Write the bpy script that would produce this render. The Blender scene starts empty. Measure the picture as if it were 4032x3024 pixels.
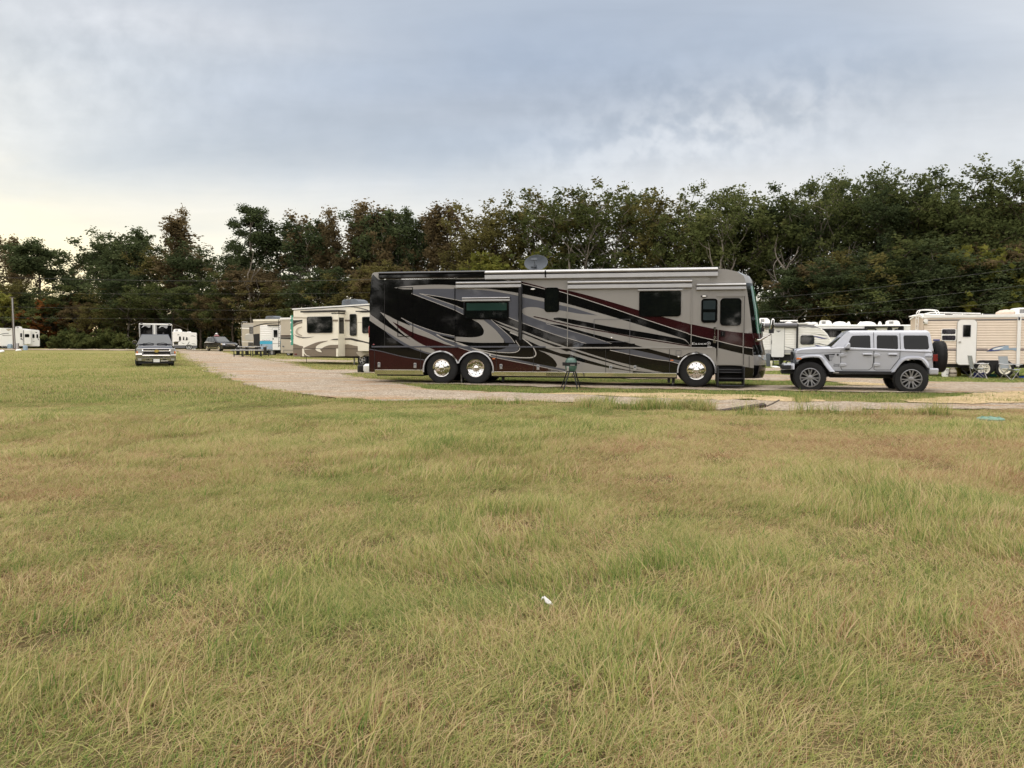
import bpy, bmesh, math, random
import numpy as np
from mathutils import Vector, Matrix
from mathutils.geometry import delaunay_2d_cdt

random.seed(7)
RNG = np.random.default_rng(11)
scn = bpy.context.scene
COL = scn.collection
PI = math.pi

# ------------------------------------------------------------------ camera
FPX, CX, CY, HOR, CAMH = 3030.0, 2016.0, 1512.0, 1345.0, 1.55
PITCH = math.atan((CY - HOR) / FPX)
cam_d = bpy.data.cameras.new('camera')
cam_d.sensor_fit = 'HORIZONTAL'
cam_d.sensor_width = 36.0
cam_d.lens = 36.0 * FPX / 4032.0
cam_d.clip_start = 0.05
cam_d.clip_end = 6000
cam = bpy.data.objects.new('camera', cam_d)
cam.location = (0, 0, CAMH)
cam.rotation_euler = (PI / 2 - PITCH, 0, 0)
COL.objects.link(cam)
scn.camera = cam
CP, SP = math.cos(PITCH), math.sin(PITCH)


def ray(px, py):
    """direction in the world of a point measured on the photograph (survey helper)"""
    x = (px - CX) / FPX
    v = -(py - CY) / FPX
    return Vector((x, CP + v * SP, -SP + v * CP))


def at_depth(px, py, Y):
    d = ray(px, py)
    t = Y / d.y
    return Vector((d.x * t, Y, CAMH + d.z * t))


# ------------------------------------------------------------------ terrain
CTRL = np.array([
    (-2.45, 26.6, .08), (6, 25.2, .03), (-4.7, 26.9, .10), (-18, 39, .26), (-8.1, 42, .19), (-13, 46, .25),
    (-36, 92, .39), (-90, 133, .39), (-52, 112, .36), (22, 33, 0), (17, 48, 0), (9, 23.2, .06), (11.7, 22.4, .055),
    (0, 10, 0), (0, 3, 0), (-10, 10, 0), (10, 10, 0), (-20, 22, .10), (60, 60, 0), (0, 60, .16), (0, 120, .2),
    (100, 120, 0), (-150, 150, .4), (-30, 20, .1), (30, 20, 0), (30, 5, 0), (-30, 5, 0), (0, -40, 0), (-60, 60, .34),
    (0, 17, 0), (-9, 18, .02), (14, 15, 0), (22, 22, 0.02), (-24, 68, .3)])


def gh(x, y):
    x = np.asarray(x, dtype=float)
    y = np.asarray(y, dtype=float)
    num = np.zeros_like(x)
    den = np.zeros_like(x)
    for cx, cy, cz in CTRL:
        sc = 1.5 + 0.04 * abs(cy)
        w = 1.0 / (((x - cx) ** 2 + (y - cy) ** 2) / sc ** 2 + .4) ** 2
        num += w * cz
        den += w
    z = num / den
    z = z + 0.02 * np.sin(x * .9 + 1.3) * np.sin(y * .7 + .4) + .012 * np.sin(x * 2.3) * np.sin(y * 1.9 + 2)
    return z


def g1(x, y):
    return float(gh(x, y))


def gpt(px, py):
    """where the sight line through a photograph point meets the ground"""
    d = ray(px, py)
    z = 0.1
    p = None
    for _ in range(25):
        t = (z - CAMH) / d.z if d.z < -1e-6 else 1e4
        p = Vector((d.x * t, d.y * t, z))
        z = .5 * z + .5 * g1(p.x, p.y)
    p.z = g1(p.x, p.y)
    return p


# ------------------------------------------------------------------ node helpers
def nd(t, typ, ins=None, **props):
    n = t.nodes.new(typ)
    for k, v in props.items():
        setattr(n, k, v)
    if ins:
        for k, v in ins.items():
            s = n.inputs[k]
            if isinstance(v, bpy.types.NodeSocket):
                t.links.new(v, s)
            else:
                s.default_value = v
    return n


def math_n(t, op, a, b=None, c=None, clamp=False):
    n = t.nodes.new('ShaderNodeMath')
    n.operation = op
    n.use_clamp = clamp
    for i, v in enumerate((a, b, c)):
        if v is None:
            continue
        if isinstance(v, bpy.types.NodeSocket):
            t.links.new(v, n.inputs[i])
        else:
            n.inputs[i].default_value = v
    return n.outputs[0]


def mixc(t, f, a, b, blend='MIX'):
    n = t.nodes.new('ShaderNodeMix')
    n.data_type = 'RGBA'
    n.blend_type = blend
    n.clamp_factor = True
    for s, v in ((n.inputs[0], f), (n.inputs[6], a), (n.inputs[7], b)):
        if isinstance(v, bpy.types.NodeSocket):
            t.links.new(v, s)
        elif s == n.inputs[0]:
            s.default_value = v
        else:
            s.default_value = (*v[:3], 1)
    return n.outputs[2]


def ramp(t, fac, stops, interp='LINEAR'):
    n = t.nodes.new('ShaderNodeValToRGB')
    cr = n.color_ramp
    cr.interpolation = interp
    while len(cr.elements) > 1:
        cr.elements.remove(cr.elements[0])
    cr.elements[0].position = stops[0][0]
    cr.elements[0].color = (*stops[0][1], 1)
    for p, c in stops[1:]:
        e = cr.elements.new(p)
        e.color = (*c, 1)
    t.links.new(fac, n.inputs[0])
    return n.outputs[0]


def smooth_n(t, v, a, b):
    n = nd(t, 'ShaderNodeMapRange', {1: a, 2: b, 3: 0.0, 4: 1.0}, interpolation_type='SMOOTHSTEP')
    if isinstance(v, bpy.types.NodeSocket):
        t.links.new(v, n.inputs[0])
    return n.outputs[0]


def noise_n(t, vec, scale, detail=4, rough=.55, dist=0.0):
    n = nd(t, 'ShaderNodeTexNoise', {'Scale': scale, 'Detail': detail, 'Roughness': rough, 'Distortion': dist})
    if vec is not None:
        t.links.new(vec, n.inputs['Vector'])
    return n.outputs['Fac']


def s2l(c):
    return tuple(((v / 255) / 12.92 if v / 255 <= .04045 else ((v / 255 + .055) / 1.055) ** 2.4) for v in c)


MATS = {}


def new_mat(name):
    m = bpy.data.materials.new(name)
    m.use_nodes = True
    t = m.node_tree
    t.nodes.clear()
    out = t.nodes.new('ShaderNodeOutputMaterial')
    MATS[name] = m
    return m, t, out


def pmat(name, col, rough=.5, metal=0.0, coat=0.0, var=.06, vscale=3.0, bump=0.0, bscale=40.0, spec=.5, dirt=0.0, wave=0.0):
    """principled material with a little procedural unevenness in tone, gloss and relief"""
    m, t, out = new_mat(name)
    tc = nd(t, 'ShaderNodeTexCoord').outputs['Object']
    b = nd(t, 'ShaderNodeBsdfPrincipled', {'Roughness': rough, 'Metallic': metal, 'Coat Weight': coat, 'Coat Roughness': .03,
                                            'Specular IOR Level': spec})
    n = noise_n(t, tc, vscale, 5, .6)
    lo = tuple(max(0, c * (1 - var)) for c in col)
    hi = tuple(c * (1 + var) for c in col)
    cs = ramp(t, n, [(.3, lo), (.7, hi)])
    if dirt > 0:
        n2 = noise_n(t, tc, vscale * 2.7, 8, .7)
        sp = nd(t, 'ShaderNodeSeparateXYZ', {0: tc}).outputs[2]
        f = math_n(t, 'MULTIPLY', smooth_n(t, n2, .45, .8), dirt)
        cs = mixc(t, f, cs, (.16, .12, .08))
    t.links.new(cs, b.inputs['Base Color'])
    rr = math_n(t, 'ADD', math_n(t, 'MULTIPLY', n, .12 if rough > .2 else .02), max(.005, rough - (.06 if rough > .2 else .01)))
    t.links.new(rr, b.inputs['Roughness'])
    if bump > 0 or wave > 0:
        h = noise_n(t, tc, bscale if bump > 0 else 1.1, 4)
        bp = nd(t, 'ShaderNodeBump', {'Strength': bump if bump > 0 else wave, 'Distance': .01 if bump > 0 else .02, 'Height': h})
        t.links.new(bp.outputs[0], b.inputs['Normal'])
        if wave > 0:
            t.links.new(bp.outputs[0], b.inputs['Coat Normal'])
    t.links.new(b.outputs[0], out.inputs[0])
    return m


def gmat(name, col, rough=.04, spec=.6):
    """tinted vehicle glass: dark, reflective"""
    return pmat(name, col, rough, 0, coat=.6, var=.15, vscale=1.2, spec=spec)


# ------------------------------------------------------------------ mesh builder
class MB:
    def __init__(s):
        s.v, s.f, s.m, s.mats = [], [], [], []

    def mi(s, m):
        if isinstance(m, str):
            m = MATS[m]
        if m not in s.mats:
            s.mats.append(m)
        return s.mats.index(m)

    def add(s, vs, fs, m):
        o = len(s.v)
        k = s.mi(m)
        s.v.extend(tuple(p) for p in vs)
        for f in fs:
            s.f.append([i + o for i in f])
            s.m.append(k)

    def box(s, x0, x1, y0, y1, z0, z1, m):
        s.hexa([(x0, y0, z0), (x1, y0, z0), (x1, y1, z0), (x0, y1, z0), (x0, y0, z1), (x1, y0, z1), (x1, y1, z1), (x0, y1, z1)], m)

    def hexa(s, p, m):
        s.add(p, [(3, 2, 1, 0), (4, 5, 6, 7), (0, 1, 5, 4), (1, 2, 6, 5), (2, 3, 7, 6), (3, 0, 4, 7)], m)

    def prism(s, pts, y0, y1, m, ms=None):
        n = len(pts)
        a = [(p[0], y0, p[1]) for p in pts]
        b = [(p[0], y1, p[1]) for p in pts]
        s.add(a + b, [list(range(n))], m)
        o = len(s.v) - 2 * n
        k = s.mi(ms or m)
        s.f.append([o + n + i for i in reversed(range(n))])
        s.m.append(k)
        for i in range(n):
            j = (i + 1) % n
            s.f.append([o + j, o + i, o + n + i, o + n + j])
            s.m.append(k)

    def plan(s, pts, z0, z1, m):
        n = len(pts)
        a = [(p[0], p[1], z0) for p in pts] + [(p[0], p[1], z1) for p in pts]
        fs = [list(reversed(range(n))), [n + i for i in range(n)]]
        for i in range(n):
            j = (i + 1) % n
            fs.append([i, j, n + j, n + i])
        s.add(a, fs, m)

    def flat(s, pts, y, m):
        s.add([(p[0], y, p[1]) for p in pts], [list(range(len(pts)))], m)

    def clipped(s, pts, y, m, holes=()):
        """flat painted shape at y, cut round the holes (lists of points)"""
        vs = [Vector((p[0], p[1])) for p in pts]
        n = len(vs)
        es = [(i, (i + 1) % n) for i in range(n)]
        for h in holes:
            o = len(vs)
            vs += [Vector((p[0], p[1])) for p in h]
            es += [(o + i, o + (i + 1) % len(h)) for i in range(len(h))]
        r = delaunay_2d_cdt(vs, es, [], 0, 1e-5)
        ov, of = r[0], r[2]
        keep = []
        for f in of:
            c = sum((ov[i] for i in f), Vector((0, 0))) / len(f)
            if inside(c, pts) and not any(inside(c, h) for h in holes):
                keep.append(list(f))
        s.add([(p.x, y, p.y) for p in ov], keep, m)

    def ribbon(s, pl, w, y, m, holes=()):
        n = len(pl)
        L, R = [], []
        for i in range(n):
            a = Vector(pl[max(0, i - 1)])
            b = Vector(pl[min(n - 1, i + 1)])
            d = (b - a)
            if d.length < 1e-9:
                d = Vector((1, 0))
            d.normalize()
            nn = Vector((-d.y, d.x)) * w * .5
            p = Vector(pl[i])
            L.append(p + nn)
            R.append(p - nn)
        vs = [(p.x, y, p.y) for p in L] + [(p.x, y, p.y) for p in R]
        fs = []
        for i in range(n - 1):
            c = (L[i] + R[i + 1]) * .5
            if not any(inside(c, h) for h in holes):
                fs.append((i, n + i, n + i + 1, i + 1))
        s.add(vs, fs, m)

    def tube(s, pts, r, m, n=8, caps=True):
        pts = [Vector(p) for p in pts]
        rs = r if isinstance(r, (list, tuple)) else [r] * len(pts)
        vs, fs = [], []
        up = Vector((0, 0, 1))
        for i, p in enumerate(pts):
            d = (pts[min(i + 1, len(pts) - 1)] - pts[max(i - 1, 0)])
            d.normalize()
            a = d.cross(up)
            if a.length < .05:
                a = d.cross(Vector((1, 0, 0)))
            a.normalize()
            b = d.cross(a)
            for k in range(n):
                t = 2 * PI * k / n
                vs.append(p + (a * math.cos(t) + b * math.sin(t)) * rs[i])
        for i in range(len(pts) - 1):
            for k in range(n):
                k2 = (k + 1) % n
                fs.append((i * n + k, i * n + k2, (i + 1) * n + k2, (i + 1) * n + k))
        if caps:
            fs.append(list(reversed(range(n))))
            fs.append([(len(pts) - 1) * n + k for k in range(n)])
        s.add(vs, fs, m)

    def lathe(s, prof, c, ax, m, n=32, sx=1.0, sy=1.0, caps=True):
        """prof: (radius, offset along the axis)"""
        c = Vector(c)
        vs, fs = [], []
        for r, a in prof:
            for k in range(n):
                t = 2 * PI * k / n
                u, w = r * math.cos(t) * sx, r * math.sin(t) * sy
                vs.append(c + (Vector((u, a, w)) if ax == 'y' else Vector((a, u, w)) if ax == 'x' else Vector((u, w, a))))
        for i in range(len(prof) - 1):
            for k in range(n):
                k2 = (k + 1) % n
                fs.append((i * n + k, i * n + k2, (i + 1) * n + k2, (i + 1) * n + k))
        if caps and prof[0][0] > 1e-4:
            fs.append(list(range(n)))
        if caps and prof[-1][0] > 1e-4:
            fs.append([(len(prof) - 1) * n + k for k in reversed(range(n))])
        s.add(vs, fs, m)

    def grid(s, rows, m, mrows=None):
        """rows of points -> surface; mrows gives a material per row band"""
        w = len(rows[0])
        for i in range(len(rows) - 1):
            mm = mrows[i] if mrows else m
            vs = list(rows[i]) + list(rows[i + 1])
            s.add(vs, [(k, k + 1, w + k + 1, w + k) for k in range(w - 1)], mm)

    def build(s, name, parent=None, label=None, bevel=0.0, seg=2, angle=35, weld=False, matrix=None):
        me = bpy.data.meshes.new(name)
        me.from_pydata(s.v, [], s.f)
        for m in s.mats:
            me.materials.append(m)
        me.polygons.foreach_set('material_index', s.m)
        bm = bmesh.new()
        bm.from_mesh(me)
        bmesh.ops.remove_doubles(bm, verts=bm.verts, dist=1e-5)
        bmesh.ops.recalc_face_normals(bm, faces=bm.faces)
        for f in bm.faces:
            f.smooth = True
        bm.to_mesh(me)
        bm.free()
        me.set_sharp_from_angle(angle=math.radians(angle))
        o = bpy.data.objects.new(name, me)
        COL.objects.link(o)
        if parent is not None:
            o.parent = parent
        if label:
            o['label'] = label
        if bevel > 0:
            b = o.modifiers.new('soft_edge', 'BEVEL')
            b.width = bevel
            b.segments = seg
            b.limit_method = 'ANGLE'
            b.angle_limit = math.radians(40)
            b.harden_normals = False
        return o


def inside(p, poly):
    x, y = p[0], p[1]
    c = False
    n = len(poly)
    j = n - 1
    for i in range(n):
        xi, yi = poly[i][0], poly[i][1]
        xj, yj = poly[j][0], poly[j][1]
        if (yi > y) != (yj > y) and x < (xj - xi) * (y - yi) / (yj - yi) + xi:
            c = not c
        j = i
    return c


def inside_np(X, Y, poly):
    c = np.zeros(X.shape, bool)
    n = len(poly)
    j = n - 1
    for i in range(n):
        xi, yi = poly[i][0], poly[i][1]
        xj, yj = poly[j][0], poly[j][1]
        if yi != yj:
            k = ((yi > Y) != (yj > Y)) & (X < (xj - xi) * (Y - yi) / (yj - yi) + xi)
            c ^= k
        j = i
    return c


def cr(pts, n=6):
    """Catmull-Rom curve through the points"""
    P = [Vector(p) for p in pts]
    if len(P) < 3:
        return [tuple(p) for p in P]
    out = []
    for i in range(len(P) - 1):
        p0 = P[i - 1] if i > 0 else P[i] * 2 - P[i + 1]
        p1, p2 = P[i], P[i + 1]
        p3 = P[i + 2] if i + 2 < len(P) else P[i + 1] * 2 - P[i]
        for k in range(n):
            t = k / n
            out.append(tuple(.5 * ((2 * p1) + (p2 - p0) * t + (2 * p0 - 5 * p1 + 4 * p2 - p3) * t * t + (3 * p1 - p0 - 3 * p2 + p3) * t ** 3)))
    out.append(tuple(P[-1]))
    return out


def rrect(x0, z0, x1, z1, r, n=4):
    x0, x1 = min(x0, x1), max(x0, x1)
    z0, z1 = min(z0, z1), max(z0, z1)
    r = min(r, (x1 - x0) / 2.01, (z1 - z0) / 2.01)
    o = []
    for cx, cz, a in ((x1 - r, z1 - r, 0), (x0 + r, z1 - r, 90), (x0 + r, z0 + r, 180), (x1 - r, z0 + r, 270)):
        for k in range(n + 1):
            t = math.radians(a + 90 * k / n)
            o.append((cx + r * math.cos(t), cz + r * math.sin(t)))
    return o


def circ(cx, cz, r, n=28, a0=0, a1=360):
    return [(cx + r * math.cos(math.radians(a0 + (a1 - a0) * k / n)), cz + r * math.sin(math.radians(a0 + (a1 - a0) * k / n))) for k in range(n + (0 if a1 - a0 == 360 else 1))]


# ------------------------------------------------------------------ things
def tag(o, label=None, cat=None, group=None, kind=None):
    if label:
        o['label'] = label
    if cat:
        o['category'] = cat
    if group:
        o['group'] = group
    if kind:
        o['kind'] = kind
    return o


def thing(name, label, cat, loc=(0, 0, 0), rz=0.0, group=None):
    o = bpy.data.objects.new(name, None)
    o.empty_display_size = .2
    o.location = loc
    o.rotation_euler = (0, 0, rz)
    COL.objects.link(o)
    return tag(o, label, cat, group)


def dup(root, loc=None, rz=None, label=None, group=None, scale=None):
    c = root.copy()
    COL.objects.link(c)
    for ch in list(root.children):
        d = ch.copy()
        COL.objects.link(d)
        d.parent = c
        for g in list(ch.children):
            e = g.copy()
            COL.objects.link(e)
            e.parent = d
    if loc is not None:
        c.location = loc
    if rz is not None:
        c.rotation_euler = (0, 0, rz)
    if scale is not None:
        c.scale = scale
    if label:
        c['label'] = label
    if group:
        c['group'] = group
    return c


def text_shape(txt, font=None):
    """2-D outline mesh of lettering, unit height, origin at its lower left"""
    cu = bpy.data.curves.new('lettering', 'FONT')
    cu.body = txt
    cu.resolution_u = 2
    ob = bpy.data.objects.new('lettering', cu)
    COL.objects.link(ob)
    dg = bpy.context.evaluated_depsgraph_get()
    me = bpy.data.meshes.new_from_object(ob.evaluated_get(dg))
    vs = [(v.co.x, v.co.y) for v in me.vertices]
    fs = [list(p.vertices) for p in me.polygons]
    bpy.data.objects.remove(ob)
    bpy.data.curves.remove(cu)
    bpy.data.meshes.remove(me)
    x0 = min(v[0] for v in vs)
    x1 = max(v[0] for v in vs)
    y0 = min(v[1] for v in vs)
    y1 = max(v[1] for v in vs)
    return [((x - x0) / (x1 - x0), (y - y0) / (y1 - y0)) for x, y in vs], fs


def add_text(mb, txt, s0, z0, s1, z1, y, m, shear=0.0):
    vs, fs = text_shape(txt)
    mb.add([(s0 + (s1 - s0) * u + shear * (z1 - z0) * v, y, z0 + (z1 - z0) * v) for u, v in vs], fs, m)


class Side:
    """a vertical face standing in the world, fixed by two photograph columns and their distances"""

    def __init__(s, pl, Yl, pr, Yr, base=None):
        a, b = at_depth(pl, HOR, Yl), at_depth(pr, HOR, Yr)
        s.o = Vector((a.x, a.y, 0))
        d = Vector((b.x - a.x, b.y - a.y, 0))
        s.len = d.length
        s.u = d.normalized()
        s.n = Vector((-s.u.y, s.u.x, 0))
        s.rz = math.atan2(s.u.y, s.u.x)
        s.base = g1(s.o.x, s.o.y) if base is None else base

    def __call__(s, p, off=0.0):
        d = ray(*p)
        o = s.o + s.n * off - Vector((0, 0, CAMH))
        t = o.dot(s.n) / d.dot(s.n)
        h = d * t + Vector((0, 0, CAMH))
        return ((h - s.o).dot(s.u), h.z - s.base)

    def pl(s, f, pts, off=0.0):
        return [s(f(*p), off) for p in pts]

    def rect(s, f, x0, y0, x1, y1, off=0.0):
        a, b = s(f(x0, y0), off), s(f(x1, y1), off)
        return min(a[0], b[0]), max(a[0], b[0]), min(a[1], b[1]), max(a[1], b[1])

    def thing(s, name, label, cat, group=None):
        return thing(name, label, cat, (s.o.x, s.o.y, s.base), s.rz, group)

    def world(s, x, y, z):
        p = s.o + s.u * x + s.n * y
        return Vector((p.x, p.y, z + s.base))


def Z(x0, y0, k):
    return lambda x, y: (x0 + x / k, y0 + y / k)


z1 = Z(1430, 980, 2.6976)
z2 = Z(2150, 980, 2.86)
z3 = Z(2550, 1000, 2.9633)
z4 = Z(2950, 1180, 2.0444)
z5 = Z(3500, 1150, 3.3853)
z6 = Z(900, 1150, 3.6867)
z7 = Z(0, 1100, 2.4578)
z8 = Z(500, 1220, 4.9156)
zg = Z(2180, 1340, 7.54)
zr = Z(2980, 1230, 6.6375)
zs = Z(3680, 1390, 6.284)
zv = Z(3560, 1210, 4.6864)
zc = Z(3140, 1240, 4.8087)
zt = Z(530, 1300, 10.367)
zu = Z(540, 1265, 13.01)
zw = Z(780, 1290, 8.5077)
zl = Z(0, 1130, 5.53)
idp = lambda x, y: (x, y)
# ------------------------------------------------------------------ sky and light
w = bpy.data.worlds.new('World')
scn.world = w
w.use_nodes = True
t = w.node_tree
t.nodes.clear()
out = t.nodes.new('ShaderNodeOutputWorld')
gen = nd(t, 'ShaderNodeTexCoord').outputs['Generated']
sep = nd(t, 'ShaderNodeSeparateXYZ', {0: gen})
dx, dy, dz = sep.outputs
dyc = math_n(t, 'MAXIMUM', dy, .2)
U = math_n(t, 'DIVIDE', dx, dyc)
V = math_n(t, 'DIVIDE', dz, dyc)
# the cloud sheet: directions laid out on a plane far above
zz = math_n(t, 'ADD', math_n(t, 'ABSOLUTE', dz), .10)
cp = nd(t, 'ShaderNodeCombineXYZ', {0: math_n(t, 'DIVIDE', dx, zz), 1: math_n(t, 'DIVIDE', dy, zz), 2: 0.0}).outputs[0]
n_mid = noise_n(t, cp, 1.7, 3, .6, .9)
uv = nd(t, 'ShaderNodeCombineXYZ', {0: U, 1: math_n(t, 'MULTIPLY', V, 2.6), 2: 0.0}).outputs[0]
n_uv = noise_n(t, uv, 3.2, 4, .6, .5)
rip_uv = nd(t, 'ShaderNodeMapping', {0: uv, 2: (0, 0, .45), 3: (27, 11, 1)}).outputs[0]
n_rip = noise_n(t, rip_uv, 1.0, 3, .5, .15)
uvr = nd(t, 'ShaderNodeMapping', {0: uv, 2: (0, 0, -.35), 3: (1.0, 2.4, 1)}).outputs[0]
n_str = noise_n(t, uvr, 2.2, 4, .6, .4)


def blob(cu, cv, su, sv, slope=0.0, wob=.5):
    """soft patch of sky round a direction, its rim broken up by the cloud noise"""
    a = math_n(t, 'DIVIDE', math_n(t, 'SUBTRACT', U, cu), su)
    b = math_n(t, 'SUBTRACT', math_n(t, 'SUBTRACT', V, cv), math_n(t, 'MULTIPLY', math_n(t, 'SUBTRACT', U, cu), slope))
    b = math_n(t, 'DIVIDE', b, sv)
    r2 = math_n(t, 'ADD', math_n(t, 'MULTIPLY', a, a), math_n(t, 'MULTIPLY', b, b))
    e = math_n(t, 'POWER', 2.718, math_n(t, 'MULTIPLY', r2, -1.0))
    k = math_n(t, 'ADD', math_n(t, 'MULTIPLY', math_n(t, 'SUBTRACT', n_uv, .5), wob * 2), 1.0)
    return math_n(t, 'MULTIPLY', e, k, clamp=True)


hz = ramp(t, math_n(t, 'MULTIPLY_ADD', U, .7, .5), [(.03, (.90, .745, .46)), (.16, (.87, .755, .575)), (.34, (.815, .745, .655)), (.55, (.80, .755, .71)), (.95, (.81, .785, .75))])
md = ramp(t, math_n(t, 'MULTIPLY_ADD', U, .7, .5), [(.05, (.66, .64, .60)), (.3, (.645, .64, .65)), (.55, (.68, .69, .715)), (.95, (.71, .725, .755))])
tp = ramp(t, math_n(t, 'MULTIPLY_ADD', U, .7, .5), [(.03, (.50, .51, .515)), (.25, (.48, .505, .545)), (.55, (.44, .49, .57)), (.75, (.50, .55, .625)), (.97, (.65, .685, .735))])
c = mixc(t, smooth_n(t, math_n(t, 'ADD', V, math_n(t, 'MULTIPLY', math_n(t, 'SUBTRACT', n_uv, .5), .10)), .10, .28), hz, md)
c = mixc(t, smooth_n(t, math_n(t, 'ADD', V, math_n(t, 'MULTIPLY', math_n(t, 'SUBTRACT', n_uv, .5), .12)), .2, .42), c, tp)
blue = (.335, .39, .495)
grey = (.405, .415, .45)
c = mixc(t, math_n(t, 'MULTIPLY', blob(.04, .325, .38, .10, .10, .7), .95), c, blue)
c = mixc(t, math_n(t, 'MULTIPLY', blob(-.28, .258, .44, .05, .10, .7), .95), c, grey)
c = mixc(t, math_n(t, 'MULTIPLY', blob(-.02, .262, .30, .03, -.03, .9), .55), c, (.40, .44, .52))
c = mixc(t, math_n(t, 'MULTIPLY', blob(.36, .36, .30, .05, .0, .6), .6), c, (.42, .48, .58))
c = mixc(t, math_n(t, 'MULTIPLY', blob(-.60, .155, .16, .012, .0, .5), .5), c, (.60, .55, .48))
c = mixc(t, math_n(t, 'MULTIPLY', blob(-.42, .145, .10, .010, .0, .9), .45), c, (.58, .55, .52))
wedge = blob(.23, .262, .20, .05, .22, 1.0)
wedge = math_n(t, 'MULTIPLY', wedge, smooth_n(t, n_rip, .36, .62))
c = mixc(t, math_n(t, 'MULTIPLY', wedge, .6), c, (.73, .745, .77))
c = mixc(t, math_n(t, 'MULTIPLY', blob(-.42, .40, .22, .03, -.10, 1.0), .6), c, (.60, .60, .61))
c = mixc(t, math_n(t, 'MULTIPLY', blob(-.68, .085, .16, .06, .0, .2), .85), c, (.95, .81, .47))
# ripples (mackerel cloud), strongest high on the left and centre right
rp = math_n(t, 'ADD', blob(-.6, .35, .34, .12, 0, .6), math_n(t, 'MULTIPLY', blob(.25, .29, .3, .08, 0, .6), .9), clamp=True)
rv = math_n(t, 'MULTIPLY_ADD', math_n(t, 'MULTIPLY', math_n(t, 'SUBTRACT', n_rip, .5), rp), .52, 1.0)
sv = math_n(t, 'MULTIPLY_ADD', math_n(t, 'SUBTRACT', n_str, .5), .34, 1.0)
sv = math_n(t, 'MULTIPLY_ADD', math_n(t, 'SUBTRACT', n_mid, .5), .12, sv)
c = mixc(t, 1.0, c, nd(t, 'ShaderNodeCombineXYZ', {0: math_n(t, 'MULTIPLY', rv, sv), 1: math_n(t, 'MULTIPLY', rv, sv), 2: math_n(t, 'MULTIPLY', rv, sv)}).outputs[0], 'MULTIPLY')
# overhead and behind: thin bright evening cloud
bk = ramp(t, n_mid, [(.3, (1.22, 1.20, 1.22)), (.55, (1.75, 1.70, 1.68)), (.75, (2.25, 2.18, 2.12))])
fb = math_n(t, 'MAXIMUM', smooth_n(t, math_n(t, 'MULTIPLY', dy, -1), -.35, .3), smooth_n(t, dz, .42, .72))
zen = mixc(t, smooth_n(t, dz, .5, .95), bk, (2.9, 2.85, 2.8))
c = mixc(t, fb, c, zen)
sky = nd(t, 'ShaderNodeTexSky', sky_type='NISHITA', sun_disc=False, sun_elevation=math.radians(13), sun_rotation=math.radians(-57), air_density=1.0, dust_density=.4)
c = mixc(t, 1.0, c, (1.04, 1.0, .965), 'MULTIPLY')
b1 = nd(t, 'ShaderNodeBackground', {0: c, 1: .90})
b2 = nd(t, 'ShaderNodeBackground', {0: sky.outputs[0], 1: .05})
ad = nd(t, 'ShaderNodeAddShader', {0: b1.outputs[0], 1: b2.outputs[0]})
t.links.new(ad.outputs[0], out.inputs[0])
try:
    w.cycles.sampling_method = 'MANUAL'
    w.cycles.sample_map_resolution = 512
except Exception:
    pass

sl = bpy.data.lights.new('sun', 'SUN')
sl.energy = .7
sl.angle = math.radians(22)
sl.color = (1, .90, .76)
so = bpy.data.objects.new('sun', sl)
az, el = math.radians(-57), math.radians(13)
sd = Vector((math.sin(az) * math.cos(el), math.cos(az) * math.cos(el), math.sin(el)))
so.rotation_euler = (-sd).to_track_quat('-Z', 'Y').to_euler()
COL.objects.link(so)
vs_ = scn.view_settings
vs_.view_transform = 'Standard'
vs_.look = 'None'
vs_.exposure = 0.0
vs_.gamma = 1.0
try:
    scn.cycles.use_denoising = True
    scn.cycles.max_bounces = 5
    scn.cycles.diffuse_bounces = 2
    scn.cycles.adaptive_threshold = .02
    scn.cycles.glossy_bounces = 3
    scn.cycles.transparent_max_bounces = 6
    scn.cycles.sample_clamp_indirect = 6
except Exception:
    pass

# ------------------------------------------------------------------ ground materials
m, t, out = new_mat('soil')
tc = nd(t, 'ShaderNodeNewGeometry').outputs['Position']
a = noise_n(t, tc, .35, 5, .6)
b = noise_n(t, tc, 6.0, 6, .65)
f = noise_n(t, tc, 38.0, 4, .7)
fc = math_n(t, 'MULTIPLY_ADD', a, .55, math_n(t, 'MULTIPLY_ADD', b, .35, math_n(t, 'MULTIPLY', f, .25)))
thr = noise_n(t, nd(t, 'ShaderNodeMapping', {0: tc, 2: (0, 0, .6), 3: (1, 5, 1)}).outputs[0], 60.0, 3, .7)
fc2 = math_n(t, 'MULTIPLY_ADD', thr, .55, math_n(t, 'MULTIPLY_ADD', a, .25, math_n(t, 'MULTIPLY', b, .25)))
cs = ramp(t, fc2, [(.36, (.040, .030, .016)), (.47, (.10, .075, .038)), (.56, (.17, .135, .065)), (.64, (.14, .13, .05)), (.76, (.30, .24, .14))])
far = smooth_n(t, nd(t, 'ShaderNodeSeparateXYZ', {0: tc}).outputs[1], 22.0, 36.0)
cf = ramp(t, fc, [(.42, (.15, .14, .055)), (.52, (.225, .205, .08)), (.64, (.27, .25, .10)), (.76, (.29, .22, .12))])
cs = mixc(t, far, cs, cf)
bs = nd(t, 'ShaderNodeBsdfDiffuse', {0: cs})
bp = nd(t, 'ShaderNodeBump', {'Strength': .7, 'Distance': .05, 'Height': math_n(t, 'ADD', f, b)})
t.links.new(bp.outputs[0], bs.inputs['Normal'])
t.links.new(bs.outputs[0], out.inputs[0])


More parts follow.
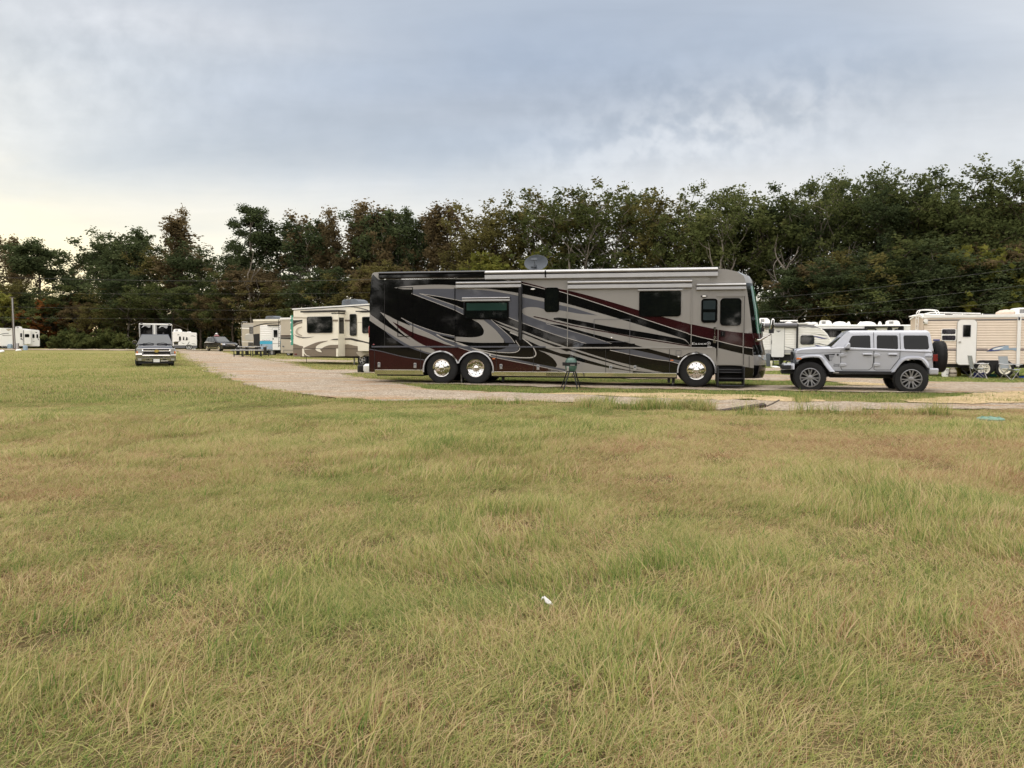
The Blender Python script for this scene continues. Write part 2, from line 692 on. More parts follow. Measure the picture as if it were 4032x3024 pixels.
def stone_mat(name, stops, patch, amt):
    m, t, out = new_mat(name)
    tc = nd(t, 'ShaderNodeNewGeometry').outputs['Position']
    vo = nd(t, 'ShaderNodeTexVoronoi', {'Scale': 26.0}, feature='F1')
    t.links.new(tc, vo.inputs['Vector'])
    vcol = nd(t, 'ShaderNodeSeparateColor', {0: vo.outputs['Color']}).outputs[0]
    nb = noise_n(t, tc, 1.3, 6, .65)
    nf = noise_n(t, tc, 55.0, 4, .7)
    v = math_n(t, 'MULTIPLY_ADD', vcol, .45, math_n(t, 'MULTIPLY_ADD', nb, .35, math_n(t, 'MULTIPLY', nf, .25)))
    cs = ramp(t, v, stops)
    st = nd(t, 'ShaderNodeMapping', {0: tc, 3: (.22, .9, 1)}).outputs[0]
    np_ = noise_n(t, st, 1.0, 6, .65, .5)
    cs = mixc(t, math_n(t, 'MULTIPLY', smooth_n(t, np_, .5, .68), amt), cs, patch)
    bs = nd(t, 'ShaderNodeBsdfDiffuse', {0: cs})
    bp = nd(t, 'ShaderNodeBump', {'Strength': .8, 'Distance': .03, 'Height': math_n(t, 'ADD', vo.outputs['Distance'], nf)})
    t.links.new(bp.outputs[0], bs.inputs['Normal'])
    t.links.new(bs.outputs[0], out.inputs[0])


stone_mat('gravel', [(.25, (.17, .135, .095)), (.45, (.32, .265, .20)), (.62, (.43, .365, .285)), (.85, (.58, .515, .43))], (.40, .245, .125), .8)
stone_mat('sand', [(.25, (.30, .22, .12)), (.45, (.46, .35, .20)), (.65, (.58, .45, .27)), (.85, (.66, .54, .36))], (.22, .15, .07), .5)

# ------------------------------------------------------------------ ground sheet
def axis(lo, hi, n, k, c=0.0):
    a = np.linspace(-1, 1, n)
    s = np.sinh(a * k) / math.sinh(k)
    return np.where(s < 0, c + s * (c - lo), c + s * (hi - c))


xs = axis(-2500, 2500, 240, 6.0, -2)
ys = axis(-1500, 4000, 260, 6.0, 18)
GX, GY = np.meshgrid(xs, ys)
GZ = gh(GX, GY)
nx, ny = len(xs), len(ys)
me = bpy.data.meshes.new('ground')
vv = np.stack([GX, GY, GZ], -1).reshape(-1, 3)
idx = np.arange(nx * ny).reshape(ny, nx)
ff = np.stack([idx[:-1, :-1], idx[:-1, 1:], idx[1:, 1:], idx[1:, :-1]], -1).reshape(-1, 4)
me.from_pydata(vv.tolist(), [], ff.tolist())
me.polygons.foreach_set('use_smooth', [True] * len(me.polygons))
me.materials.append(MATS['soil'])
go = bpy.data.objects.new('ground', me)
COL.objects.link(go)
tag(go, kind='structure')

# ------------------------------------------------------------------ gravel and sand sheets
SHEETS = []          # ground-plane polygons, used again to keep the grass off


def sheet(name, px, mat, lift, jit=.12, grid=1.0, keep=True):
    P = [gpt(*p) for p in px]
    pts = []
    n = len(P)
    for i in range(n):
        a, b = P[i], P[(i + 1) % n]
        L = (b - a).length
        k = max(1, int(L / .3))
        nn = Vector((-(b - a).y, (b - a).x)).normalized() if L > 1e-6 else Vector((0, 0))
        for j in range(k):
            p = a.lerp(b, j / k)
            q = Vector((p.x, p.y)) + nn * random.gauss(0, 1) * jit * min(1.0, L / 2)
            pts.append(q)
    poly = [(p.x, p.y) for p in pts]
    if keep:
        SHEETS.append(poly)
    x0, x1 = min(p[0] for p in poly), max(p[0] for p in poly)
    y0, y1 = min(p[1] for p in poly), max(p[1] for p in poly)
    inner = []
    gx = np.arange(x0, x1, grid)
    gy = np.arange(y0, y1, grid)
    if len(gx) and len(gy):
        A, B = np.meshgrid(gx, gy)
        A, B = A.ravel() + .3 * grid, B.ravel() + .3 * grid
        k = inside_np(A, B, poly)
        inner = [Vector((x, y)) for x, y in zip(A[k], B[k])]
    n = len(pts)
    r = delaunay_2d_cdt(pts + inner, [(i, (i + 1) % n) for i in range(n)], [], 0, 1e-4)
    fs = [list(f) for f in r[2] if inside(sum((r[0][i] for i in f), Vector((0, 0))) / 3, poly)]
    me = bpy.data.meshes.new(name)
    Zs = gh([p.x for p in r[0]], [p.y for p in r[0]])
    me.from_pydata([(p.x, p.y, float(z) + lift) for p, z in zip(r[0], Zs)], [], fs)
    me.materials.append(MATS[mat])
    me.polygons.foreach_set('use_smooth', [True] * len(me.polygons))
    o = bpy.data.objects.new(name, me)
    COL.objects.link(o)
    return tag(o, kind='structure')


sheet('gravel_road', [(690, 1381.5), (708, 1386), (716, 1409), (769, 1436), (834, 1472), (900, 1491), (1004, 1527), (1126, 1545), (1252, 1561),
                      (1352, 1570), (1578, 1581), (1900, 1582), (2150, 1584), (2400, 1592), (2600, 1603), (2800, 1616), (2982, 1620), (3330, 1622),
                      (3677, 1614), (4032, 1614), (4700, 1614),
                      (4700, 1588), (4032, 1590), (3700, 1590), (3400, 1588), (3100, 1583), (2800, 1577), (2600, 1570), (2400, 1562), (2150, 1552),
                      (1900, 1543), (1705, 1536), (1641, 1526), (1592, 1515), (1500, 1500), (1440, 1491), (1340, 1472), (1300, 1459), (1234, 1456),
                      (1198, 1444), (1171, 1433), (1074, 1421), (1000, 1407), (941, 1397), (900, 1391), (860, 1384)], 'gravel', .024)
sheet('gravel_lane', [(-900, 1374.5), (-300, 1374.8), (300, 1375.6), (690, 1377.5), (980, 1379), (980, 1381.6), (690, 1382.5), (300, 1379), (-300, 1378), (-900, 1378)], 'gravel', .06, grid=5)
sheet('gravel_pad', [(1470, 1497), (1800, 1500), (2150, 1505), (2400, 1509), (2750, 1514), (3000, 1519), (3250, 1522), (3420, 1521), (3640, 1506), (3800, 1505), (4032, 1509), (4700, 1512),
                     (4700, 1546), (4032, 1548), (3640, 1549), (3300, 1545), (3000, 1541), (2750, 1538), (2400, 1533), (2150, 1526), (1900, 1520), (1700, 1514), (1592, 1512), (1500, 1503)], 'gravel', .030)
sheet('gravel_lane', [(1205, 1457), (1450, 1459), (1900, 1467), (2400, 1471), (2900, 1473), (3250, 1484), (3645, 1503), (3640, 1512), (3420, 1516), (3250, 1500), (2900, 1497), (2400, 1492), (1900, 1481), (1450, 1471), (1310, 1470)], 'gravel', .028)
sheet('gravel_lane', [(1040, 1411), (1180, 1416), (1450, 1421), (1450, 1427), (1171, 1428), (1080, 1421)], 'gravel', .028, jit=.05)
sheet('gravel_lane', [(2880, 1449), (3240, 1450), (3240, 1461), (2880, 1461)], 'gravel', .028)
sheet('dirt_patch', [(2120, 1553), (2260, 1549), (2400, 1549), (2520, 1551), (2690, 1550), (2760, 1555), (2900, 1556), (3010, 1561), (3150, 1571), (3250, 1580), (3250, 1586),
                     (3100, 1583), (2800, 1577), (2600, 1570), (2400, 1562), (2150, 1554)], 'sand', .030, keep=False, jit=.16, grid=.6)
sheet('dirt_patch', [(3560, 1580), (3700, 1569), (3800, 1558), (3900, 1550), (4032, 1546), (4700, 1544), (4700, 1590), (4032, 1593), (3700, 1593), (3600, 1590)], 'sand', .040, keep=False, jit=.18, grid=.6)
sheet('dirt_patch', [(3290, 1507), (3400, 1510), (3500, 1516), (3480, 1522), (3330, 1520)], 'sand', .040, keep=False, grid=.6)
SAND = [[tuple(gpt(*p))[:2] for p in q] for q in (
    [(2120, 1555), (2400, 1553), (2690, 1553), (2900, 1559), (3250, 1583), (3100, 1583), (2600, 1570), (2150, 1554)],
    [(3600, 1582), (3800, 1562), (4032, 1548), (4700, 1546), (4700, 1590), (3650, 1592)])]
# ------------------------------------------------------------------ grass
m, t, out = new_mat('grass_blade')
geo = nd(t, 'ShaderNodeNewGeometry').outputs['Position']
at = nd(t, 'ShaderNodeAttribute', attribute_name='tone').outputs['Fac']
tip = nd(t, 'ShaderNodeAttribute', attribute_name='tip').outputs['Fac']
dry = nd(t, 'ShaderNodeAttribute', attribute_name='dry', attribute_type='INSTANCER').outputs['Fac']
tt = math_n(t, 'ADD', dry, math_n(t, 'MULTIPLY', math_n(t, 'SUBTRACT', at, .5), 1.0))
cs = ramp(t, tt, [(.0, (.085, .18, .035)), (.2, (.18, .26, .06)), (.38, (.33, .345, .10)), (.54, (.48, .44, .18)), (.70, (.56, .44, .25)), (.84, (.52, .365, .225)), (1.0, (.30, .15, .08))])
cs = mixc(t, math_n(t, 'MULTIPLY', math_n(t, 'MULTIPLY', tip, tip), .30), cs, (.56, .48, .27))
d1 = nd(t, 'ShaderNodeBsdfDiffuse', {0: cs})
d2 = nd(t, 'ShaderNodeBsdfTranslucent', {0: cs})
mx = nd(t, 'ShaderNodeMixShader', {0: .38, 1: d1.outputs[0], 2: d2.outputs[0]})
t.links.new(mx.outputs[0], out.inputs[0])


def clump(nb, rad, hmin, hmax, wid, lean, seg, rng, bias=9.0):
    """one tuft: nb bent blades, as arrays"""
    r = rad * np.sqrt(rng.random(nb))
    a = rng.random(nb) * 2 * PI
    bx, by = r * np.cos(a), r * np.sin(a)
    h = hmin + (hmax - hmin) * rng.random(nb) ** 1.4
    da = rng.random(nb) * 2 * PI if bias > 5 else rng.normal(0, bias, nb)
    ln = lean * (.25 + rng.random(nb))
    wx, wy = -np.sin(da + rng.normal(0, .5, nb)), np.cos(da + rng.normal(0, .5, nb))
    tn = np.clip(rng.normal(.5, .24, nb), 0, 1)
    V, T, P, Fc = [], [], [], []
    for k in range(seg + 1):
        s = k / seg
        px = bx + np.cos(da) * h * ln * s ** 1.8
        py = by + np.sin(da) * h * ln * s ** 1.8
        pz = h * (s - .42 * np.minimum(ln, 1.7) * s ** 2.2 * .62)
        wd = wid * (1 - s ** 1.6 * .92) * .5
        V.append(np.stack([px - wx * wd, py - wy * wd, pz], -1))
        V.append(np.stack([px + wx * wd, py + wy * wd, pz], -1))
        T += [tn, tn]
        P += [np.full(nb, s), np.full(nb, s)]
    V = np.stack(V, 1).reshape(-1, 3)
    T = np.stack(T, 1).reshape(-1)
    P = np.stack(P, 1).reshape(-1)
    base = np.arange(nb)[:, None] * (2 * (seg + 1))
    for k in range(seg):
        q = np.array([2 * k, 2 * k + 1, 2 * k + 3, 2 * k + 2])[None]
        Fc.append(base + q)
    return V, T, P, np.concatenate(Fc)


def fbm(x, y, sc, seed, octv=4):
    r = np.random.default_rng(seed)
    o = np.zeros_like(x)
    amp = 1.0
    tot = 0
    for k in range(octv):
        for _ in range(3):
            a = r.random() * 2 * PI
            ph = r.random() * 2 * PI
            ph2 = r.random() * 2 * PI
            f = sc * 2 ** k * (.7 + .6 * r.random())
            o += amp * np.sin((x * math.cos(a) + y * math.sin(a)) * f + ph + 1.3 * np.sin((x * math.sin(a) - y * math.cos(a)) * f * .8 + ph2)) / 3
        tot += amp
        amp *= .6
    return o / tot


def in_any(X, Y, polys):
    c = np.zeros(X.shape, bool)
    for p in polys:
        xa = np.array(p)
        bb = (X > xa[:, 0].min()) & (X < xa[:, 0].max()) & (Y > xa[:, 1].min()) & (Y < xa[:, 1].max())
        if bb.any():
            c[bb] |= inside_np(X[bb], Y[bb], p)
    return c


def scatter(y0, y1, dens, wl, wr):
    """jittered points in the trapezoid seen from the camera (with room to spare on both sides)"""
    out = []
    y = y0
    while y < y1:
        st = max(.4, y * .06)
        xl, xr = wl * y - 2.5, wr * y + 2.5
        n = int((xr - xl) * st * dens(y + st / 2))
        out.append(np.stack([xl + (xr - xl) * RNG.random(n), y + st * RNG.random(n)], -1))
        y += st
    return np.concatenate(out)


def grass_object(name, protos, pts, lab=None):
    """pts: x, y, rotation, scale, height scale, which tuft, dry; GN sets the tufts out"""
    V, F_, T, P, K = [], [], [], [], []
    o = 0
    for k, (v, tn, p, f) in enumerate(protos):
        V.append(v)
        F_.append(f + o)
        T.append(tn)
        P.append(p)
        K.append(np.full(len(v), k))
        o += len(v)
    nP = o
    z = gh(pts[:, 0], pts[:, 1])
    V.append(np.stack([pts[:, 0], pts[:, 1], z - .005], -1))
    V = np.concatenate(V)
    n = len(pts)
    F_ = np.concatenate(F_)
    me = bpy.data.meshes.new(name)
    me.vertices.add(len(V))
    me.vertices.foreach_set('co', V.astype(np.float32).ravel())
    me.loops.add(F_.size)
    me.polygons.add(len(F_))
    me.loops.foreach_set('vertex_index', F_.astype(np.int32).ravel())
    me.polygons.foreach_set('loop_start', np.arange(0, F_.size, 4, dtype=np.int32))
    me.update()

    def att(nm, ty, pro, pt):
        a = me.attributes.new(nm, ty, 'POINT')
        a.data.foreach_set('value', np.concatenate([pro, pt]).astype(np.int32 if ty == 'INT' else np.float32))
    z1_ = np.zeros(nP)
    att('tone', 'FLOAT', np.concatenate(T), np.zeros(n))
    att('tip', 'FLOAT', np.concatenate(P), np.zeros(n))
    att('tuft', 'INT', np.concatenate(K), pts[:, 5])
    att('is_point', 'INT', z1_, np.ones(n))
    att('turn', 'FLOAT', z1_, pts[:, 2])
    att('size', 'FLOAT', z1_, pts[:, 3])
    att('tall', 'FLOAT', z1_, pts[:, 4])
    att('dry', 'FLOAT', z1_, pts[:, 6])
    me.materials.append(MATS['grass_blade'])
    ob = bpy.data.objects.new(name, me)
    COL.objects.link(ob)
    ng = bpy.data.node_groups.new('tufts', 'GeometryNodeTree')
    ng.interface.new_socket('Geometry', in_out='INPUT', socket_type='NodeSocketGeometry')
    ng.interface.new_socket('Geometry', in_out='OUTPUT', socket_type='NodeSocketGeometry')
    gi = ng.nodes.new('NodeGroupInput')
    g2 = ng.nodes.new('NodeGroupOutput')

    def na(nm, ty='FLOAT'):
        x = ng.nodes.new('GeometryNodeInputNamedAttribute')
        x.data_type = ty
        x.inputs[0].default_value = nm
        return x.outputs[0]
    sp = ng.nodes.new('GeometryNodeSeparateGeometry')
    sp.domain = 'POINT'
    ng.links.new(gi.outputs[0], sp.inputs[0])
    ng.links.new(na('is_point', 'INT'), sp.inputs[1])
    si = ng.nodes.new('GeometryNodeSplitToInstances')
    si.domain = 'POINT'
    ng.links.new(sp.outputs[1], si.inputs[0])
    ng.links.new(na('tuft', 'INT'), si.inputs['Group ID'])
    ip = ng.nodes.new('GeometryNodeInstanceOnPoints')
    ng.links.new(sp.outputs[0], ip.inputs['Points'])
    ng.links.new(si.outputs[0], ip.inputs['Instance'])
    ip.inputs['Pick Instance'].default_value = True
    ng.links.new(na('tuft', 'INT'), ip.inputs['Instance Index'])
    cx = ng.nodes.new('ShaderNodeCombineXYZ')
    ng.links.new(na('turn'), cx.inputs[2])
    er = ng.nodes.new('FunctionNodeEulerToRotation')
    ng.links.new(cx.outputs[0], er.inputs[0])
    ng.links.new(er.outputs[0], ip.inputs['Rotation'])
    c2 = ng.nodes.new('ShaderNodeCombineXYZ')
    sz = na('size')
    ng.links.new(sz, c2.inputs[0])
    ng.links.new(sz, c2.inputs[1])
    ng.links.new(na('tall'), c2.inputs[2])
    ng.links.new(c2.outputs[0], ip.inputs['Scale'])
    ng.links.new(ip.outputs[0], g2.inputs[0])
    md_ = ob.modifiers.new('tufts', 'NODES')
    md_.node_group = ng
    tag(ob, lab, 'grass', kind='stuff')
    return ob


def dryness(x, y):
    d = .437 + .30 * fbm(x, y, .55, 3) + .26 * fbm(x, y, 1.9, 5) + .20 * fbm(x, y, 5.0, 8)
    # brown swathes on the right of the field, tan band in the middle distance
    d = d + .30 * np.exp(-(((x - 8.2) / 3.6) ** 2 + ((y - 11.3) / 1.5) ** 2)) + .32 * np.exp(-(((x - 10.5) / 5.5) ** 2 + ((y - 15.8) / 1.5) ** 2))
    d = d + .10 * np.exp(-(((x - 1.0) / 4.0) ** 2 + ((y - 8.0) / 1.8) ** 2)) - .10 * np.exp(-(((x - 8) / 5.0) ** 2 + ((y - 13.4) / .8) ** 2))
    d = d - .10 * np.exp(-(((x + 1.9) / .8) ** 2 + ((y - 4.6) / .45) ** 2))
    d = d - .08 * np.exp(-(((x - 2) / 6.0) ** 2 + ((y - 16) / 1.6) ** 2)) + .10 * np.exp(-(((x - 2.2) / 1.2) ** 2 + ((y - 4.3) / .7) ** 2))
    return np.where((x < -2) & (y > 8), np.minimum(d, .60), d)


# near and middle field: ragged, knee-deep in places, unmown
protos = [clump(120, .21, .04, .13, .0034, 1.1, 4, RNG, 1.3) for _ in range(5)] + [clump(70, .17, .05, .19, .0050, .85, 4, RNG, 1.1) for _ in range(4)] \
    + [clump(130, .24, .03, .10, .0032, 2.2, 4, RNG, .8) for _ in range(4)] + [clump(22, .12, .05, .15, .0070, 1.1, 5, RNG) for _ in range(3)]
pts = scatter(2.1, 19.5, lambda y: 52 if y < 7 else 52 * (7 / y) ** .7, -.80, .80)
x, y = pts.T
road = in_any(x, y, SHEETS + SAND)
thin = np.clip(.80 + .7 * fbm(x, y, 3.2, 51) + .5 * fbm(x, y, 8.0, 52), .12, 1.0)
keep = (~road) & (RNG.random(len(x)) < thin)
pts = pts[keep]
x, y = pts.T
n = len(pts)
d = dryness(x, y) + RNG.normal(0, .07, n)
hgt = 1.0 + .5 * fbm(x, y, .8, 21) + .45 * fbm(x, y, 2.6, 22)
kind = np.where(RNG.random(n) < np.clip(.28 + .5 * fbm(x, y, 1.3, 31), .05, .8), RNG.integers(9, 13, n), np.where(hgt > 1.12, RNG.integers(5, 9, n), RNG.integers(0, 5, n)))
broad = RNG.random(n) < .035
kind = np.where(broad, RNG.integers(13, 16, n), kind)
d = np.where(broad, .12 + .12 * RNG.random(n), d + np.where(kind >= 9, .20, 0))
far_w = 1 + np.clip((y - 6) * .075, 0, 1.2)
flow = 2.2 * fbm(x, y, .7, 61) + 1.4 * fbm(x, y, 2.2, 62) + .3
P7 = np.stack([x, y, flow * 1.6 + RNG.normal(0, .6, n), (.8 + .5 * RNG.random(n)) * far_w, np.clip(hgt, .4, 1.8) * (.75 + .4 * RNG.random(n)) * np.interp(y, [3, 12, 15, 17], [1, 1, .75, .5]), kind, d], -1)
grass_object('field_grass', protos, P7, 'long ragged green and straw coloured grass filling the field')

# the matted thatch under it: short dead and green blades lying close to the soil
protos = [clump(150, .20, .012, .055, .0042, 2.6, 3, RNG, 1.2) for _ in range(5)]
pts = scatter(2.1, 17.5, lambda y: 44 if y < 5 else 44 * (5 / y) ** .85, -.76, .76)
x, y = pts.T
pts = pts[(~in_any(x, y, SHEETS + SAND)) & (RNG.random(len(x)) < np.clip(.72 + .8 * fbm(x, y, 3.2, 51) + .6 * fbm(x, y, 8.0, 52), .1, 1))]
x, y = pts.T
n = len(pts)
d = dryness(x, y) + .20 + RNG.normal(0, .16, n)
P7 = np.stack([x, y, 3.5 * fbm(x, y, .9, 63) + RNG.normal(0, .8, n), (.8 + .5 * RNG.random(n)) * (1 + np.clip((y - 5) * .07, 0, .9)), .7 + .7 * RNG.random(n), RNG.integers(0, 5, n), d], -1)
grass_object('thatch', protos, P7, 'matted dead straw and short grass close to the soil of the field')

# far field and mown strips between the gravel lanes
protos = [clump(80, .35, .03, .10, .011, .9, 2, RNG) for _ in range(5)]
pts = scatter(19.0, 75.0, lambda y: 13 * (20 / y) ** 1.1, -.82, .80)
x, y = pts.T
lane = in_any(x, y, SHEETS)
sand = in_any(x, y, SAND)
keep = (~lane) & (~(sand & (fbm(x * .5, y * 2.2, 1.6, 71) + RNG.normal(0, .12, len(x)) < .10)))
pts = pts[keep]
x, y = pts.T
n = len(pts)
d = .40 + .15 * fbm(x, y, .5, 41) + .12 * fbm(x, y, 1.7, 42) + RNG.normal(0, .06, n)
d = np.where((x > -3) & (y > 20.5), d - .20, d)
d = np.where((x < -6) & (y > 22), d + .05, d)
P7 = np.stack([x, y, RNG.random(n) * 2 * PI, (.8 + .6 * RNG.random(n)) * np.clip(y / 24, .8, 2.2), (.7 + .6 * RNG.random(n)) * np.where((x > -3) & (y > 21), .75, 1.15), RNG.integers(0, 5, n), d], -1)
grass_object('mown_grass', protos, P7, 'short green grass on the verges between the gravel lanes')

# ragged weeds at the near edge of the gravel
protos = [clump(60, .22, .14, .42, .010, .7, 3, RNG) for _ in range(4)]
W = []
for px, py, k, sp in ((2470, 1611, 22, 120), (2560, 1607, 18, 36), (2700, 1612, 34, 50), (2770, 1617, 12, 26), (2620, 1612, 8, 40), (2330, 1600, 20, 70), (2960, 1636, 8, 90), (3250, 1634, 10, 160), (3160, 1580, 5, 14), (3420, 1636, 8, 120), (1900, 1592, 10, 200), (3700, 1632, 10, 160)):
    for _ in range(k):
        p = gpt(px + random.gauss(0, sp * .5), py + random.gauss(0, 3))
        W.append((p.x, p.y, random.random() * 6.28, .7 + .6 * random.random(), .25 + .85 * random.random(), random.randrange(4), random.gauss(.42, .2)))
grass_object('edge_weeds', protos, np.array(W), 'tall dark weeds along the near edge of the gravel road')
# ------------------------------------------------------------------ trees
def leaf_mat(name, stops, tr=.3):
    m, t, out = new_mat(name)
    v = nd(t, 'ShaderNodeAttribute', attribute_name='tone').outputs['Fac']
    rd = nd(t, 'ShaderNodeObjectInfo').outputs['Random']
    f = math_n(t, 'ADD', math_n(t, 'MULTIPLY', v, .75), math_n(t, 'MULTIPLY', rd, .25))
    cs = ramp(t, f, stops)
    d1 = nd(t, 'ShaderNodeBsdfDiffuse', {0: cs})
    d2 = nd(t, 'ShaderNodeBsdfTranslucent', {0: cs})
    mx = nd(t, 'ShaderNodeMixShader', {0: tr, 1: d1.outputs[0], 2: d2.outputs[0]})
    t.links.new(mx.outputs[0], out.inputs[0])


leaf_mat('leaf_green', [(.1, (0.045, 0.057, 0.022)), (.45, (0.088, 0.105, 0.037)), (.75, (0.131, 0.147, 0.053)), (1, (0.188, 0.188, 0.069))], .4)
leaf_mat('leaf_dark', [(.1, (0.030, 0.042, 0.022)), (.45, (0.062, 0.081, 0.036)), (.8, (0.100, 0.121, 0.054)), (1, (0.142, 0.155, 0.065))], .35)
leaf_mat('leaf_olive', [(.1, (0.067, 0.064, 0.025)), (.45, (0.127, 0.115, 0.041)), (.75, (0.172, 0.152, 0.053)), (1, (0.218, 0.178, 0.063))], .4)
leaf_mat('leaf_rust', [(.1, (0.068, 0.053, 0.029)), (.45, (0.141, 0.108, 0.055)), (.75, (0.204, 0.154, 0.077)), (1, (0.220, 0.182, 0.088))], .45)
leaf_mat('leaf_yellow', [(.1, (0.080, 0.087, 0.022)), (.5, (0.160, 0.167, 0.038)), (1, (0.246, 0.217, 0.051))])
leaf_mat('leaf_orange', [(.1, (0.145, 0.058, 0.020)), (.5, (0.246, 0.102, 0.032)), (1, (0.319, 0.160, 0.051))])
leaf_mat('leaf_shrub', [(.1, (0.043, 0.054, 0.018)), (.5, (0.083, 0.097, 0.032)), (1, (0.122, 0.130, 0.047))])
pmat('bark', (.075, .058, .044), .9, var=.35, vscale=1.5, spec=.1)
pmat('bark_pale', (.20, .175, .145), .9, var=.3, vscale=1.2, spec=.1)


def add_leaves(C, R, n, ls, rng, flat=.75, core=.55):
    """leaf-sized rhombi spread through the clusters; C centres, R radii, returns vertex/tone arrays"""
    k = rng.choice(len(C), n, p=(R ** 2) / (R ** 2).sum())
    d = rng.normal(0, 1, (n, 3))
    d /= np.linalg.norm(d, axis=1)[:, None]
    rr = R[k] * (core + (1 - core) * rng.random(n)) * (.75 + .5 * rng.random(n))
    p = C[k] + d * rr[:, None] * np.array([1, 1, flat])
    a = rng.normal(0, 1, (n, 3))
    a[:, 2] *= .45
    a /= np.linalg.norm(a, axis=1)[:, None]
    b = np.cross(a, d + rng.normal(0, .6, (n, 3)))
    b /= np.linalg.norm(b, axis=1)[:, None] + 1e-9
    s = ls * (.55 + .9 * rng.random(n))[:, None]
    v = np.stack([p - a * s * .6, p + b * s * .36, p + a * s * .6, p - b * s * .36], 1).reshape(-1, 3)
    tk = rng.normal(.5, .16, len(C))
    tone = np.clip(tk[k] + rng.normal(0, .13, n), 0, 1)
    return v, np.repeat(tone, 4)


def leaf_mesh(name, v, tone, mat):
    n = len(v) // 4
    me = bpy.data.meshes.new(name)
    me.vertices.add(len(v))
    me.vertices.foreach_set('co', v.astype(np.float32).ravel())
    me.loops.add(n * 4)
    me.polygons.add(n)
    me.loops.foreach_set('vertex_index', np.arange(n * 4, dtype=np.int32))
    me.polygons.foreach_set('loop_start', np.arange(0, n * 4, 4, dtype=np.int32))
    a = me.attributes.new('tone', 'FLOAT', 'POINT')
    a.data.foreach_set('value', tone.astype(np.float32))
    me.update()
    me.materials.append(MATS[mat])
    return me


def limb(mb, p, d, L, r, rng, lvl, tips, mat, up=.25):
    """a bent, tapering limb; returns nothing, collects twig ends"""
    n = 5
    pts = [p.copy()]
    dd = d.copy()
    for k in range(n):
        dd = (dd + Vector((rng.normal(0, .18), rng.normal(0, .18), rng.normal(up * .3, .12)))).normalized()
        pts.append(pts[-1] + dd * (L / n))
    mb.tube(pts, [r * (1 - .8 * k / n) for k in range(n + 1)], mat, 6 if lvl == 0 else 4, False)
    if lvl >= 2:
        tips.append(pts[-1])
        return
    for k in range(4 if lvl == 0 else 2):
        i = 2 + rng.integers(0, n - 1)
        q = pts[min(i, n)]
        s = Vector((rng.normal(0, 1), rng.normal(0, 1), rng.normal(.25, .5))).normalized()
        limb(mb, q, (dd * .6 + s * .8).normalized(), L * (.42 + .25 * rng.random()), r * .45, rng, lvl + 1, tips, mat, up)
    tips.append(pts[-1])
    tips.append(pts[-2])


def tree_proto(kind, seed, h, wd, mat, bark='bark', nleaf=6000, base=.35, ls=.42):
    rng = np.random.default_rng(seed)
    mb = MB()
    tips = []
    # trunk
    x = y = 0.0
    tp = [Vector((0, 0, -.3))]
    n = 9
    th = h * (.93 if kind in ('pine', 'thin') else .78)
    for k in range(1, n + 1):
        x += rng.normal(0, .10) * h / 20
        y += rng.normal(0, .10) * h / 20
        tp.append(Vector((x, y, th * k / n)))
    r0 = h * (.0105 if kind == 'thin' else .0135)
    mb.tube(tp, [r0 * (1.15 - .95 * k / n) for k in range(n + 1)], bark, 8, False)

    def at(f):
        f = max(0, min(.999, f)) * n
        i = int(f)
        return tp[i].lerp(tp[i + 1], f - i)
    if kind == 'pine':
        fs = [.62 + .36 * k / 16 for k in range(17)] + [.45, .52]
        for f in fs:
            a = rng.random() * 2 * PI
            L = wd * .5 * (1.05 - .75 * max(0, (f - .62) / .38)) * (.6 + .5 * rng.random())
            limb(mb, at(f), Vector((math.cos(a), math.sin(a), .35)).normalized(), L, r0 * .28, rng, 1, tips, bark, .3)
        C = np.array([tuple(p) for p in tips])
        R = np.full(len(C), wd * .11) * (.7 + .6 * rng.random(len(C)))
        v, tn = add_leaves(C, R, nleaf, ls * .8, rng, .7, .2)
    elif kind == 'thin':
        for k in range(16):
            f = base + (1 - base) * (k + rng.random()) / 16
            a = rng.random() * 2 * PI
            L = wd * .75 * (1.1 - .75 * (f - base) / (1 - base)) * (.5 + .8 * rng.random())
            limb(mb, at(f), Vector((math.cos(a) * .75, math.sin(a) * .75, .8)).normalized(), L, r0 * .33, rng, 1, tips, bark, .8)
        tips.append(tp[-1])
        C = np.array([tuple(p) for p in tips])
        R = np.full(len(C), wd * .15) * (.6 + .8 * rng.random(len(C)))
        v, tn = add_leaves(C, R, nleaf, ls * .72, rng, 1.1, .05)
    else:
        nl = 13
        for k in range(nl):
            f = base + (1 - base) * (k + .6 * rng.random()) / nl
            a = k * 2.4 + rng.normal(0, .4)
            g = (f - base) / (1 - base)
            L = wd * .52 * (.72 + .5 * math.sin(PI * min(1, .25 + g * .7))) * (.75 + .4 * rng.random())
            el = .35 + .9 * g
            limb(mb, at(f), Vector((math.cos(a), math.sin(a), el)).normalized(), L, r0 * .5, rng, 0, tips, bark, .25)
        tips.append(tp[-1] + Vector((0, 0, h * .06)))
        C = np.array([tuple(p) for p in tips])
        R = np.full(len(C), wd * .088) * (.5 + 1.0 * rng.random(len(C)))
        v, tn = add_leaves(C, R, nleaf, ls, rng, .8, .08)
    # crown top exactly at h
    top = np.percentile(v[:, 2], 99.7)
    k = h / top
    v = v * np.array([1, 1, k])
    mb.v = [(p[0], p[1], p[2] * k) for p in mb.v]
    return mb, v, tn


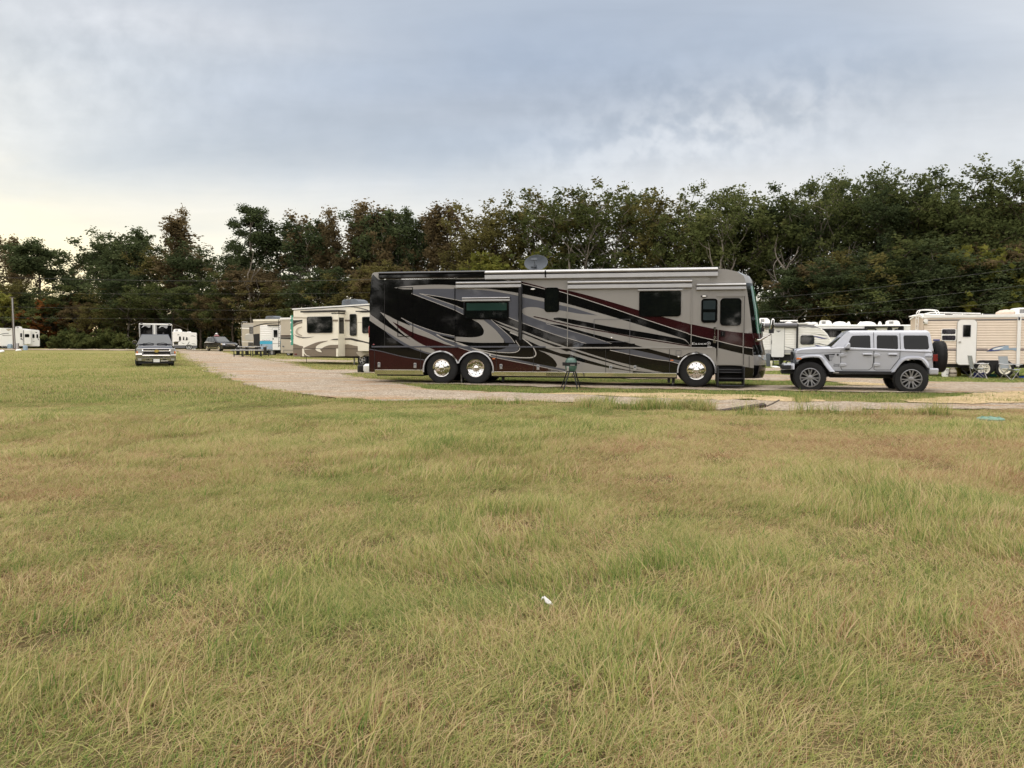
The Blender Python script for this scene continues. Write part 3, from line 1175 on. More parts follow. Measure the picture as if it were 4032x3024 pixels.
PROTO = {}
SPECS = {   # kind, height, width, leaf material, bark, leaves, crown base, leaf size
    'oak_a': ('oak', 19, 11.5, 'leaf_green', 'bark', 12500, .40, .30),
    'oak_b': ('oak', 19, 10.0, 'leaf_green', 'bark_pale', 7200, .45, .30),
    'oak_c': ('oak', 18, 11.0, 'leaf_olive', 'bark', 9000, .36, .30),
    'oak_d': ('oak', 19, 12.5, 'leaf_dark', 'bark', 13500, .42, .30),
    'oak_e': ('oak', 18, 9.0, 'leaf_dark', 'bark_pale', 11000, .40, .30),
    'oak_f': ('oak', 20, 9.5, 'leaf_rust', 'bark', 12000, .30, .32),
    'open_oak': ('oak', 19, 12, 'leaf_green', 'bark_pale', 6500, .48, .29),
    'thin_rust': ('thin', 20, 6.0, 'leaf_rust', 'bark', 3400, .38, .42),
    'thin_pale': ('thin', 18, 5.2, 'leaf_rust', 'bark_pale', 2000, .45, .38),
    'rust_full': ('thin', 21, 8.0, 'leaf_rust', 'bark', 8500, .2, .44),
    'pine': ('pine', 24, 9.5, 'leaf_dark', 'bark_pale', 10500, .5, .33),
    'pine_round': ('pine', 17, 10.5, 'leaf_dark', 'bark', 13000, .5, .33),
}
for i, (k, s) in enumerate(SPECS.items()):
    mb, v, tn = tree_proto(s[0], 100 + i, s[1], s[2], s[3], s[4], s[5], s[6], s[7])
    root = thing('broadleaf_tree' if s[0] == 'oak' else 'pine_tree' if s[0] == 'pine' else 'slender_tree', 'x', 'tree')
    mb.build('trunk', root, angle=80)
    cm = leaf_mesh('crown', v, tn, s[3])
    co = bpy.data.objects.new('crown', cm)
    COL.objects.link(co)
    co.parent = root
    PROTO[k] = [root, s[1], False]


def tree_depth(px):
    return float(np.interp(px, [-600, 0, 1000, 2000, 3000, 4032, 4700], [160, 150, 128, 102, 86, 76, 72]))


def put_tree(kind, px, topy, Y, label, group, wk=1.0):
    root, h0, used = PROTO[kind]
    b = at_depth(px, 1380, Y)
    z0 = g1(b.x, b.y)
    top = at_depth(px, topy, Y).z
    k = (top - z0) / h0
    loc = (b.x, b.y, z0 - .05)
    kw = k * wk * (.92 + .2 * random.random())
    if not used:
        PROTO[kind][2] = True
        o = root
        o.location = loc
        o.rotation_euler = (0, 0, random.random() * 6.28)
        o.scale = (kw, kw, k)
        o['label'] = label
        o['group'] = group
    else:
        o = dup(root, loc, random.random() * 6.28, label, group, (kw, kw, k))
    return o


def seg(px):
    """which stretch of the wood a column falls in, in words"""
    if px < 560:
        return 'beyond the open field'
    if px < 1130:
        return 'behind pickup and parked crossover'
    if px < 1480:
        return 'behind the cream fifth-wheel'
    if px < 2250:
        return 'behind the motorhome rear half'
    if px < 2980:
        return 'behind the motorhome front half'
    if px < 3560:
        return 'behind the off-road car'
    return 'behind the beige trailer'


NTH = 'first second third fourth fifth sixth seventh eighth ninth tenth eleventh twelfth'.split()
ROLL = {}


WORDS = {'oak_a': 'broad green leafy tree', 'oak_b': 'green tree with pale trunk', 'oak_c': 'olive brown broad tree', 'oak_d': 'dark green broad tree', 'oak_e': 'narrow dark green tree',
         'oak_f': 'rust tinged leafy tree', 'open_oak': 'open crowned green tree', 'thin_rust': 'slender rust brown tree', 'thin_pale': 'sparse pale brown slender tree',
         'rust_full': 'tall full rust brown tree', 'pine': 'tall dark pine', 'pine_round': 'round topped dark pine'}
FRONT = [  # skyline: kind, column, top, depth offset, width factor
    ('oak_c', -330, 960, 0, 1), ('oak_a', -210, 930, 4, 1), ('rust_full', -100, 935, 0, 1), ('thin_pale', -12, 920, 4, 1.2), ('thin_rust', 74, 930, 2, 1.0), ('oak_f', 98, 985, 8, .75), ('pine_round', 165, 952, 0, 1.15),
    ('thin_pale', 300, 1002, 6, 1.3), ('oak_d', 350, 1050, 2, .8), ('oak_e', 425, 950, 4, 1.2), ('oak_d', 488, 905, 0, .95), ('oak_e', 560, 918, 3, 1.25), ('oak_c', 640, 985, 0, .9),
    ('rust_full', 712, 824, 2, .72), ('thin_rust', 712, 850, 0, 1.5), ('oak_d', 800, 960, 6, .9), ('oak_d', 872, 940, 2, .9), ('pine', 1000, 810, 0, 1.05), ('oak_e', 1085, 885, 5, 1.3), ('thin_pale', 1190, 836, 3, 1.4),
    ('oak_e', 1258, 878, 6, 1.1), ('rust_full', 1328, 829, 2, .9), ('rust_full', 1402, 793, 0, 1.15), ('rust_full', 1440, 809, 5, .8), ('oak_e', 1502, 838, 2, 1.0), ('thin_rust', 1540, 818, 3, 1.2), ('oak_e', 1590, 828, 4, .75), ('oak_e', 1640, 858, 2, .6),
    ('oak_f', 1545, 905, 0, .8), ('thin_rust', 1700, 840, 3, 1.2), ('thin_rust', 1728, 804, 0, 1.1), ('thin_rust', 1772, 797, 2, 1.1), ('thin_pale', 1820, 850, 4, 1.2), ('oak_c', 1880, 852, 0, .8), ('oak_c', 1965, 793, 0, 1.0),
    ('oak_c', 2050, 790, 3, .85), ('oak_b', 2150, 757, 0, 1.0), ('oak_c', 2255, 750, 3, 1.0), ('oak_b', 2300, 749, -2, .9), ('oak_b', 2420, 758, 0, 1.0), ('open_oak', 2530, 751, 3, .9), ('oak_c', 2580, 752, 0, .8), ('oak_b', 2650, 746, 2, .9),
    ('oak_a', 2755, 764, 0, .8), ('open_oak', 2830, 757, -3, .8), ('oak_a', 2895, 722, 0, 1.0), ('oak_a', 2965, 750, 3, .75), ('oak_b', 3038, 757, 0, .7), ('oak_d', 3112, 735, 2, .8), ('open_oak', 3208, 697, 0, .85), ('oak_e', 3255, 707, 4, .9),
    ('open_oak', 3335, 717, 2, .7), ('open_oak', 3405, 681, 0, .85), ('oak_b', 3447, 689, 4, .8), ('oak_d', 3490, 704, 0, .7), ('oak_a', 3556, 694, 3, .8), ('oak_a', 3620, 694, 0, .75), ('oak_a', 3700, 666, 0, 1.05), ('oak_d', 3768, 669, 3, .9), ('oak_a', 3824, 684, 0, .9),
    ('oak_a', 3872, 712, -2, .8), ('oak_a', 3915, 742, 2, .8), ('oak_c', 3985, 763, 0, .9), ('oak_f', 4040, 788, 2, .9), ('oak_a', 4150, 740, 0, 1), ('oak_d', 4290, 720, 3, 1), ('oak_a', 4450, 700, 0, 1.1)]
for kind, px, ty, dy, wk in FRONT:
    s = WORDS[kind]
    o = put_tree(kind, px, ty, tree_depth(px) + dy, s, f'tall trees of the wood {seg(px)}', wk)
    ROLL.setdefault((s, seg(px), ''), []).append((px, o))
# second storey: lower trees at the front edge, closing the wood below the skyline
random.seed(21)
LOW = ['oak_c', 'oak_f', 'oak_a', 'oak_f', 'oak_e', 'oak_d', 'oak_c', 'oak_c', 'rust_full', 'oak_f']
px = -480
while px < 4600:
    Y = tree_depth(px) - 6 - 3 * random.random()
    sky = float(np.interp(px, [f[1] for f in sorted(FRONT, key=lambda q: q[1])], [f[2] for f in sorted(FRONT, key=lambda q: q[1])]))
    gap = .66 if 1800 < px < 3050 else .38
    ty = sky + (1345 - sky) * (gap + .18 * random.random())
    kind = random.choice(LOW if px < 2000 else ['oak_a', 'oak_d', 'oak_c', 'oak_e', 'oak_d', 'oak_f'])
    o = put_tree(kind, px, ty, Y, WORDS[kind], f'lower trees of the wood {seg(px)}', 1.35)
    ROLL.setdefault((WORDS[kind], seg(px), 'shorter '), []).append((px, o))
    px += (56 if px < 1500 else 78) * (.8 + .5 * random.random())
for (wd_, sg_, pre), mem in ROLL.items():
    mem.sort(key=lambda q: q[0])
    for k, (_, o) in enumerate(mem):
        o['label'] = f'{pre or "tall "}{wd_} {sg_}' if len(mem) == 1 else f'{NTH[k]} {pre}{wd_} from the left, {"" if pre else "skyline "}{sg_}'
# coloured small trees
SMALL = {}
for nm, mat, words in (('yellow', 'leaf_yellow', 'yellow green young tree'), ('orange', 'leaf_orange', 'small orange leaved tree'), ('bright', 'leaf_shrub', 'bright green young tree')):
    rng = np.random.default_rng(len(nm))
    mb, v, tn = tree_proto('oak', 300 + len(nm), 6, 4.2, mat, 'bark', 2600, .12, .34)
    root = thing('young_tree', words, 'tree')
    mb.build('trunk', root, angle=80)
    co = bpy.data.objects.new('crown', leaf_mesh('crown', v, tn, mat))
    COL.objects.link(co)
    co.parent = root
    SMALL[nm] = [root, 6.0, False]
for nm, px, ty, by, Y, lab in (
        ('orange', 200, 1178, 1330, 138, 'small orange leaved tree low in the wood right of the far left trailer'), ('orange', 283, 1162, 1330, 141, 'larger orange leaved tree low in the wood beyond the field'),
        ('bright', 345, 1152, 1310, 143, 'bright green young tree beside the orange leaved one'), ('yellow', 15, 1150, 1330, 135, 'tall yellow green young tree behind the leaning pole'),
        ('yellow', 3800, 975, 1230, 71, 'yellow green young tree above the beige trailer door'), ('yellow', 3925, 985, 1240, 69, 'yellow green young tree above the right end of the beige trailer'), ('yellow', 4010, 1120, 1260, 67, 'low yellow green tree at the right edge of the photo'),
        ('bright', 3790, 1150, 1260, 70, 'low bright green tree right behind the beige trailer roof'), ('yellow', 2120, 1000, 1130, 96, 'yellow green young tree behind the roof satellite dish'), ('bright', 1130, 1215, 1330, 108, 'bright green bush behind the low beige camper'),
        ('yellow', 1900, 1000, 1130, 97, 'yellow green young tree above the rear of the dark motorhome')):
    root, h0, used = SMALL[nm]
    b = at_depth(px, 1380, Y)
    z0 = g1(b.x, b.y)
    k = (at_depth(px, ty, Y).z - z0) / h0
    if not used:
        SMALL[nm][2] = True
        o = root
        o.location = (b.x, b.y, z0)
    else:
        o = dup(root, (b.x, b.y, z0), random.random() * 6)
    kk = min(k, 1.5)
    o.scale = (kk, kk, k)
    o['label'] = lab
    o['group'] = 'small bright trees along the wood edge'

# bare pale trees standing out against the dark wood
for i, (px, ty, Y, sd_, lab) in enumerate(((3092, 930, 79, 5, 'bare pale forked tree against the dark wood right of the motorhome nose'), (3575, 1080, 73, 9, 'thin bare pale tree just left of the beige trailer'), (3690, 1010, 72, 14, 'bare pale leaning tree above the beige trailer'),
                                          (2840, 880, 82, 3, 'bare grey tree rising above the front of the motorhome'), (990, 960, 118, 7, 'bare pale trunk under the tall pine'), (2240, 960, 92, 4, 'bare grey forked tree right of the roof satellite dish'))):
    rng = np.random.default_rng(sd_)
    b = at_depth(px, 1380, Y)
    z0 = g1(b.x, b.y)
    h = at_depth(px, ty, Y).z - z0
    root = thing('bare_tree', lab, 'tree', (b.x, b.y, z0 - .1))
    mb = MB()
    tips = []
    tp = [Vector((0, 0, -.2))]
    for k in range(1, 7):
        tp.append(Vector((tp[-1].x + rng.normal(0, .16), 0, h * .72 * k / 6)))
    mb.tube(tp, [.20 - .018 * k for k in range(7)], 'bark_pale', 7, False)
    mb.build('trunk', root, angle=80)
    mb = MB()
    for k in range(5):
        a = rng.random() * 6.28
        limb(mb, tp[2 + k] if k < 4 else tp[6], Vector((math.cos(a), math.sin(a) * .5, .9)).normalized(), h * (.22 + .1 * rng.random()), .11, rng, 1, tips, 'bark_pale', .5)
    mb.build('branches', root, angle=80)
# pale green shrubs at the far edge of the field
rng = np.random.default_rng(77)
C = rng.normal(0, 1, (26, 3)) * np.array([1.3, 1.0, .45]) + np.array([0, 0, 1.0])
v, tn = add_leaves(C, np.full(26, .55), 1500, .30, rng, .8, .2)
v[:, 2] = np.abs(v[:, 2])
sh = leaf_mesh('shrub', v, tn, 'leaf_shrub')
for i, (px, h) in enumerate(((240, 1.0), (268, 1.35), (296, 1.25), (325, .9), (352, 1.1), (380, 1.05), (410, 1.3), (436, 1.35), (462, 1.0), (490, .9))):
    b = at_depth(px, 1375, 119 + (i % 3))
    o = bpy.data.objects.new('shrub', sh)
    COL.objects.link(o)
    o.location = (b.x, b.y, g1(b.x, b.y))
    o.rotation_euler = (0, 0, i * 1.7)
    o.scale = (.95, .95, h)
    tag(o, 'pale green shrub in the row along the far edge of the field', 'shrub', 'pale shrubs at the far field edge')

# undergrowth that fills the foot of the wood: nobody could count it
rng = np.random.default_rng(5)
C, R = [], []
for k in range(1500):
    px = -700 + 5500 * rng.random()
    lay = rng.random()
    Y = tree_depth(px) - 9 + lay * 26
    b = at_depth(px, 1380, Y)
    hm = (2.2 + 4.5 * lay) if 1500 < px < 3050 else (2.5 + 9.5 * lay)
    C.append((b.x, b.y, g1(b.x, b.y) + hm * rng.random()))
    R.append(1.1 + 1.2 * rng.random())
for k in range(520):
    px = -700 + 2300 * rng.random()
    Y = tree_depth(px) - 4 + rng.random() * 20
    b = at_depth(px, 1380, Y)
    C.append((b.x, b.y, g1(b.x, b.y) + 6.5 * rng.random() ** 1.2))
    R.append(1.0 + 1.0 * rng.random())
C, R = np.array(C), np.array(R)
for nm, mat, q in (('undergrowth', 'leaf_dark', 0), ('undergrowth', 'leaf_olive', 1), ('undergrowth', 'leaf_rust', 2)):
    sel = rng.random(len(C)) < (.6, .5, .25)[q]
    v, tn = add_leaves(C[sel], R[sel], (82000, 56000, 24000)[q], .55, rng, .85, .3)
    o = bpy.data.objects.new('undergrowth', leaf_mesh('undergrowth', v, tn, mat))
    COL.objects.link(o)
    tag(o, ('dark green thicket filling the foot of the wood', 'olive green thicket filling the foot of the wood', 'rust brown thicket filling the foot of the wood')[q], 'thicket', kind='stuff')
# the wood behind the photographer, one far mass (it shows only as a reflection in paint and glass)
C, R = [], []
for k in range(1500):
    x = -130 + 260 * rng.random()
    hh = 14 + 3.5 * math.sin(x * .11) + 2.5 * math.sin(x * .37 + 1) + 1.5 * math.sin(x * .9)
    C.append((x, -78 - 22 * rng.random(), hh * rng.random() ** .7))
    R.append(1.5 + 1.3 * rng.random())
for k in range(600):      # the wood runs on past the right edge of the photo
    y = -100 + 165 * rng.random()
    C.append((82 + 22 * rng.random() - .12 * y, y, (15 + 3 * math.sin(y * .2)) * rng.random() ** .7))
    R.append(1.6 + 1.4 * rng.random())
for k in range(1300):      # and its wings, closing the clearing on the left and right
    y = -100 + 250 * rng.random()
    hh = 15 + 3 * math.sin(y * .13) + 2 * math.sin(y * .41 + 1)
    sd = -1 if k % 2 else 1
    C.append((sd * (150 + 25 * rng.random()) + (-15 if sd < 0 else 10), y, hh * rng.random() ** .7))
    R.append(1.6 + 1.4 * rng.random())
v, tn = add_leaves(np.array(C), np.array(R), 230000, 1.15, rng, .9, .2)
o = bpy.data.objects.new('woodland', leaf_mesh('woodland', v, tn, 'leaf_dark'))
COL.objects.link(o)
tag(o, 'dark wood closing in the clearing around the camp ground', 'woods', kind='stuff')
# ------------------------------------------------------------------ vehicle materials
pmat('champagne', s2l((143, 140, 135)), .32, .25, coat=.8, var=.03, vscale=.6, wave=.05)
pmat('gloss_black', (.004, .004, .0042), .04, 0, var=.1, wave=.06, spec=.5)
pmat('slate_paint', s2l((76, 78, 86)), .3, .2, coat=.7, var=.05, wave=.05)
pmat('maroon_paint', (.026, .006, .007), .05, 0, var=.1, wave=.05, spec=.5)
pmat('silver_line', s2l((178, 174, 168)), .3, .2, coat=.6, var=.03)
pmat('tyre', (.018, .018, .018), .85, var=.3, bump=.25, bscale=60, spec=.25)
pmat('chrome', (.72, .70, .67), .08, 1.0, var=.03)
pmat('dull_metal', (.42, .41, .40), .35, .9, var=.12)
pmat('alu', s2l((180, 180, 180)), .33, .55, var=.05)
pmat('black_plastic', (.016, .016, .017), .55, var=.2, spec=.35)
pmat('dark_steel', (.03, .03, .032), .5, .4, var=.2)
pmat('chassis', (.012, .011, .010), .8, var=.3)
gmat('dark_glass', (.004, .005, .005))
gmat('car_glass', (.003, .0035, .0035), .03, .05)
pmat('bumper_chrome', (.46, .45, .44), .16, 1.0)
gmat('green_glass', s2l((40, 92, 72)), .08)
gmat('screen_glass', s2l((44, 52, 54)), .05, .2)
gmat('sash_tint', s2l((36, 56, 50)), .05, .2)
pmat('red_lens', (.17, .012, .012), .15, coat=.8)
pmat('amber_lens', (.62, .16, .02), .2, coat=.8)
pmat('clear_lens', (.55, .56, .58), .08, .5, coat=1)
pmat('white_paint', s2l((226, 226, 222)), .4, var=.04, vscale=1.0, dirt=.06)
pmat('white_bright', s2l((240, 239, 234)), .4, var=.03)
pmat('cream_paint', s2l((235, 229, 211)), .35, coat=.3, var=.04, vscale=.8)
pmat('taupe_paint', s2l((124, 112, 96)), .35, coat=.3, var=.05)
pmat('greige_paint', s2l((180, 170, 152)), .4, coat=.2, var=.05)
pmat('brown_black', s2l((38, 32, 28)), .4, coat=.3, var=.1)
pmat('beige_siding', s2l((233, 217, 198)), .45, var=.05, vscale=.7, dirt=.10)
pmat('grey_graphic', s2l((92, 92, 96)), .4, var=.05)
pmat('blue_graphic', s2l((52, 60, 120)), .4, var=.05)
pmat('turquoise', s2l((62, 168, 200)), .45, var=.05)
pmat('blue_grey', s2l((150, 170, 188)), .5, var=.15, vscale=4)
pmat('silver_paint', s2l((182, 185, 192)), .34, .42, coat=.4, var=.02)
pmat('navy_paint', (.008, .009, .014), .07, 0, var=.1, spec=.55)
pmat('rubber', (.012, .012, .012), .9, var=.2)
pmat('gold_badge', s2l((196, 170, 96)), .3, .6)
pmat('white_letter', (.55, .55, .55), .4, .3)
pmat('black_letter', (.01, .01, .01), .4)
pmat('grey_plastic', s2l((84, 90, 96)), .6, var=.1)


def wheel(parent, c, R, wd, rim, style, out=-1, name='wheel', mat_rim='chrome', rz=0.0, mat_hub=None):
    """axle along local y; out = which way the outer face looks. wheel (rim and hub) > tyre"""
    cx, cy, cz = c
    o = out
    t = MB()
    h = wd / 2
    pr = [(rim * .99, -h * .75), (rim * 1.02, -h * .92), (R * .80, -h * 1.0), (R * .93, -h * .93), (R * .985, -h * .72), (R, -h * .4), (R, h * .4), (R * .985, h * .72), (R * .93, h * .93), (R * .80, h), (rim * 1.02, h * .92), (rim * .99, h * .75)]
    t.lathe(pr, (0, 0, 0), 'y', 'tyre', 44, caps=False)
    nb = 60
    for k in range(nb):       # tread blocks and shoulder lugs
        a = 2 * PI * k / nb
        ca, sa = math.cos(a), math.sin(a)
        if style == 'offroad':
            for sgn in (-1, 1):
                vs = []
                for rr, yy, da in ((R * .955, h * .98, .018), (R * .955, h * .98, -.018), (R * 1.018, h * .74, -.022), (R * 1.018, h * .74, .022), (R * 1.02, h * .30, .022), (R * 1.02, h * .30, -.022)):
                    vs.append((rr * math.cos(a + da + sgn * .02), sgn * yy, rr * math.sin(a + da + sgn * .02)))
                t.add(vs, [(0, 1, 2, 3), (3, 2, 5, 4)], 'tyre')
    w = MB()
    f = o * h
    if style == 'truck_out' or style == 'truck_in':
        w.lathe([(rim * 1.03, f * .90), (rim * 1.0, f * 1.02), (rim * .93, f * 1.0), (rim * .90, f * (.72 if style == 'truck_out' else .8)), (rim * .52, f * (.95 if style == 'truck_out' else .35)), (rim * .30, f * (1.0 if style == 'truck_out' else .38)),
                 (rim * .28, f * (1.22 if style == 'truck_out' else .75)), (rim * .13, f * (1.36 if style == 'truck_out' else 1.0)), (0, f * (1.38 if style == 'truck_out' else 1.02))], (0, 0, 0), 'y', mat_rim, 40, caps=False)
        for k in range(10):
            a = 2 * PI * (k + .5) / 10
            rr = rim * .735
            yy = f * (.86 if style == 'truck_out' else .60)
            w.lathe([(rim * .062, yy + o * .012), (rim * .05, yy + o * .016), (0, yy + o * .016)], (rr * math.cos(a), 0, rr * math.sin(a)), 'y', 'chassis', 10)
            rr = rim * .42
            yy = f * (.98 if style == 'truck_out' else .38)
            w.lathe([(rim * .05, yy), (rim * .045, yy + o * .035), (0, yy + o * .04)], (rr * math.cos(a), 0, rr * math.sin(a)), 'y', mat_rim, 8)
    elif style in ('offroad', 'spoke', 'five'):
        nsp = {'offroad': 14, 'spoke': 10, 'five': 5}[style]
        w.lathe([(rim * 1.03, f * .80), (rim * 1.02, f * .98), (rim * .95, f * 1.0), (rim * .90, f * .86), (rim * .89, f * .2), (rim * .5, f * .12), (0, f * .12)], (0, 0, 0), 'y', mat_rim, 40, caps=False)
        w.lathe([(rim * .885, f * .22), (0, f * .18)], (0, 0, 0), 'y', 'chassis', 24)
        w.lathe([(rim * .27, f * .5), (rim * .25, f * .92), (rim * .17, f * .95), (rim * .15, f * 1.05), (0, f * 1.06)], (0, 0, 0), 'y', mat_hub or mat_rim, 24, caps=False)
        for k in range(nsp):
            a = 2 * PI * k / nsp
            tw = .09 if style == 'offroad' else 0
            sw = {'offroad': .055, 'spoke': .06, 'five': .15}[style]
            A, B = rim * .2, rim * .92
            pts = []
            for rr, ang, ww, yy in ((A, a, sw * 1.1, .90), (rim * .55, a + (tw if k % 2 else -tw), sw * .9, .93), (B, a + (tw * .3 if k % 2 else -tw * .3), sw * 1.25, .97)):
                for sgn in (1, -1):
                    pts.append((rr * math.cos(ang) - sgn * ww * rim * math.sin(ang), f * yy, rr * math.sin(ang) + sgn * ww * rim * math.cos(ang)))
            back = [(p[0], f * .5, p[2]) for p in pts]
            vs = pts + back
            w.add(vs, [(0, 1, 3, 2), (2, 3, 5, 4), (0, 2, 8, 6), (2, 4, 10, 8), (1, 7, 9, 3), (3, 9, 11, 5)], mat_rim)
    else:   # plain steel wheel with round holes
        w.lathe([(rim * 1.03, f * .85), (rim * 1.0, f * 1.0), (rim * .9, f * .95), (rim * .85, f * .7), (rim * .4, f * .8), (rim * .3, f * .75), (rim * .25, f * 1.0), (0, f * 1.05)], (0, 0, 0), 'y', mat_rim, 32, caps=False)
        for k in range(8):
            a = 2 * PI * k / 8
            w.lathe([(rim * .085, f * .77 + o * .01), (0, f * .77 + o * .012)], (rim * .62 * math.cos(a), 0, rim * .62 * math.sin(a)), 'y', 'chassis', 8)
    wo = w.build(name, parent)
    wo.location = (cx, cy, cz)
    wo.rotation_euler = (0, 0, rz)
    t.build('tyre', wo, angle=40)
    return wo


def window(parent, pts, y, glass='dark_glass', frame='black_plastic', rim=.03, proud=.012, name='window', label=None):
    """window = frame ring mesh, its pane a sub-part"""
    n = len(pts)
    cx, cz = sum(p[0] for p in pts) / n, sum(p[1] for p in pts) / n
    wd = max(p[0] for p in pts) - min(p[0] for p in pts)
    ht = max(p[1] for p in pts) - min(p[1] for p in pts)
    kx, kz = max(.1, 1 - 2 * rim / wd), max(.1, 1 - 2 * rim / ht)
    inn = [(cx + (p[0] - cx) * kx, cz + (p[1] - cz) * kz) for p in pts]
    f = MB()
    vs = [(p[0], y, p[1]) for p in pts] + [(p[0], y - proud, p[1]) for p in pts] + [(p[0], y - proud, p[1]) for p in inn] + [(p[0], y, p[1]) for p in inn]
    fs = []
    for i in range(n):
        j = (i + 1) % n
        for a in (0, 1, 2):
            fs.append((a * n + i, a * n + j, (a + 1) * n + j, (a + 1) * n + i))
    f.add(vs, fs, frame)
    fo = f.build(name, parent, label)
    g = MB()
    g.flat(inn, y - proud * .45, glass)
    g.build('pane', fo)
    return fo


def front_ac(parent, x0, x1, z0, z1, y0, y1, mat='white_bright', name='air_conditioner'):
    """rounded roof unit with a louvred face"""
    L, h = x1 - x0, z1 - z0
    prof = [(x0, z0), (x0 + .02 * L, z0 + h * .75), (x0 + .08 * L, z1 - .05 * h), (x0 + .2 * L, z1), (x0 + .75 * L, z1), (x0 + .92 * L, z0 + h * .7), (x1, z0 + h * .15), (x1, z0)]
    mb = MB()
    mb.prism(prof, y0, y1, mat)
    o = mb.build(name, parent, bevel=.03)
    g = MB()
    for k in range(6):
        zz = z0 + h * (.22 + .1 * k)
        g.box(x0 + .2 * L, x0 + .5 * L, y0 - .012, y0 + .02, zz, zz + h * .05, 'grey_graphic')
    g.build('grille', o)
    return o
# ------------------------------------------------------------------ the big motorhome
S = Side(1736, 26.64, 2742, 25.2, base=.05)
MH = S.thing('motorhome', 'long black, silver and maroon motorhome with swooping stripes and three axles', 'motorhome')
W = 2.55


def q1(x, y, off=0.0):
    return S(z1(x, y), off)


def q2(x, y, off=0.0):
    return S(z2(x, y), off)


def q3(x, y, off=0.0):
    return S(z3(x, y), off)


def L1(*p):
    return [q1(*a) for a in p]


def L2(*p):
    return [q2(*a) for a in p]


def L3(*p):
    return [q3(*a) for a in p]


kz = (q1(100, 0)[0] - q1(0, 0)[0]) / 100      # metres per zoom-1 unit
c_tag, c_drv, c_frt = q1(828, 1282), q1(1190, 1284), q3(570, 1372)
RA = 187 * kz
RF = q3(795, 1372)[0] - c_frt[0]
holes = [circ(c_tag[0], c_tag[1], RA, 48), circ(c_drv[0], c_drv[1], RA, 48), circ(c_frt[0], c_frt[1], RF, 48)]
zb = q1(300, 1308)[1]          # skirt bottom at the rear
zbf = q2(900, 1392)[1]
# side outline with the wheel openings
bot_r = q1(62, 1300)
nose_x = q3(1225, 925)[0]
edge = L3((1145, 335), (1168, 480), (1190, 640), (1212, 830), (1222, 925))
low = L3((1225, 1060), (1235, 1180), (1240, 1300), (1235, 1400), (1225, 1452))
roof = [q1(180, 247), q3(800, 170), q3(930, 180), q3(1040, 205), q3(1110, 245), q3(1135, 290)]
rear = L1((62, 1300), (60, 1060), (72, 700), (66, 620), (78, 430), (88, 300), (98, 262), (118, 249))


def arc(c, r, a0, a1, n=16):
    return [(c[0] + r * math.cos(math.radians(a0 + (a1 - a0) * k / n)), c[1] + r * math.sin(math.radians(a0 + (a1 - a0) * k / n))) for k in range(n + 1)]


a_low = math.degrees(math.asin((zb - c_tag[1]) / RA))
amid = math.degrees(math.acos(((c_drv[0] - c_tag[0]) / 2) / RA))
afl = math.degrees(math.asin((zbf - c_frt[1]) / RF))
bottom = [(rear[0][0], zb)] + arc(c_tag, RA, 180 - a_low, amid) + arc(c_drv, RA, 180 - amid, a_low)[1:] + [(c_drv[0] + RA + .3, zb)] + [(c_frt[0] - RF - .3, zbf)] + arc(c_frt, RF, 180 - afl, afl - 0)
step_l, step_r = q3(806, 1300), q3(1112, 1300)
outline = bottom + [(step_l[0], zbf), (step_l[0], step_l[1]), (step_r[0], step_r[1]), (step_r[0], low[-1][1])] + [low[-1]] + list(reversed(low[:-1])) + list(reversed(edge)) + list(reversed(roof)) + list(reversed(rear[1:]))
body = MB()
o2 = outline
n = len(o2)
YR = .10                      # roof edge rounding is hidden by the awning
vs = [(p[0], 0, p[1]) for p in o2] + [(p[0], W, p[1]) for p in o2]
# near and far sides, cut round the wheels
body.clipped(o2, 0.0, 'champagne')
body.clipped(o2, W, 'gloss_black')
for i in range(n):
    j = (i + 1) % n
    a, b = o2[i], o2[j]
    mid = ((a[0] + b[0]) / 2, (a[1] + b[1]) / 2)
    if mid[0] > edge[0][0] - .02 and mid[0] > step_r[0] + .05 and mid[1] > low[-1][1] - .01 and mid[1] < roof[-1][1] + .2:
        continue              # the rounded nose closes this
    mt = 'champagne' if mid[1] > zbf + 1.5 else 'gloss_black'
    body.add([(a[0], 0, a[1]), (b[0], 0, b[1]), (b[0], W, b[1]), (a[0], W, a[1])], [(0, 1, 2, 3)], mt)
# rounded nose: plan curve swept over the height
PN = 13


def nose_row(p, bulge):
    r = []
    for k in range(PN + 1):
        tt = k / PN
        e = 1 - abs(1 - 2 * tt) ** 3.2
        r.append((p[0] + bulge * e, W * tt, p[1]))
    return r


prof = [(roof[-3], .22), (roof[-2], .34), (roof[-1], .36), (edge[0], .36)]
body.grid([nose_row(p, b) for p, b in prof], 'champagne')
ws = [(edge[0], .36), (edge[1], .37), (edge[2], .38), (edge[3], .39), (edge[4], .40)]
lowp = [(edge[4], .40), (q3(1226, 990), .44), (low[0], .47), (q3(1232, 1130), .50), (low[1], .52), (low[2], .53), (low[3], .50), (low[4], .46)]
body.grid([nose_row(p, b) for p, b in lowp], 'maroon_paint', ['maroon_paint', 'maroon_paint', 'gloss_black', 'gloss_black', 'champagne', 'gloss_black', 'gloss_black'])
row = nose_row(low[4], .46)
body.add(row, [list(range(len(row)))], 'gloss_black')

# ---- painted graphics, a coat at a time
def paint(pts, lay, mat):
    body.clipped(pts, -.0012 * lay, mat, holes)


def line(pts, wd=5, lay=9, mat='silver_line'):
    body.ribbon(pts, wd * kz, -.0012 * lay, mat, holes)


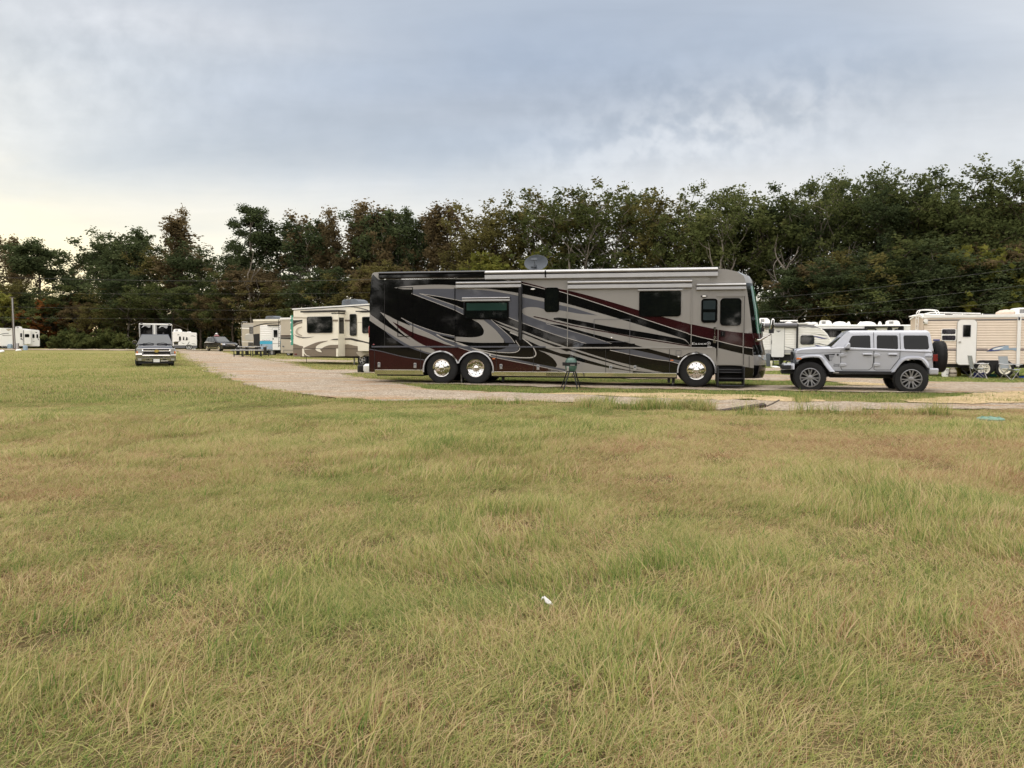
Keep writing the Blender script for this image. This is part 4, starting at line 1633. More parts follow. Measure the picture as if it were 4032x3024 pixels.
pin_top = cr(L1((1480, 322), (1700, 372), (1930, 428)), 4) + cr(L2((150, 478), (420, 560), (760, 672), (1100, 788), (1600, 952)), 5) + cr(L3((480, 935), (650, 978), (810, 1012), (960, 1050), (1110, 1082), (1226, 1100)), 4)
zb_ = zb + .002
black = [q1(90, 300), q1(105, 268), q1(160, 325), q1(1470, 320)] + pin_top[1:] + L3((1229, 1188), (1110, 1165), (960, 1130), (820, 1096)) + [q3(800, 1310), (q3(800, 0)[0], zbf), (rear[0][0] + .01, zb_)] + rear[1:6]
paint(black, 1, 'gloss_black')
# maroon sweep along the top and front
mar_top = cr(L1((1480, 316), (1700, 352), (1940, 414)), 4) + cr(L2((150, 450), (300, 480), (560, 548), (800, 618), (1040, 690), (1330, 770), (1640, 852)), 4) + cr(L3((510, 820), (660, 850), (820, 882), (960, 903), (1110, 920), (1223, 928)), 4)
paint(mar_top + list(reversed(pin_top)), 2, 'maroon_paint')
line(pin_top, 6)
# taupe body colour under the black wedge
wedge_low = cr(L1((1690, 482), (1925, 530)), 3) + cr(L2((150, 598), (265, 625), (580, 715), (940, 822), (1240, 915), (1420, 970), (1570, 1020)), 4)
T1 = [q1(1690, 482)] + wedge_low[1:] + L2((1640, 1100), (1610, 1108), (1100, 1108)) + cr(L2((960, 1066), (540, 962), (330, 905), (165, 855)), 4) + cr(L2((0, 842),) + L1((1990, 800), (1830, 745), (1720, 705), (1688, 672)), 4)
T1 = [p for p in T1]
paint(T1, 2, 'champagne')
# great slate band
G = cr(L1((515, 472), (528, 440), (560, 428), (760, 424), (1000, 425), (1300, 440), (1500, 472), (1690, 512), (1925, 562)), 4) + cr(L2((150, 632), (330, 672), (580, 750)), 4) + cr(L2((360, 728), (150, 690)), 3) + \
    cr(L1((1925, 642), (1850, 622), (1760, 618), (1705, 632), (1684, 662), (1705, 694), (1830, 745), (1990, 800), (2160, 850)), 5) + cr(L2((380, 948), (540, 1000), (700, 1052), (820, 1095)), 4) + cr(L2((700, 1098), (540, 1085), (230, 1000)), 4) + \
    cr(L1((2160, 950), (1950, 880), (1690, 785), (1545, 728)), 4) + [q1(1545, 700), q1(1070, 700)] + cr(L1((1070, 560), (980, 540), (800, 505), (620, 478)), 4)
paint(G, 3, 'slate_paint')
line(cr(L1((620, 478), (800, 505), (980, 540), (1060, 556)), 4), 5)
line(cr(L1((1545, 728), (1690, 785), (1950, 880), (2160, 950)), 4) + cr(L2((230, 1000), (540, 1087), (820, 1100)), 4), 5)
line(cr(L2((0, 842), (230, 910), (540, 1000), (820, 1095)), 4), 4)
T3 = cr(L1((330, 412), (430, 398), (530, 390), (760, 380), (980, 388), (1300, 420), (1650, 468), (1690, 478), (1925, 526)), 4) + cr(L1((1925, 556), (1690, 508), (1500, 470), (1300, 440), (1000, 425), (700, 424), (540, 430), (420, 428)), 4)
paint(T3, 4, 'champagne')
# rear slate diagonal
paint(L1((515, 472), (600, 474), (980, 600), (1065, 640), (1065, 697), (970, 648)), 3, 'slate_paint')
line(L1((600, 474), (980, 602), (1065, 640)), 5)
line(L1((515, 474), (970, 648), (1065, 697)), 5)
# red pin stripe and black blade in the taupe
redl = cr(L1((1810, 718), (1960, 752)), 3) + cr(L2((0, 795), (230, 850), (540, 910), (740, 945), (1000, 995), (1300, 1045), (1640, 1097)), 4)
body.ribbon(redl, .035, -.0012 * 5, 'maroon_paint', holes)
B2 = cr(L2((150, 806), (105, 802), (84, 790), (92, 777), (150, 774), (300, 795), (540, 840), (740, 880), (1100, 938), (1400, 992), (1540, 1020), (1620, 1075)), 5) + cr(L2((1600, 1084), (1300, 1030), (1000, 985), (740, 938), (540, 895), (300, 846)), 4)
paint(B2, 4, 'gloss_black')
B3 = cr(L2((165, 858), (330, 905), (540, 962), (760, 1025), (960, 1075), (1130, 1120), (1385, 1185), (1540, 1222)), 4) + cr(L2((1500, 1255), (1385, 1230), (1200, 1180), (940, 1110), (700, 1045), (540, 1002), (330, 935)), 4)
paint(B3, 5, 'gloss_black')
G8 = cr(L2((720, 1140), (950, 1190), (1200, 1240), (1390, 1265), (1500, 1295)), 4) + cr(L2((1510, 1250), (1385, 1228), (1200, 1180), (950, 1128)), 4)
paint(G8, 4, 'slate_paint')
line(cr(L2((720, 1140), (950, 1190), (1200, 1240), (1390, 1265), (1500, 1295)), 4), 5)
# lower front panel above the wheel
paint(L2((1000, 1108), (1640, 1106)) + L3((800, 1100), (805, 1300), (790, 1290), (700, 1180), (570, 1140), (470, 1160), (400, 1200)) + cr(L2((1530, 1220), (1385, 1185), (1130, 1118)), 3), 3, 'champagne')
paint(L3((820, 1098), (960, 1132), (1110, 1167), (1229, 1190), (1238, 1330), (1110, 1308), (812, 1290)), 2, 'champagne')
paint(L3((1110, 1312), (1238, 1334), (1228, 1450), (1110, 1452)), 3, 'gloss_black')
# taupe stripes falling to the right
S1 = cr(L1((1370, 748), (1500, 795), (1650, 850), (1900, 948), (2160, 1040)), 4) + cr(L2((380, 1145), (680, 1238), (940, 1305), (1200, 1370), (1320, 1392)), 4) + cr(L2((1200, 1392), (940, 1335), (680, 1258), (240, 1120)), 4) + cr(L1((1942, 985), (1650, 868), (1500, 812)), 4)
paint(S1, 4, 'champagne')
S2 = cr(L1((1400, 790), (1480, 820), (1650, 885), (1900, 985), (2000, 1025), (2160, 1090)), 4) + cr(L2((265, 1150), (480, 1220), (680, 1275), (900, 1335), (1190, 1388)), 4) + cr(L2((980, 1375), (730, 1325), (480, 1255), (265, 1188)), 4) + cr(L1((2100, 1110), (1900, 1040), (1700, 950), (1650, 925), (1500, 845)), 4)
paint(S2, 4, 'champagne')
T2 = cr(L1((1860, 1075), (2000, 1112), (2170, 1165)), 4) + cr(L2((270, 1240), (480, 1292), (700, 1340), (980, 1380)), 4) + [(q2(980, 0)[0], zbf), q2(130, 1390)] + cr(L2((0, 1375),) + L1((2000, 1290), (1960, 1275), (2030, 1262), (2058, 1240), (2045, 1200), (2000, 1150), (1930, 1105)), 5)
paint(T2, 4, 'champagne')
# rear hook
T4 = cr(L1((1155, 748), (1230, 790), (1270, 840), (1282, 885), (1255, 922), (1150, 940), (970, 932)), 5) + cr(L1((970, 962), (1000, 978), (1200, 996), (1500, 996)), 4) + cr(L1((1490, 960), (1400, 855), (1280, 752)), 4)
paint(T4, 4, 'champagne')
paint(cr(L1((1272, 750), (1400, 855), (1490, 960), (1507, 996)), 4) + cr(L1((1612, 998), (1560, 930), (1470, 850), (1360, 752)), 4), 4, 'slate_paint')
line(cr(L1((1360, 752), (1470, 850), (1560, 930), (1612, 998)), 4), 5)
line(cr(L1((780, 908), (860, 950), (970, 985), (1100, 1030), (1250, 1085), (1420, 1130), (1620, 1152), (1770, 1156), (1822, 1140), (1834, 1105), (1800, 1040), (1740, 985), (1650, 925), (1560, 888)), 6), 10)
line(cr(L1((1000, 1008), (1150, 1050), (1300, 1082), (1480, 1100), (1600, 1100), (1650, 1080), (1662, 1040), (1620, 975)), 6), 7)
paint(cr(L1((1330, 1075), (1450, 1070), (1530, 1045), (1550, 1010)), 5) + cr(L1((1640, 1010), (1650, 1060), (1610, 1090), (1480, 1094)), 5), 3, 'slate_paint')
# rear sweeps
T5 = cr(L1((70, 690), (110, 720), (230, 805), (400, 910), (600, 1020), (770, 1085)), 4) + cr(L1((735, 1110), (640, 1085), (520, 1040), (400, 975), (200, 850), (68, 760)), 4)
paint(T5, 4, 'champagne')
paint(cr(L1((230, 868), (400, 975), (520, 1040), (640, 1085), (735, 1110)), 4) + cr(L1((690, 1118), (520, 1060), (400, 1005), (260, 905)), 4), 5, 'slate_paint')
M2 = cr(L1((310, 772), (530, 885), (700, 945), (870, 1005), (1000, 1045), (1150, 1090), (1350, 1150), (1810, 1240), (2150, 1305)), 4) + [(q1(2150, 0)[0], zb), (q1(640, 0)[0], zb)] + cr(L1((760, 1085), (600, 1000), (400, 865)), 4)
paint(M2, 4, 'maroon_paint')
T6 = cr(L1((180, 668), (280, 716), (360, 758), (530, 828), (700, 905), (860, 985), (1000, 1042)), 4) + cr(L1((870, 1012), (700, 948), (530, 888), (400, 818), (310, 772)), 4) + cr(L1((400, 865), (500, 935), (600, 1000), (780, 1084)), 4) + cr(L1((690, 1062), (560, 1008), (430, 910), (280, 780)), 4)
paint(T6, 5, 'champagne')
G7 = cr(L1((405, 733), (530, 795), (700, 858), (800, 890), (970, 925)), 4) + L1((970, 945), (780, 908)) + cr(L1((860, 950), (970, 985), (1100, 1040), (1350, 1112), (1810, 1212), (2150, 1278)), 4) + cr(L1((2150, 1304), (1810, 1236), (1350, 1142), (1150, 1088), (1000, 1042), (860, 985), (700, 900), (500, 812)), 4)
paint(G7, 6, 'slate_paint')
line(cr(L1((405, 733), (530, 795), (700, 858), (800, 890), (970, 925)), 4), 5)
line(cr(L1((500, 812), (700, 900), (860, 985), (1000, 1042), (1150, 1088), (1350, 1142), (1810, 1236), (2150, 1304)), 4), 5)
paint(L1((60, 1064), (200, 1090), (450, 1150), (655, 1180), (645, 1300)) + [(q1(645, 0)[0], zb), (q1(62, 0)[0], zb)], 4, 'maroon_paint')
line(cr(L1((62, 1064), (200, 1090), (450, 1150), (655, 1180)), 4), 8, mat='slate_paint')
# panel seams
for a, b in ((q1(228, 380), q1(228, 1030)), (q1(612, 1060), q1(612, 1300)), (q1(1415, 1075), q1(1415, 1305)), (q1(1810, 1075), q1(1810, 1305)), (q2(672, 1130), q2(672, 1392)), (q2(943, 1130), q2(943, 1392)),
             (q2(1390, 1130), q2(1390, 1395)), (q3(1184, 1190), q3(1184, 1330)), (q3(815, 1100), q3(815, 1290)), (q1(122, 1060), q1(122, 1300))):
    body.ribbon([a, b], .016, -.0150, 'chassis', holes)
body.build('body', MH, angle=30)

# windscreen: side curve of the big front glass
g = MB()
g.grid([nose_row(p, b + .012) for p, b in ws], 'green_glass')
wso = g.build('windscreen', MH, 'green tinted wraparound windscreen')
g = MB()
for i in range(len(ws) - 1):
    a, b = nose_row(ws[i][0], ws[i][1] + .02), nose_row(ws[i + 1][0], ws[i + 1][1] + .02)
    g.add([a[0], a[1], b[1], b[0]], [(0, 1, 2, 3)], 'gloss_black')
a, b = nose_row(ws[0][0], ws[0][1] + .022), nose_row((ws[0][0][0] * .8 + ws[1][0][0] * .2, ws[0][0][1] * .8 + ws[1][0][1] * .2), .385)
g.grid([a, b], 'gloss_black')
g.build('frame', wso)

# chrome strip along the skirt
segs = [(q1(122, 1282), q1(640, 1336)), (q1(1366, 1302), q1(2150, 1354)), (q2(0, 1390), q2(1470, 1446))]
for a, b in segs:
    g = MB()
    g.box(a[0], b[0], -.012, .02, b[1], a[1], 'chrome')
    g.build('skirt_strip', MH, bevel=.006)
g = MB()
x0, x1 = q1(70, 0)[0], q3(1345, 0)[0]
g.box(x0 + .15, c_tag[0] - RA - .05, .2, W - .2, zb - .14, zb + .3, 'chassis')
g.box(c_tag[0] - RA, c_drv[0] + RA, .55, W - .55, .35, 1.1, 'chassis')
g.box(c_drv[0] + RA, c_frt[0] - RF, .12, W - .12, zb - .16, zb + .3, 'chassis')
g.box(c_frt[0] - RF, c_frt[0] + RF, .55, W - .55, .38, 1.1, 'chassis')
g.box(c_frt[0] + RF, x1 - .1, .3, W - .3, .42, 1.0, 'chassis')
for xx in (c_tag[0], c_drv[0], c_frt[0]):
    g.box(xx - .12, xx + .12, .3, W - .3, .45, .62, 'chassis')
for xx in (c_frt[0] - RF - .1, c_frt[0] - RF - .25, c_drv[0] + .9):
    g.box(xx - .05, xx + .04, .4, .5, .12, .6, 'dark_steel')
g.tube([(x0 - .35, 1.1, .55), (x0 - .1, 1.1, .5), (x0 + .3, 1.1, .5)], .05, 'chassis', 8)
g.build('chassis', MH)
# hydraulic levelling jacks
for (xx, yy) in (((c_tag[0] + c_drv[0]) / 2, .5), (c_frt[0] - RF - .12, .55)):
    g = MB()
    g.tube([(xx, yy, .5), (xx, yy, .06)], .035, 'dull_metal', 10)
    g.lathe([(.12, .02), (.12, .05), (.04, .07)], (xx, yy, 0), 'z', 'dark_steel', 14)
    g.build('levelling_jack', MH)
# wheels
for c, st in ((c_tag, 'truck_out'), (c_drv, 'truck_in'), (c_frt, 'truck_out')):
    R_ = 162 * kz
    wheel(MH, (c[0], .20, R_ - .03 + (.03 if st != 'x' else 0) + (.0 if c is c_frt else .03)), R_, .30, .29 * 1.06, st)
    wheel(MH, (c[0], W - .2, R_), R_, .30, .31, st, out=1)
# bright arch trims
for nm, P in (('arch_trim', arc(c_tag, RA, 180 - a_low, amid)), ('arch_trim', arc(c_drv, RA, 180 - amid, a_low)), ('arch_trim', arc(c_frt, RF, 180 - afl, afl))):
    g = MB()
    ww = .022
    cc = c_tag if P[0][0] < c_tag[0] else c_drv if P[0][0] < c_drv[0] else c_frt
    inner = [(cc[0] + (p[0] - cc[0]) * .955, cc[1] + (p[1] - cc[1]) * .955) for p in P]
    outer = [(cc[0] + (p[0] - cc[0]) * 1.02, cc[1] + (p[1] - cc[1]) * 1.02) for p in P]
    for i in range(len(P) - 1):
        g.hexa([(inner[i][0], -.03, inner[i][1]), (inner[i + 1][0], -.03, inner[i + 1][1]), (inner[i + 1][0], .05, inner[i + 1][1]), (inner[i][0], .05, inner[i][1]),
                (outer[i][0], -.022, outer[i][1]), (outer[i + 1][0], -.022, outer[i + 1][1]), (outer[i + 1][0], .05, outer[i + 1][1]), (outer[i][0], .05, outer[i][1])], 'alu')
    g.build(nm, MH)


def awning(name, f, x0, y0, x1, y1, mats, dep=.10, split=.48, rnd=.4, back=0.0):
    """long roller awning cassette: upper half round, lower lip"""
    a, b = S(f(x0, y0)), S(f(x1, y1))
    c, d = S(f(x0, y1)), S(f(x1, y0))
    xa, xb = a[0], b[0]
    za, zb2 = min(b[1], c[1]), max(a[1], d[1])
    h = zb2 - za
    mid = za + h * (1 - split)
    g = MB()
    n = 8
    up = [(-dep * (math.cos(PI * k / n - PI / 2)) , mid + (zb2 - mid) * (.5 - .5 * math.cos(PI * k / n))) for k in range(n + 1)]
    lo = [(-dep * .95, mid - .012), (-dep * .95, za + .02), (-dep * .7, za), (back, za)]
    rows_u = [[(x, y, z) for x in (xa, xb)] for y, z in up]
    g.grid(rows_u, mats[0])
    g.grid([[(x, -dep * .55, mid) for x in (xa, xb)], [(x, -dep * .95, mid - .012) for x in (xa, xb)]], 'black_plastic')
    g.grid([[(x, y, z) for x in (xa, xb)] for y, z in lo], mats[1])
    for x in (xa, xb):
        ring = [(x, y, z) for y, z in up + lo]
        g.add(ring, [list(range(len(ring)))], mats[1])
    return g.build(name, MH)


awning('roof_awning', z1, 178, 247, 1300, 300, ('gloss_black', 'gloss_black'), .16)
awning('roof_awning', z2, -681, 246, 1930, 313, ('alu', 'alu'), .16)
awning('slide_awning', z1, 992, 347, 1682, 412, ('alu', 'alu'), .12)
awning('slide_awning', z2, 246, 357, 1642, 440, ('alu', 'alu'), .12)
awning('window_awning', z1, 1055, 514, 1562, 555, ('alu', 'alu'), .09)
awning('window_awning', z2, 1034, 430, 1536, 472, ('alu', 'alu'), .09)
awning('door_awning', z3, 570, 345, 1143, 418, ('alu', 'alu'), .12)
# divider between the two roof awnings, drip rail, belt rail
g = MB()
a = S(z1(1936, 240)); b = S(z1(1948, 305))
g.box(a[0], b[0], -.19, 0, b[1], a[1] + .02, 'gloss_black')
a = S(z1(180, 305)); b = S(z2(1930, 325))
g.box(a[0], S(z1(1430, 0))[0], -.05, .0, S(z1(400, 318))[1], a[1], 'chassis')
g.box(S(z1(1430, 0))[0], b[0], -.05, .0, S(z2(600, 326))[1], S(z2(600, 313))[1], 'chassis')
g.box(S(z1(410, 0))[0], S(z1(1020, 0))[0], -.07, -.04, S(z1(600, 324))[1], S(z1(600, 317))[1], 'chrome')
g.build('awning_rail', MH)
g = MB()
g.box(S(z1(80, 0))[0], S(z2(0, 0))[0], -.018, 0.0, S(z1(1000, 1048))[1], S(z1(1000, 1032))[1], 'slate_paint')
g.box(S(z2(0, 0))[0], S(z3(800, 0))[0], -.020, 0.0, S(z2(700, 1122))[1], S(z2(700, 1106))[1], 'champagne')
g.build('belt_rail', MH, bevel=.005)
g = MB()
a, b = S(z2(0, 326)), S(z3(812, 275))
g.box(S(z1(1500, 0))[0], b[0], -.022, 0, S(z3(400, 277))[1], S(z3(400, 264))[1], 'champagne')
for x, ya, yb in ((743, 280, 345), (737, 425, 520)):
    p, r = S(z3(x - 9, ya)), S(z3(x + 9, yb))
    g.box(p[0], r[0], -.02, 0, r[1], p[1], 'champagne')
g.build('trim_rail', MH, bevel=.004)
# slide-out room edges: proud flanges
for nm, f, x0, y0, x1, y1 in (('slide_out', z1, 972, 412, 1660, 1000), ('slide_out', z2, 240, 445, 1636, 1104), ('slide_out', z1, 362, 410, 532, 932)):
    g = MB()
    p, r = S(f(x0, y0)), S(f(x1, y1))
    e = .022
    mt = 'gloss_black' if f is z1 else 'champagne'
    hh = .028 if x0 != 362 else .016
    for bx in ((p[0], p[0] + e, r[1], p[1]), (r[0] - e, r[0], r[1], p[1])) + (((p[0] + e, r[0] - e, p[1] - e, p[1]), (p[0] + e, r[0] - e, r[1], r[1] + e)) if x0 == 362 else ()):
        g = MB()
        g.box(bx[0], bx[1], -hh, 0, bx[2], bx[3], mt)
        g.build('slide_edge' if x0 != 362 else 'panel_edge', MH)
# black awning arm
g = MB()
p, r = S(z1(1652, 375)), S(z1(1692, 1000))
g.box(p[0], r[0], -.10, -.02, r[1], p[1], 'gloss_black')
g.box(p[0] + .03, r[0] - .03, -.12, -.10, r[1] + .1, p[1] - .1, 'black_plastic')
g.build('awning_arm', MH, bevel=.01)
# windows
p, r = S(z1(1075, 560)), S(z1(1548, 745))
wo = window(MH, rrect(p[0], r[1], r[0], p[1], .06), -.02, 'dark_glass', 'gloss_black', .05, .02)
g = MB()
p, r = S(z1(1100, 572)), S(z1(1526, 652))
g.box(p[0], r[0], -.030, -.026, r[1], p[1], 'sash_tint')
g.build('sliding_sash', wo)
p, r = S(z1(1926, 412)), S(z1(2082, 670))
window(MH, rrect(p[0], r[1], r[0], p[1], .10), -.012, 'dark_glass', 'gloss_black', .03, .012)
p, r = S(z2(1050, 470)), S(z2(1518, 760))
window(MH, rrect(p[0], r[1], r[0], p[1], .10), -.02, 'dark_glass', 'gloss_black', .035, .015)
p, r = S(z3(627, 523)), S(z3(810, 803))
wo = window(MH, rrect(p[0], r[1], r[0], p[1], .10, 6), -.012, 'dark_glass', 'gloss_black', .045, .02)
g = MB()
p, r = S(z3(648, 545)), S(z3(790, 645))
g.box(p[0], r[0], -.032, -.026, r[1], p[1], 'screen_glass')
p, r = S(z3(648, 682)), S(z3(785, 772))
g.box(p[0], r[0], -.026, -.022, r[1], p[1], 'screen_glass')
g.build('sash', wo)
# entrance door
g = MB()
p, r = S(z3(824, 497)), S(z3(1113, 1294))
e = .02
for bx in ((p[0], p[0] + e, r[1], p[1]), (r[0] - e, r[0], r[1], p[1]), (p[0] + e, r[0] - e, p[1] - e, p[1]), (p[0] + e, r[0] - e, r[1], r[1] + e)):
    g.box(bx[0], bx[1], -.024, -.012, bx[2], bx[3], 'champagne')
g.box(r[0], r[0] + .018, -.022, -.012, r[1], p[1], 'chassis')
a, b = S(z3(803, 482)), S(z3(1135, 489))
g.box(a[0], b[0], -.04, 0, b[1] - .01, a[1], 'champagne')
do = g.build('door', MH, 'silver entrance door with rounded dark window')
p, r = S(z3(848, 517)), S(z3(1090, 836))
window(do, rrect(p[0], r[1], r[0], p[1], .12, 6), -.016, 'dark_glass', 'gloss_black', .035, .018)
g = MB()
p, r = S(z3(850, 902)), S(z3(900, 962))
g.box(p[0], r[0], -.03, -.012, r[1], p[1], 'gloss_black')
g.box(p[0] + .05, p[0] + .08, -.05, -.03, r[1] + .03, p[1] - .03, 'dark_steel')
g.build('handle', do, bevel=.005)
# grab rail
g = MB()
a, b = S(z3(783, 868)), S(z3(780, 1022))
g.tube([(a[0], -.09, a[1]), (b[0], -.09, b[1])], .016, 'chrome', 10)
for p in (a, b, S(z3(781, 975))):
    g.lathe([(.05, -.1), (.05, -.06), (.035, 0)], (p[0], 0, p[1]), 'y', 'chrome', 14)
g.build('grab_rail', MH)
# steps folded out under the door
g = MB()
for k, (ya, dp) in enumerate(((1345, .02), (1372, -.08), (1442, -.22), (1520, -.38))):
    p, r = S(z3(822, ya)), S(z3(1104, ya + 14))
    g.box(p[0], r[0], dp - .14, dp + .1, r[1], p[1], 'dark_steel')
p, r = S(z3(806, 1310)), S(z3(1112, 1538))
for x in (p[0], r[0] - .03):
    g.prism([(x, r[1]), (x + .03, r[1]), (x + .03, p[1]), (x, p[1])], -.42, .15, 'dark_steel')
g.box(p[0], r[0], .15, .5, r[1] + .12, p[1], 'chassis')
g.build('entry_steps', MH, bevel=.006)
# baggage latches
for f, x, y in ((z1, 170, 1230), (z1, 553, 1238), (z1, 1465, 1250), (z1, 1858, 1258), (z2, 729, 1340), (z2, 1001, 1342)):
    p = S(f(x, y))
    g = MB()
    g.box(p[0] - .045, p[0] + .045, -.03, -.008, p[1] - .085, p[1] + .085, 'alu')
    g.box(p[0] - .028, p[0] + .028, -.036, -.03, p[1] - .0, p[1] + .06, 'grey_plastic')
    g.box(p[0] - .028, p[0] + .028, -.045, -.03, p[1] - .06, p[1] - .01, 'dull_metal')
    g.build('latch', MH, bevel=.006)
# small fittings: marker lamps, porch lamps, outlet, hatch
for f, x, y, rx, rz_, mt in ((z1, 1388, 1167, .055, .02, 'amber_lens'), (z3, 283, 1242, .055, .024, 'amber_lens'), (z1, 113, 1016, .045, .022, 'red_lens')):
    p = S(f(x, y))
    g = MB()
    g.lathe([(1, 0), (.8, -.02), (.3, -.03), (0, -.032)], (p[0], -.01, p[1]), 'y', mt, 16, rx, rz_)
    g.build('marker_lamp', MH)
for f, x, y in ((z1, 1804, 428), (z3, 660, 493)):
    p = S(f(x, y))
    g = MB()
    g.lathe([(1, 0), (.95, -.03), (.6, -.045), (0, -.05)], (p[0], -.008, p[1]), 'y', 'black_plastic', 20, .105, .042)
    g.lathe([(1, 0), (.9, -.01), (0, -.014)], (p[0], -.056, p[1]), 'y', 'white_bright', 20, .07, .024)
    g.build('porch_lamp', MH)
for f, x, y in ((z1, 1349, 1132), (z3, 360, 1200), (z2, 738, 1004)):
    p = S(f(x, y))
    g = MB()
    g.lathe([(.035, -.01), (.03, -.03), (.012, -.035), (0, -.035)], (p[0], 0, p[1]), 'y', 'chrome', 14)
    g.build('lock', MH)
for f, x0, y0, x1, y1 in ((z2, 540, 792, 945, 1048), (z3, 330, 1124, 392, 1180)):
    g = MB()
    p, r = S(f(x0, y0)), S(f(x1, y1))
    e = .012
    for bx in ((p[0], p[0] + e, r[1], p[1]), (r[0] - e, r[0], r[1], p[1]), (p[0] + e, r[0] - e, p[1] - e, p[1]), (p[0] + e, r[0] - e, r[1], r[1] + e)):
        g.box(bx[0], bx[1], -.017, -.010, bx[2], bx[3], 'grey_graphic')
    g.build('hatch_frame', MH)
# folding table against the side, catches the light above the belt
g = MB()
p, r = S(z2(232, 1066)), S(z2(1000, 1100))
g.hexa([(p[0], -.02, r[1]), (r[0], -.02, r[1]), (r[0], 0, r[1]), (p[0], 0, r[1]), (p[0] + .12, -.02, p[1]), (r[0], -.02, p[1]), (r[0], 0, p[1]), (p[0] + .12, 0, p[1])], 'gloss_black')
g.build('slide_ledge', MH)
# name badge and crest
g = MB()
a, b = S(z3(516, 1058)), S(z3(688, 1032))
add_text(g, 'Essex', a[0], a[1], b[0], b[1], -.016, 'white_letter', .15)
p = S(z3(713, 1046))
g.lathe([(.062, -.018), (.062, -.012)], (p[0], 0, p[1]), 'y', 'white_letter', 24)
g.lathe([(.054, -.0195), (.0, -.0195)], (p[0], 0, p[1]), 'y', 'gloss_black', 24)
g.flat([(p[0] - .026, p[1] + .03), (p[0] - .022, p[1] - .012), (p[0], p[1] - .034), (p[0] + .022, p[1] - .012), (p[0] + .026, p[1] + .03)], -.021, 'white_letter')
for k in range(3):
    g.box(p[0] - .018 + k * .013, p[0] - .011 + k * .013, -.0225, -.021, p[1] - .012, p[1] + .022, 'gloss_black')
a, b = S(z3(696, 1090)), S(z3(754, 1080))
g.box(a[0], b[0], -.018, -.012, a[1], b[1], 'white_letter')
g.build('badge', MH)
# headlamp, fog lamp
g = MB()
rowa = nose_row(S(z3(1228, 1172)), .515)
rowb = nose_row(S(z3(1228, 1200)), .535)
rowc = nose_row(S(z3(1238, 1240)), .545)
sl_ = slice(0, 4)
g.add([(rowa[0][0], -.004, rowa[0][2])] + [(x + .012, y - .006, z) for x, y, z in rowa[1:4]] + [(x + .014, y - .006, z) for x, y, z in reversed(rowc[2:4])] + [(rowb[1][0] + .02, rowb[1][1], rowb[1][2])], [list(range(7))], 'clear_lens')
g.build('headlamp', MH)
g = MB()
p = S(z3(1300, 1410))
g.lathe([(.075, 0), (.07, -.02), (.03, -.035), (0, -.036)], (p[0] - .10, .25, p[1]), 'y', 'chrome', 18)
g.build('fog_lamp', MH)
# mirrors on long chrome arms: the near one and its twin across the cab
for side, (mx, my, ax0, ay0, yoff) in (('near', (1447, 838, 1292, 1006, -.15)), ('far', (1335, 848, 1305, 940, 1.3))):
    c = S(z3(mx, my), yoff)
    a = S(z3(ax0, ay0), max(0, yoff - 0.1))
    g = MB()
    hh, ww = .225, .075
    if side == 'near':
        prof = [(c[0] - ww * .9, c[1] - hh), (c[0] + ww * .7, c[1] - hh), (c[0] + ww * 1.1, c[1] - hh * .4), (c[0] + ww, c[1] + hh * .9), (c[0] + ww * .4, c[1] + hh), (c[0] - ww * .2, c[1] + hh), (c[0] - ww * .5, c[1] + hh * .7)]
    else:
        prof = [(c[0] - ww, c[1] - hh * .7), (c[0] + ww * .9, c[1] - hh * .7), (c[0] + ww * .95, c[1] + hh * .62), (c[0] - ww * .6, c[1] + hh * .7)]
    g.prism(prof, yoff - .12, yoff + .12, 'chrome')
    mo = g.build('mirror', MH, bevel=.03)
    g = MB()
    zlo = c[1] - hh * (1.05 if side == 'near' else .75)
    g.box(c[0] - ww * .85, c[0] + ww * .7, yoff - .13, yoff + .13, zlo, zlo + hh * .55, 'black_plastic')
    if side == 'near':
        e = S(z3(1445, 935), yoff)
        g.tube([(a[0] - .06, .02, a[1] - .0), (a[0] + .06, -.05, a[1] + .01), (e[0] - .03, yoff, e[1]), (e[0], yoff, e[1] + .08)], [.035, .034, .03, .03], 'chrome', 12)
        g.box(a[0] - .1, a[0] + .06, -.03, .06, a[1] - .045, a[1] + .045, 'chrome')
    else:
        g.tube([(c[0] - .02, yoff, zlo), (c[0], yoff, zlo - .18)], .04, 'chrome', 10)
    g.build('arm', mo)
# roof: satellite dish, air units, horn
p = S(z1(1838, 150), 1.0)
dish = MB()
rad = .42
prof = [(0, .09), (rad * .35, .075), (rad * .7, .03), (rad, -.035), (rad * 1.02, -.03), (rad * .7, .045), (0, .105)]
dish.lathe(prof, (0, 0, 0), 'y', 'grey_plastic', 40, 1.0, .68)
do_ = dish.build('satellite_dish', MH, 'oval grey dish standing on the roof')
do_.location = (p[0], 1.0, p[1])
do_.rotation_euler = (math.radians(-14), 0, math.radians(-8))
g = MB()
b0 = S(z1(1818, 238), 1.0)
g.tube([(-.05, .14, -.46), (-.05, .10, -.30), (-.02, .02, -.14)], [.09, .06, .045], 'grey_plastic', 12)
g.box(-.16, .04, -.14, -.02, -.18, -.12, 'grey_plastic')
g.box(-.10, .12, -.36, -.28, -.02, .06, 'grey_plastic')
g.tube([(0, -.10, -.15), (0, -.3, 0)], .02, 'grey_plastic', 8)
g.build('mount', do_)
g = MB()
for f, x, y in ((z1, 240, 326), (z1, 1210, 320), (z1, 1542, 318)):
    p = S(f(x, y))
    g.box(p[0] - .04, p[0] + .04, -.08, -.03, p[1] - .015, p[1] + .015, 'chrome')
g.build('bracket', MH)
g = MB()
p, r = S(z1(62, 820), 0), S(z1(74, 940), 0)
g.box(p[0] - .03, p[0] + .03, .02, .2, r[1], p[1], 'red_lens')
g.build('tail_lamp', MH, bevel=.01)
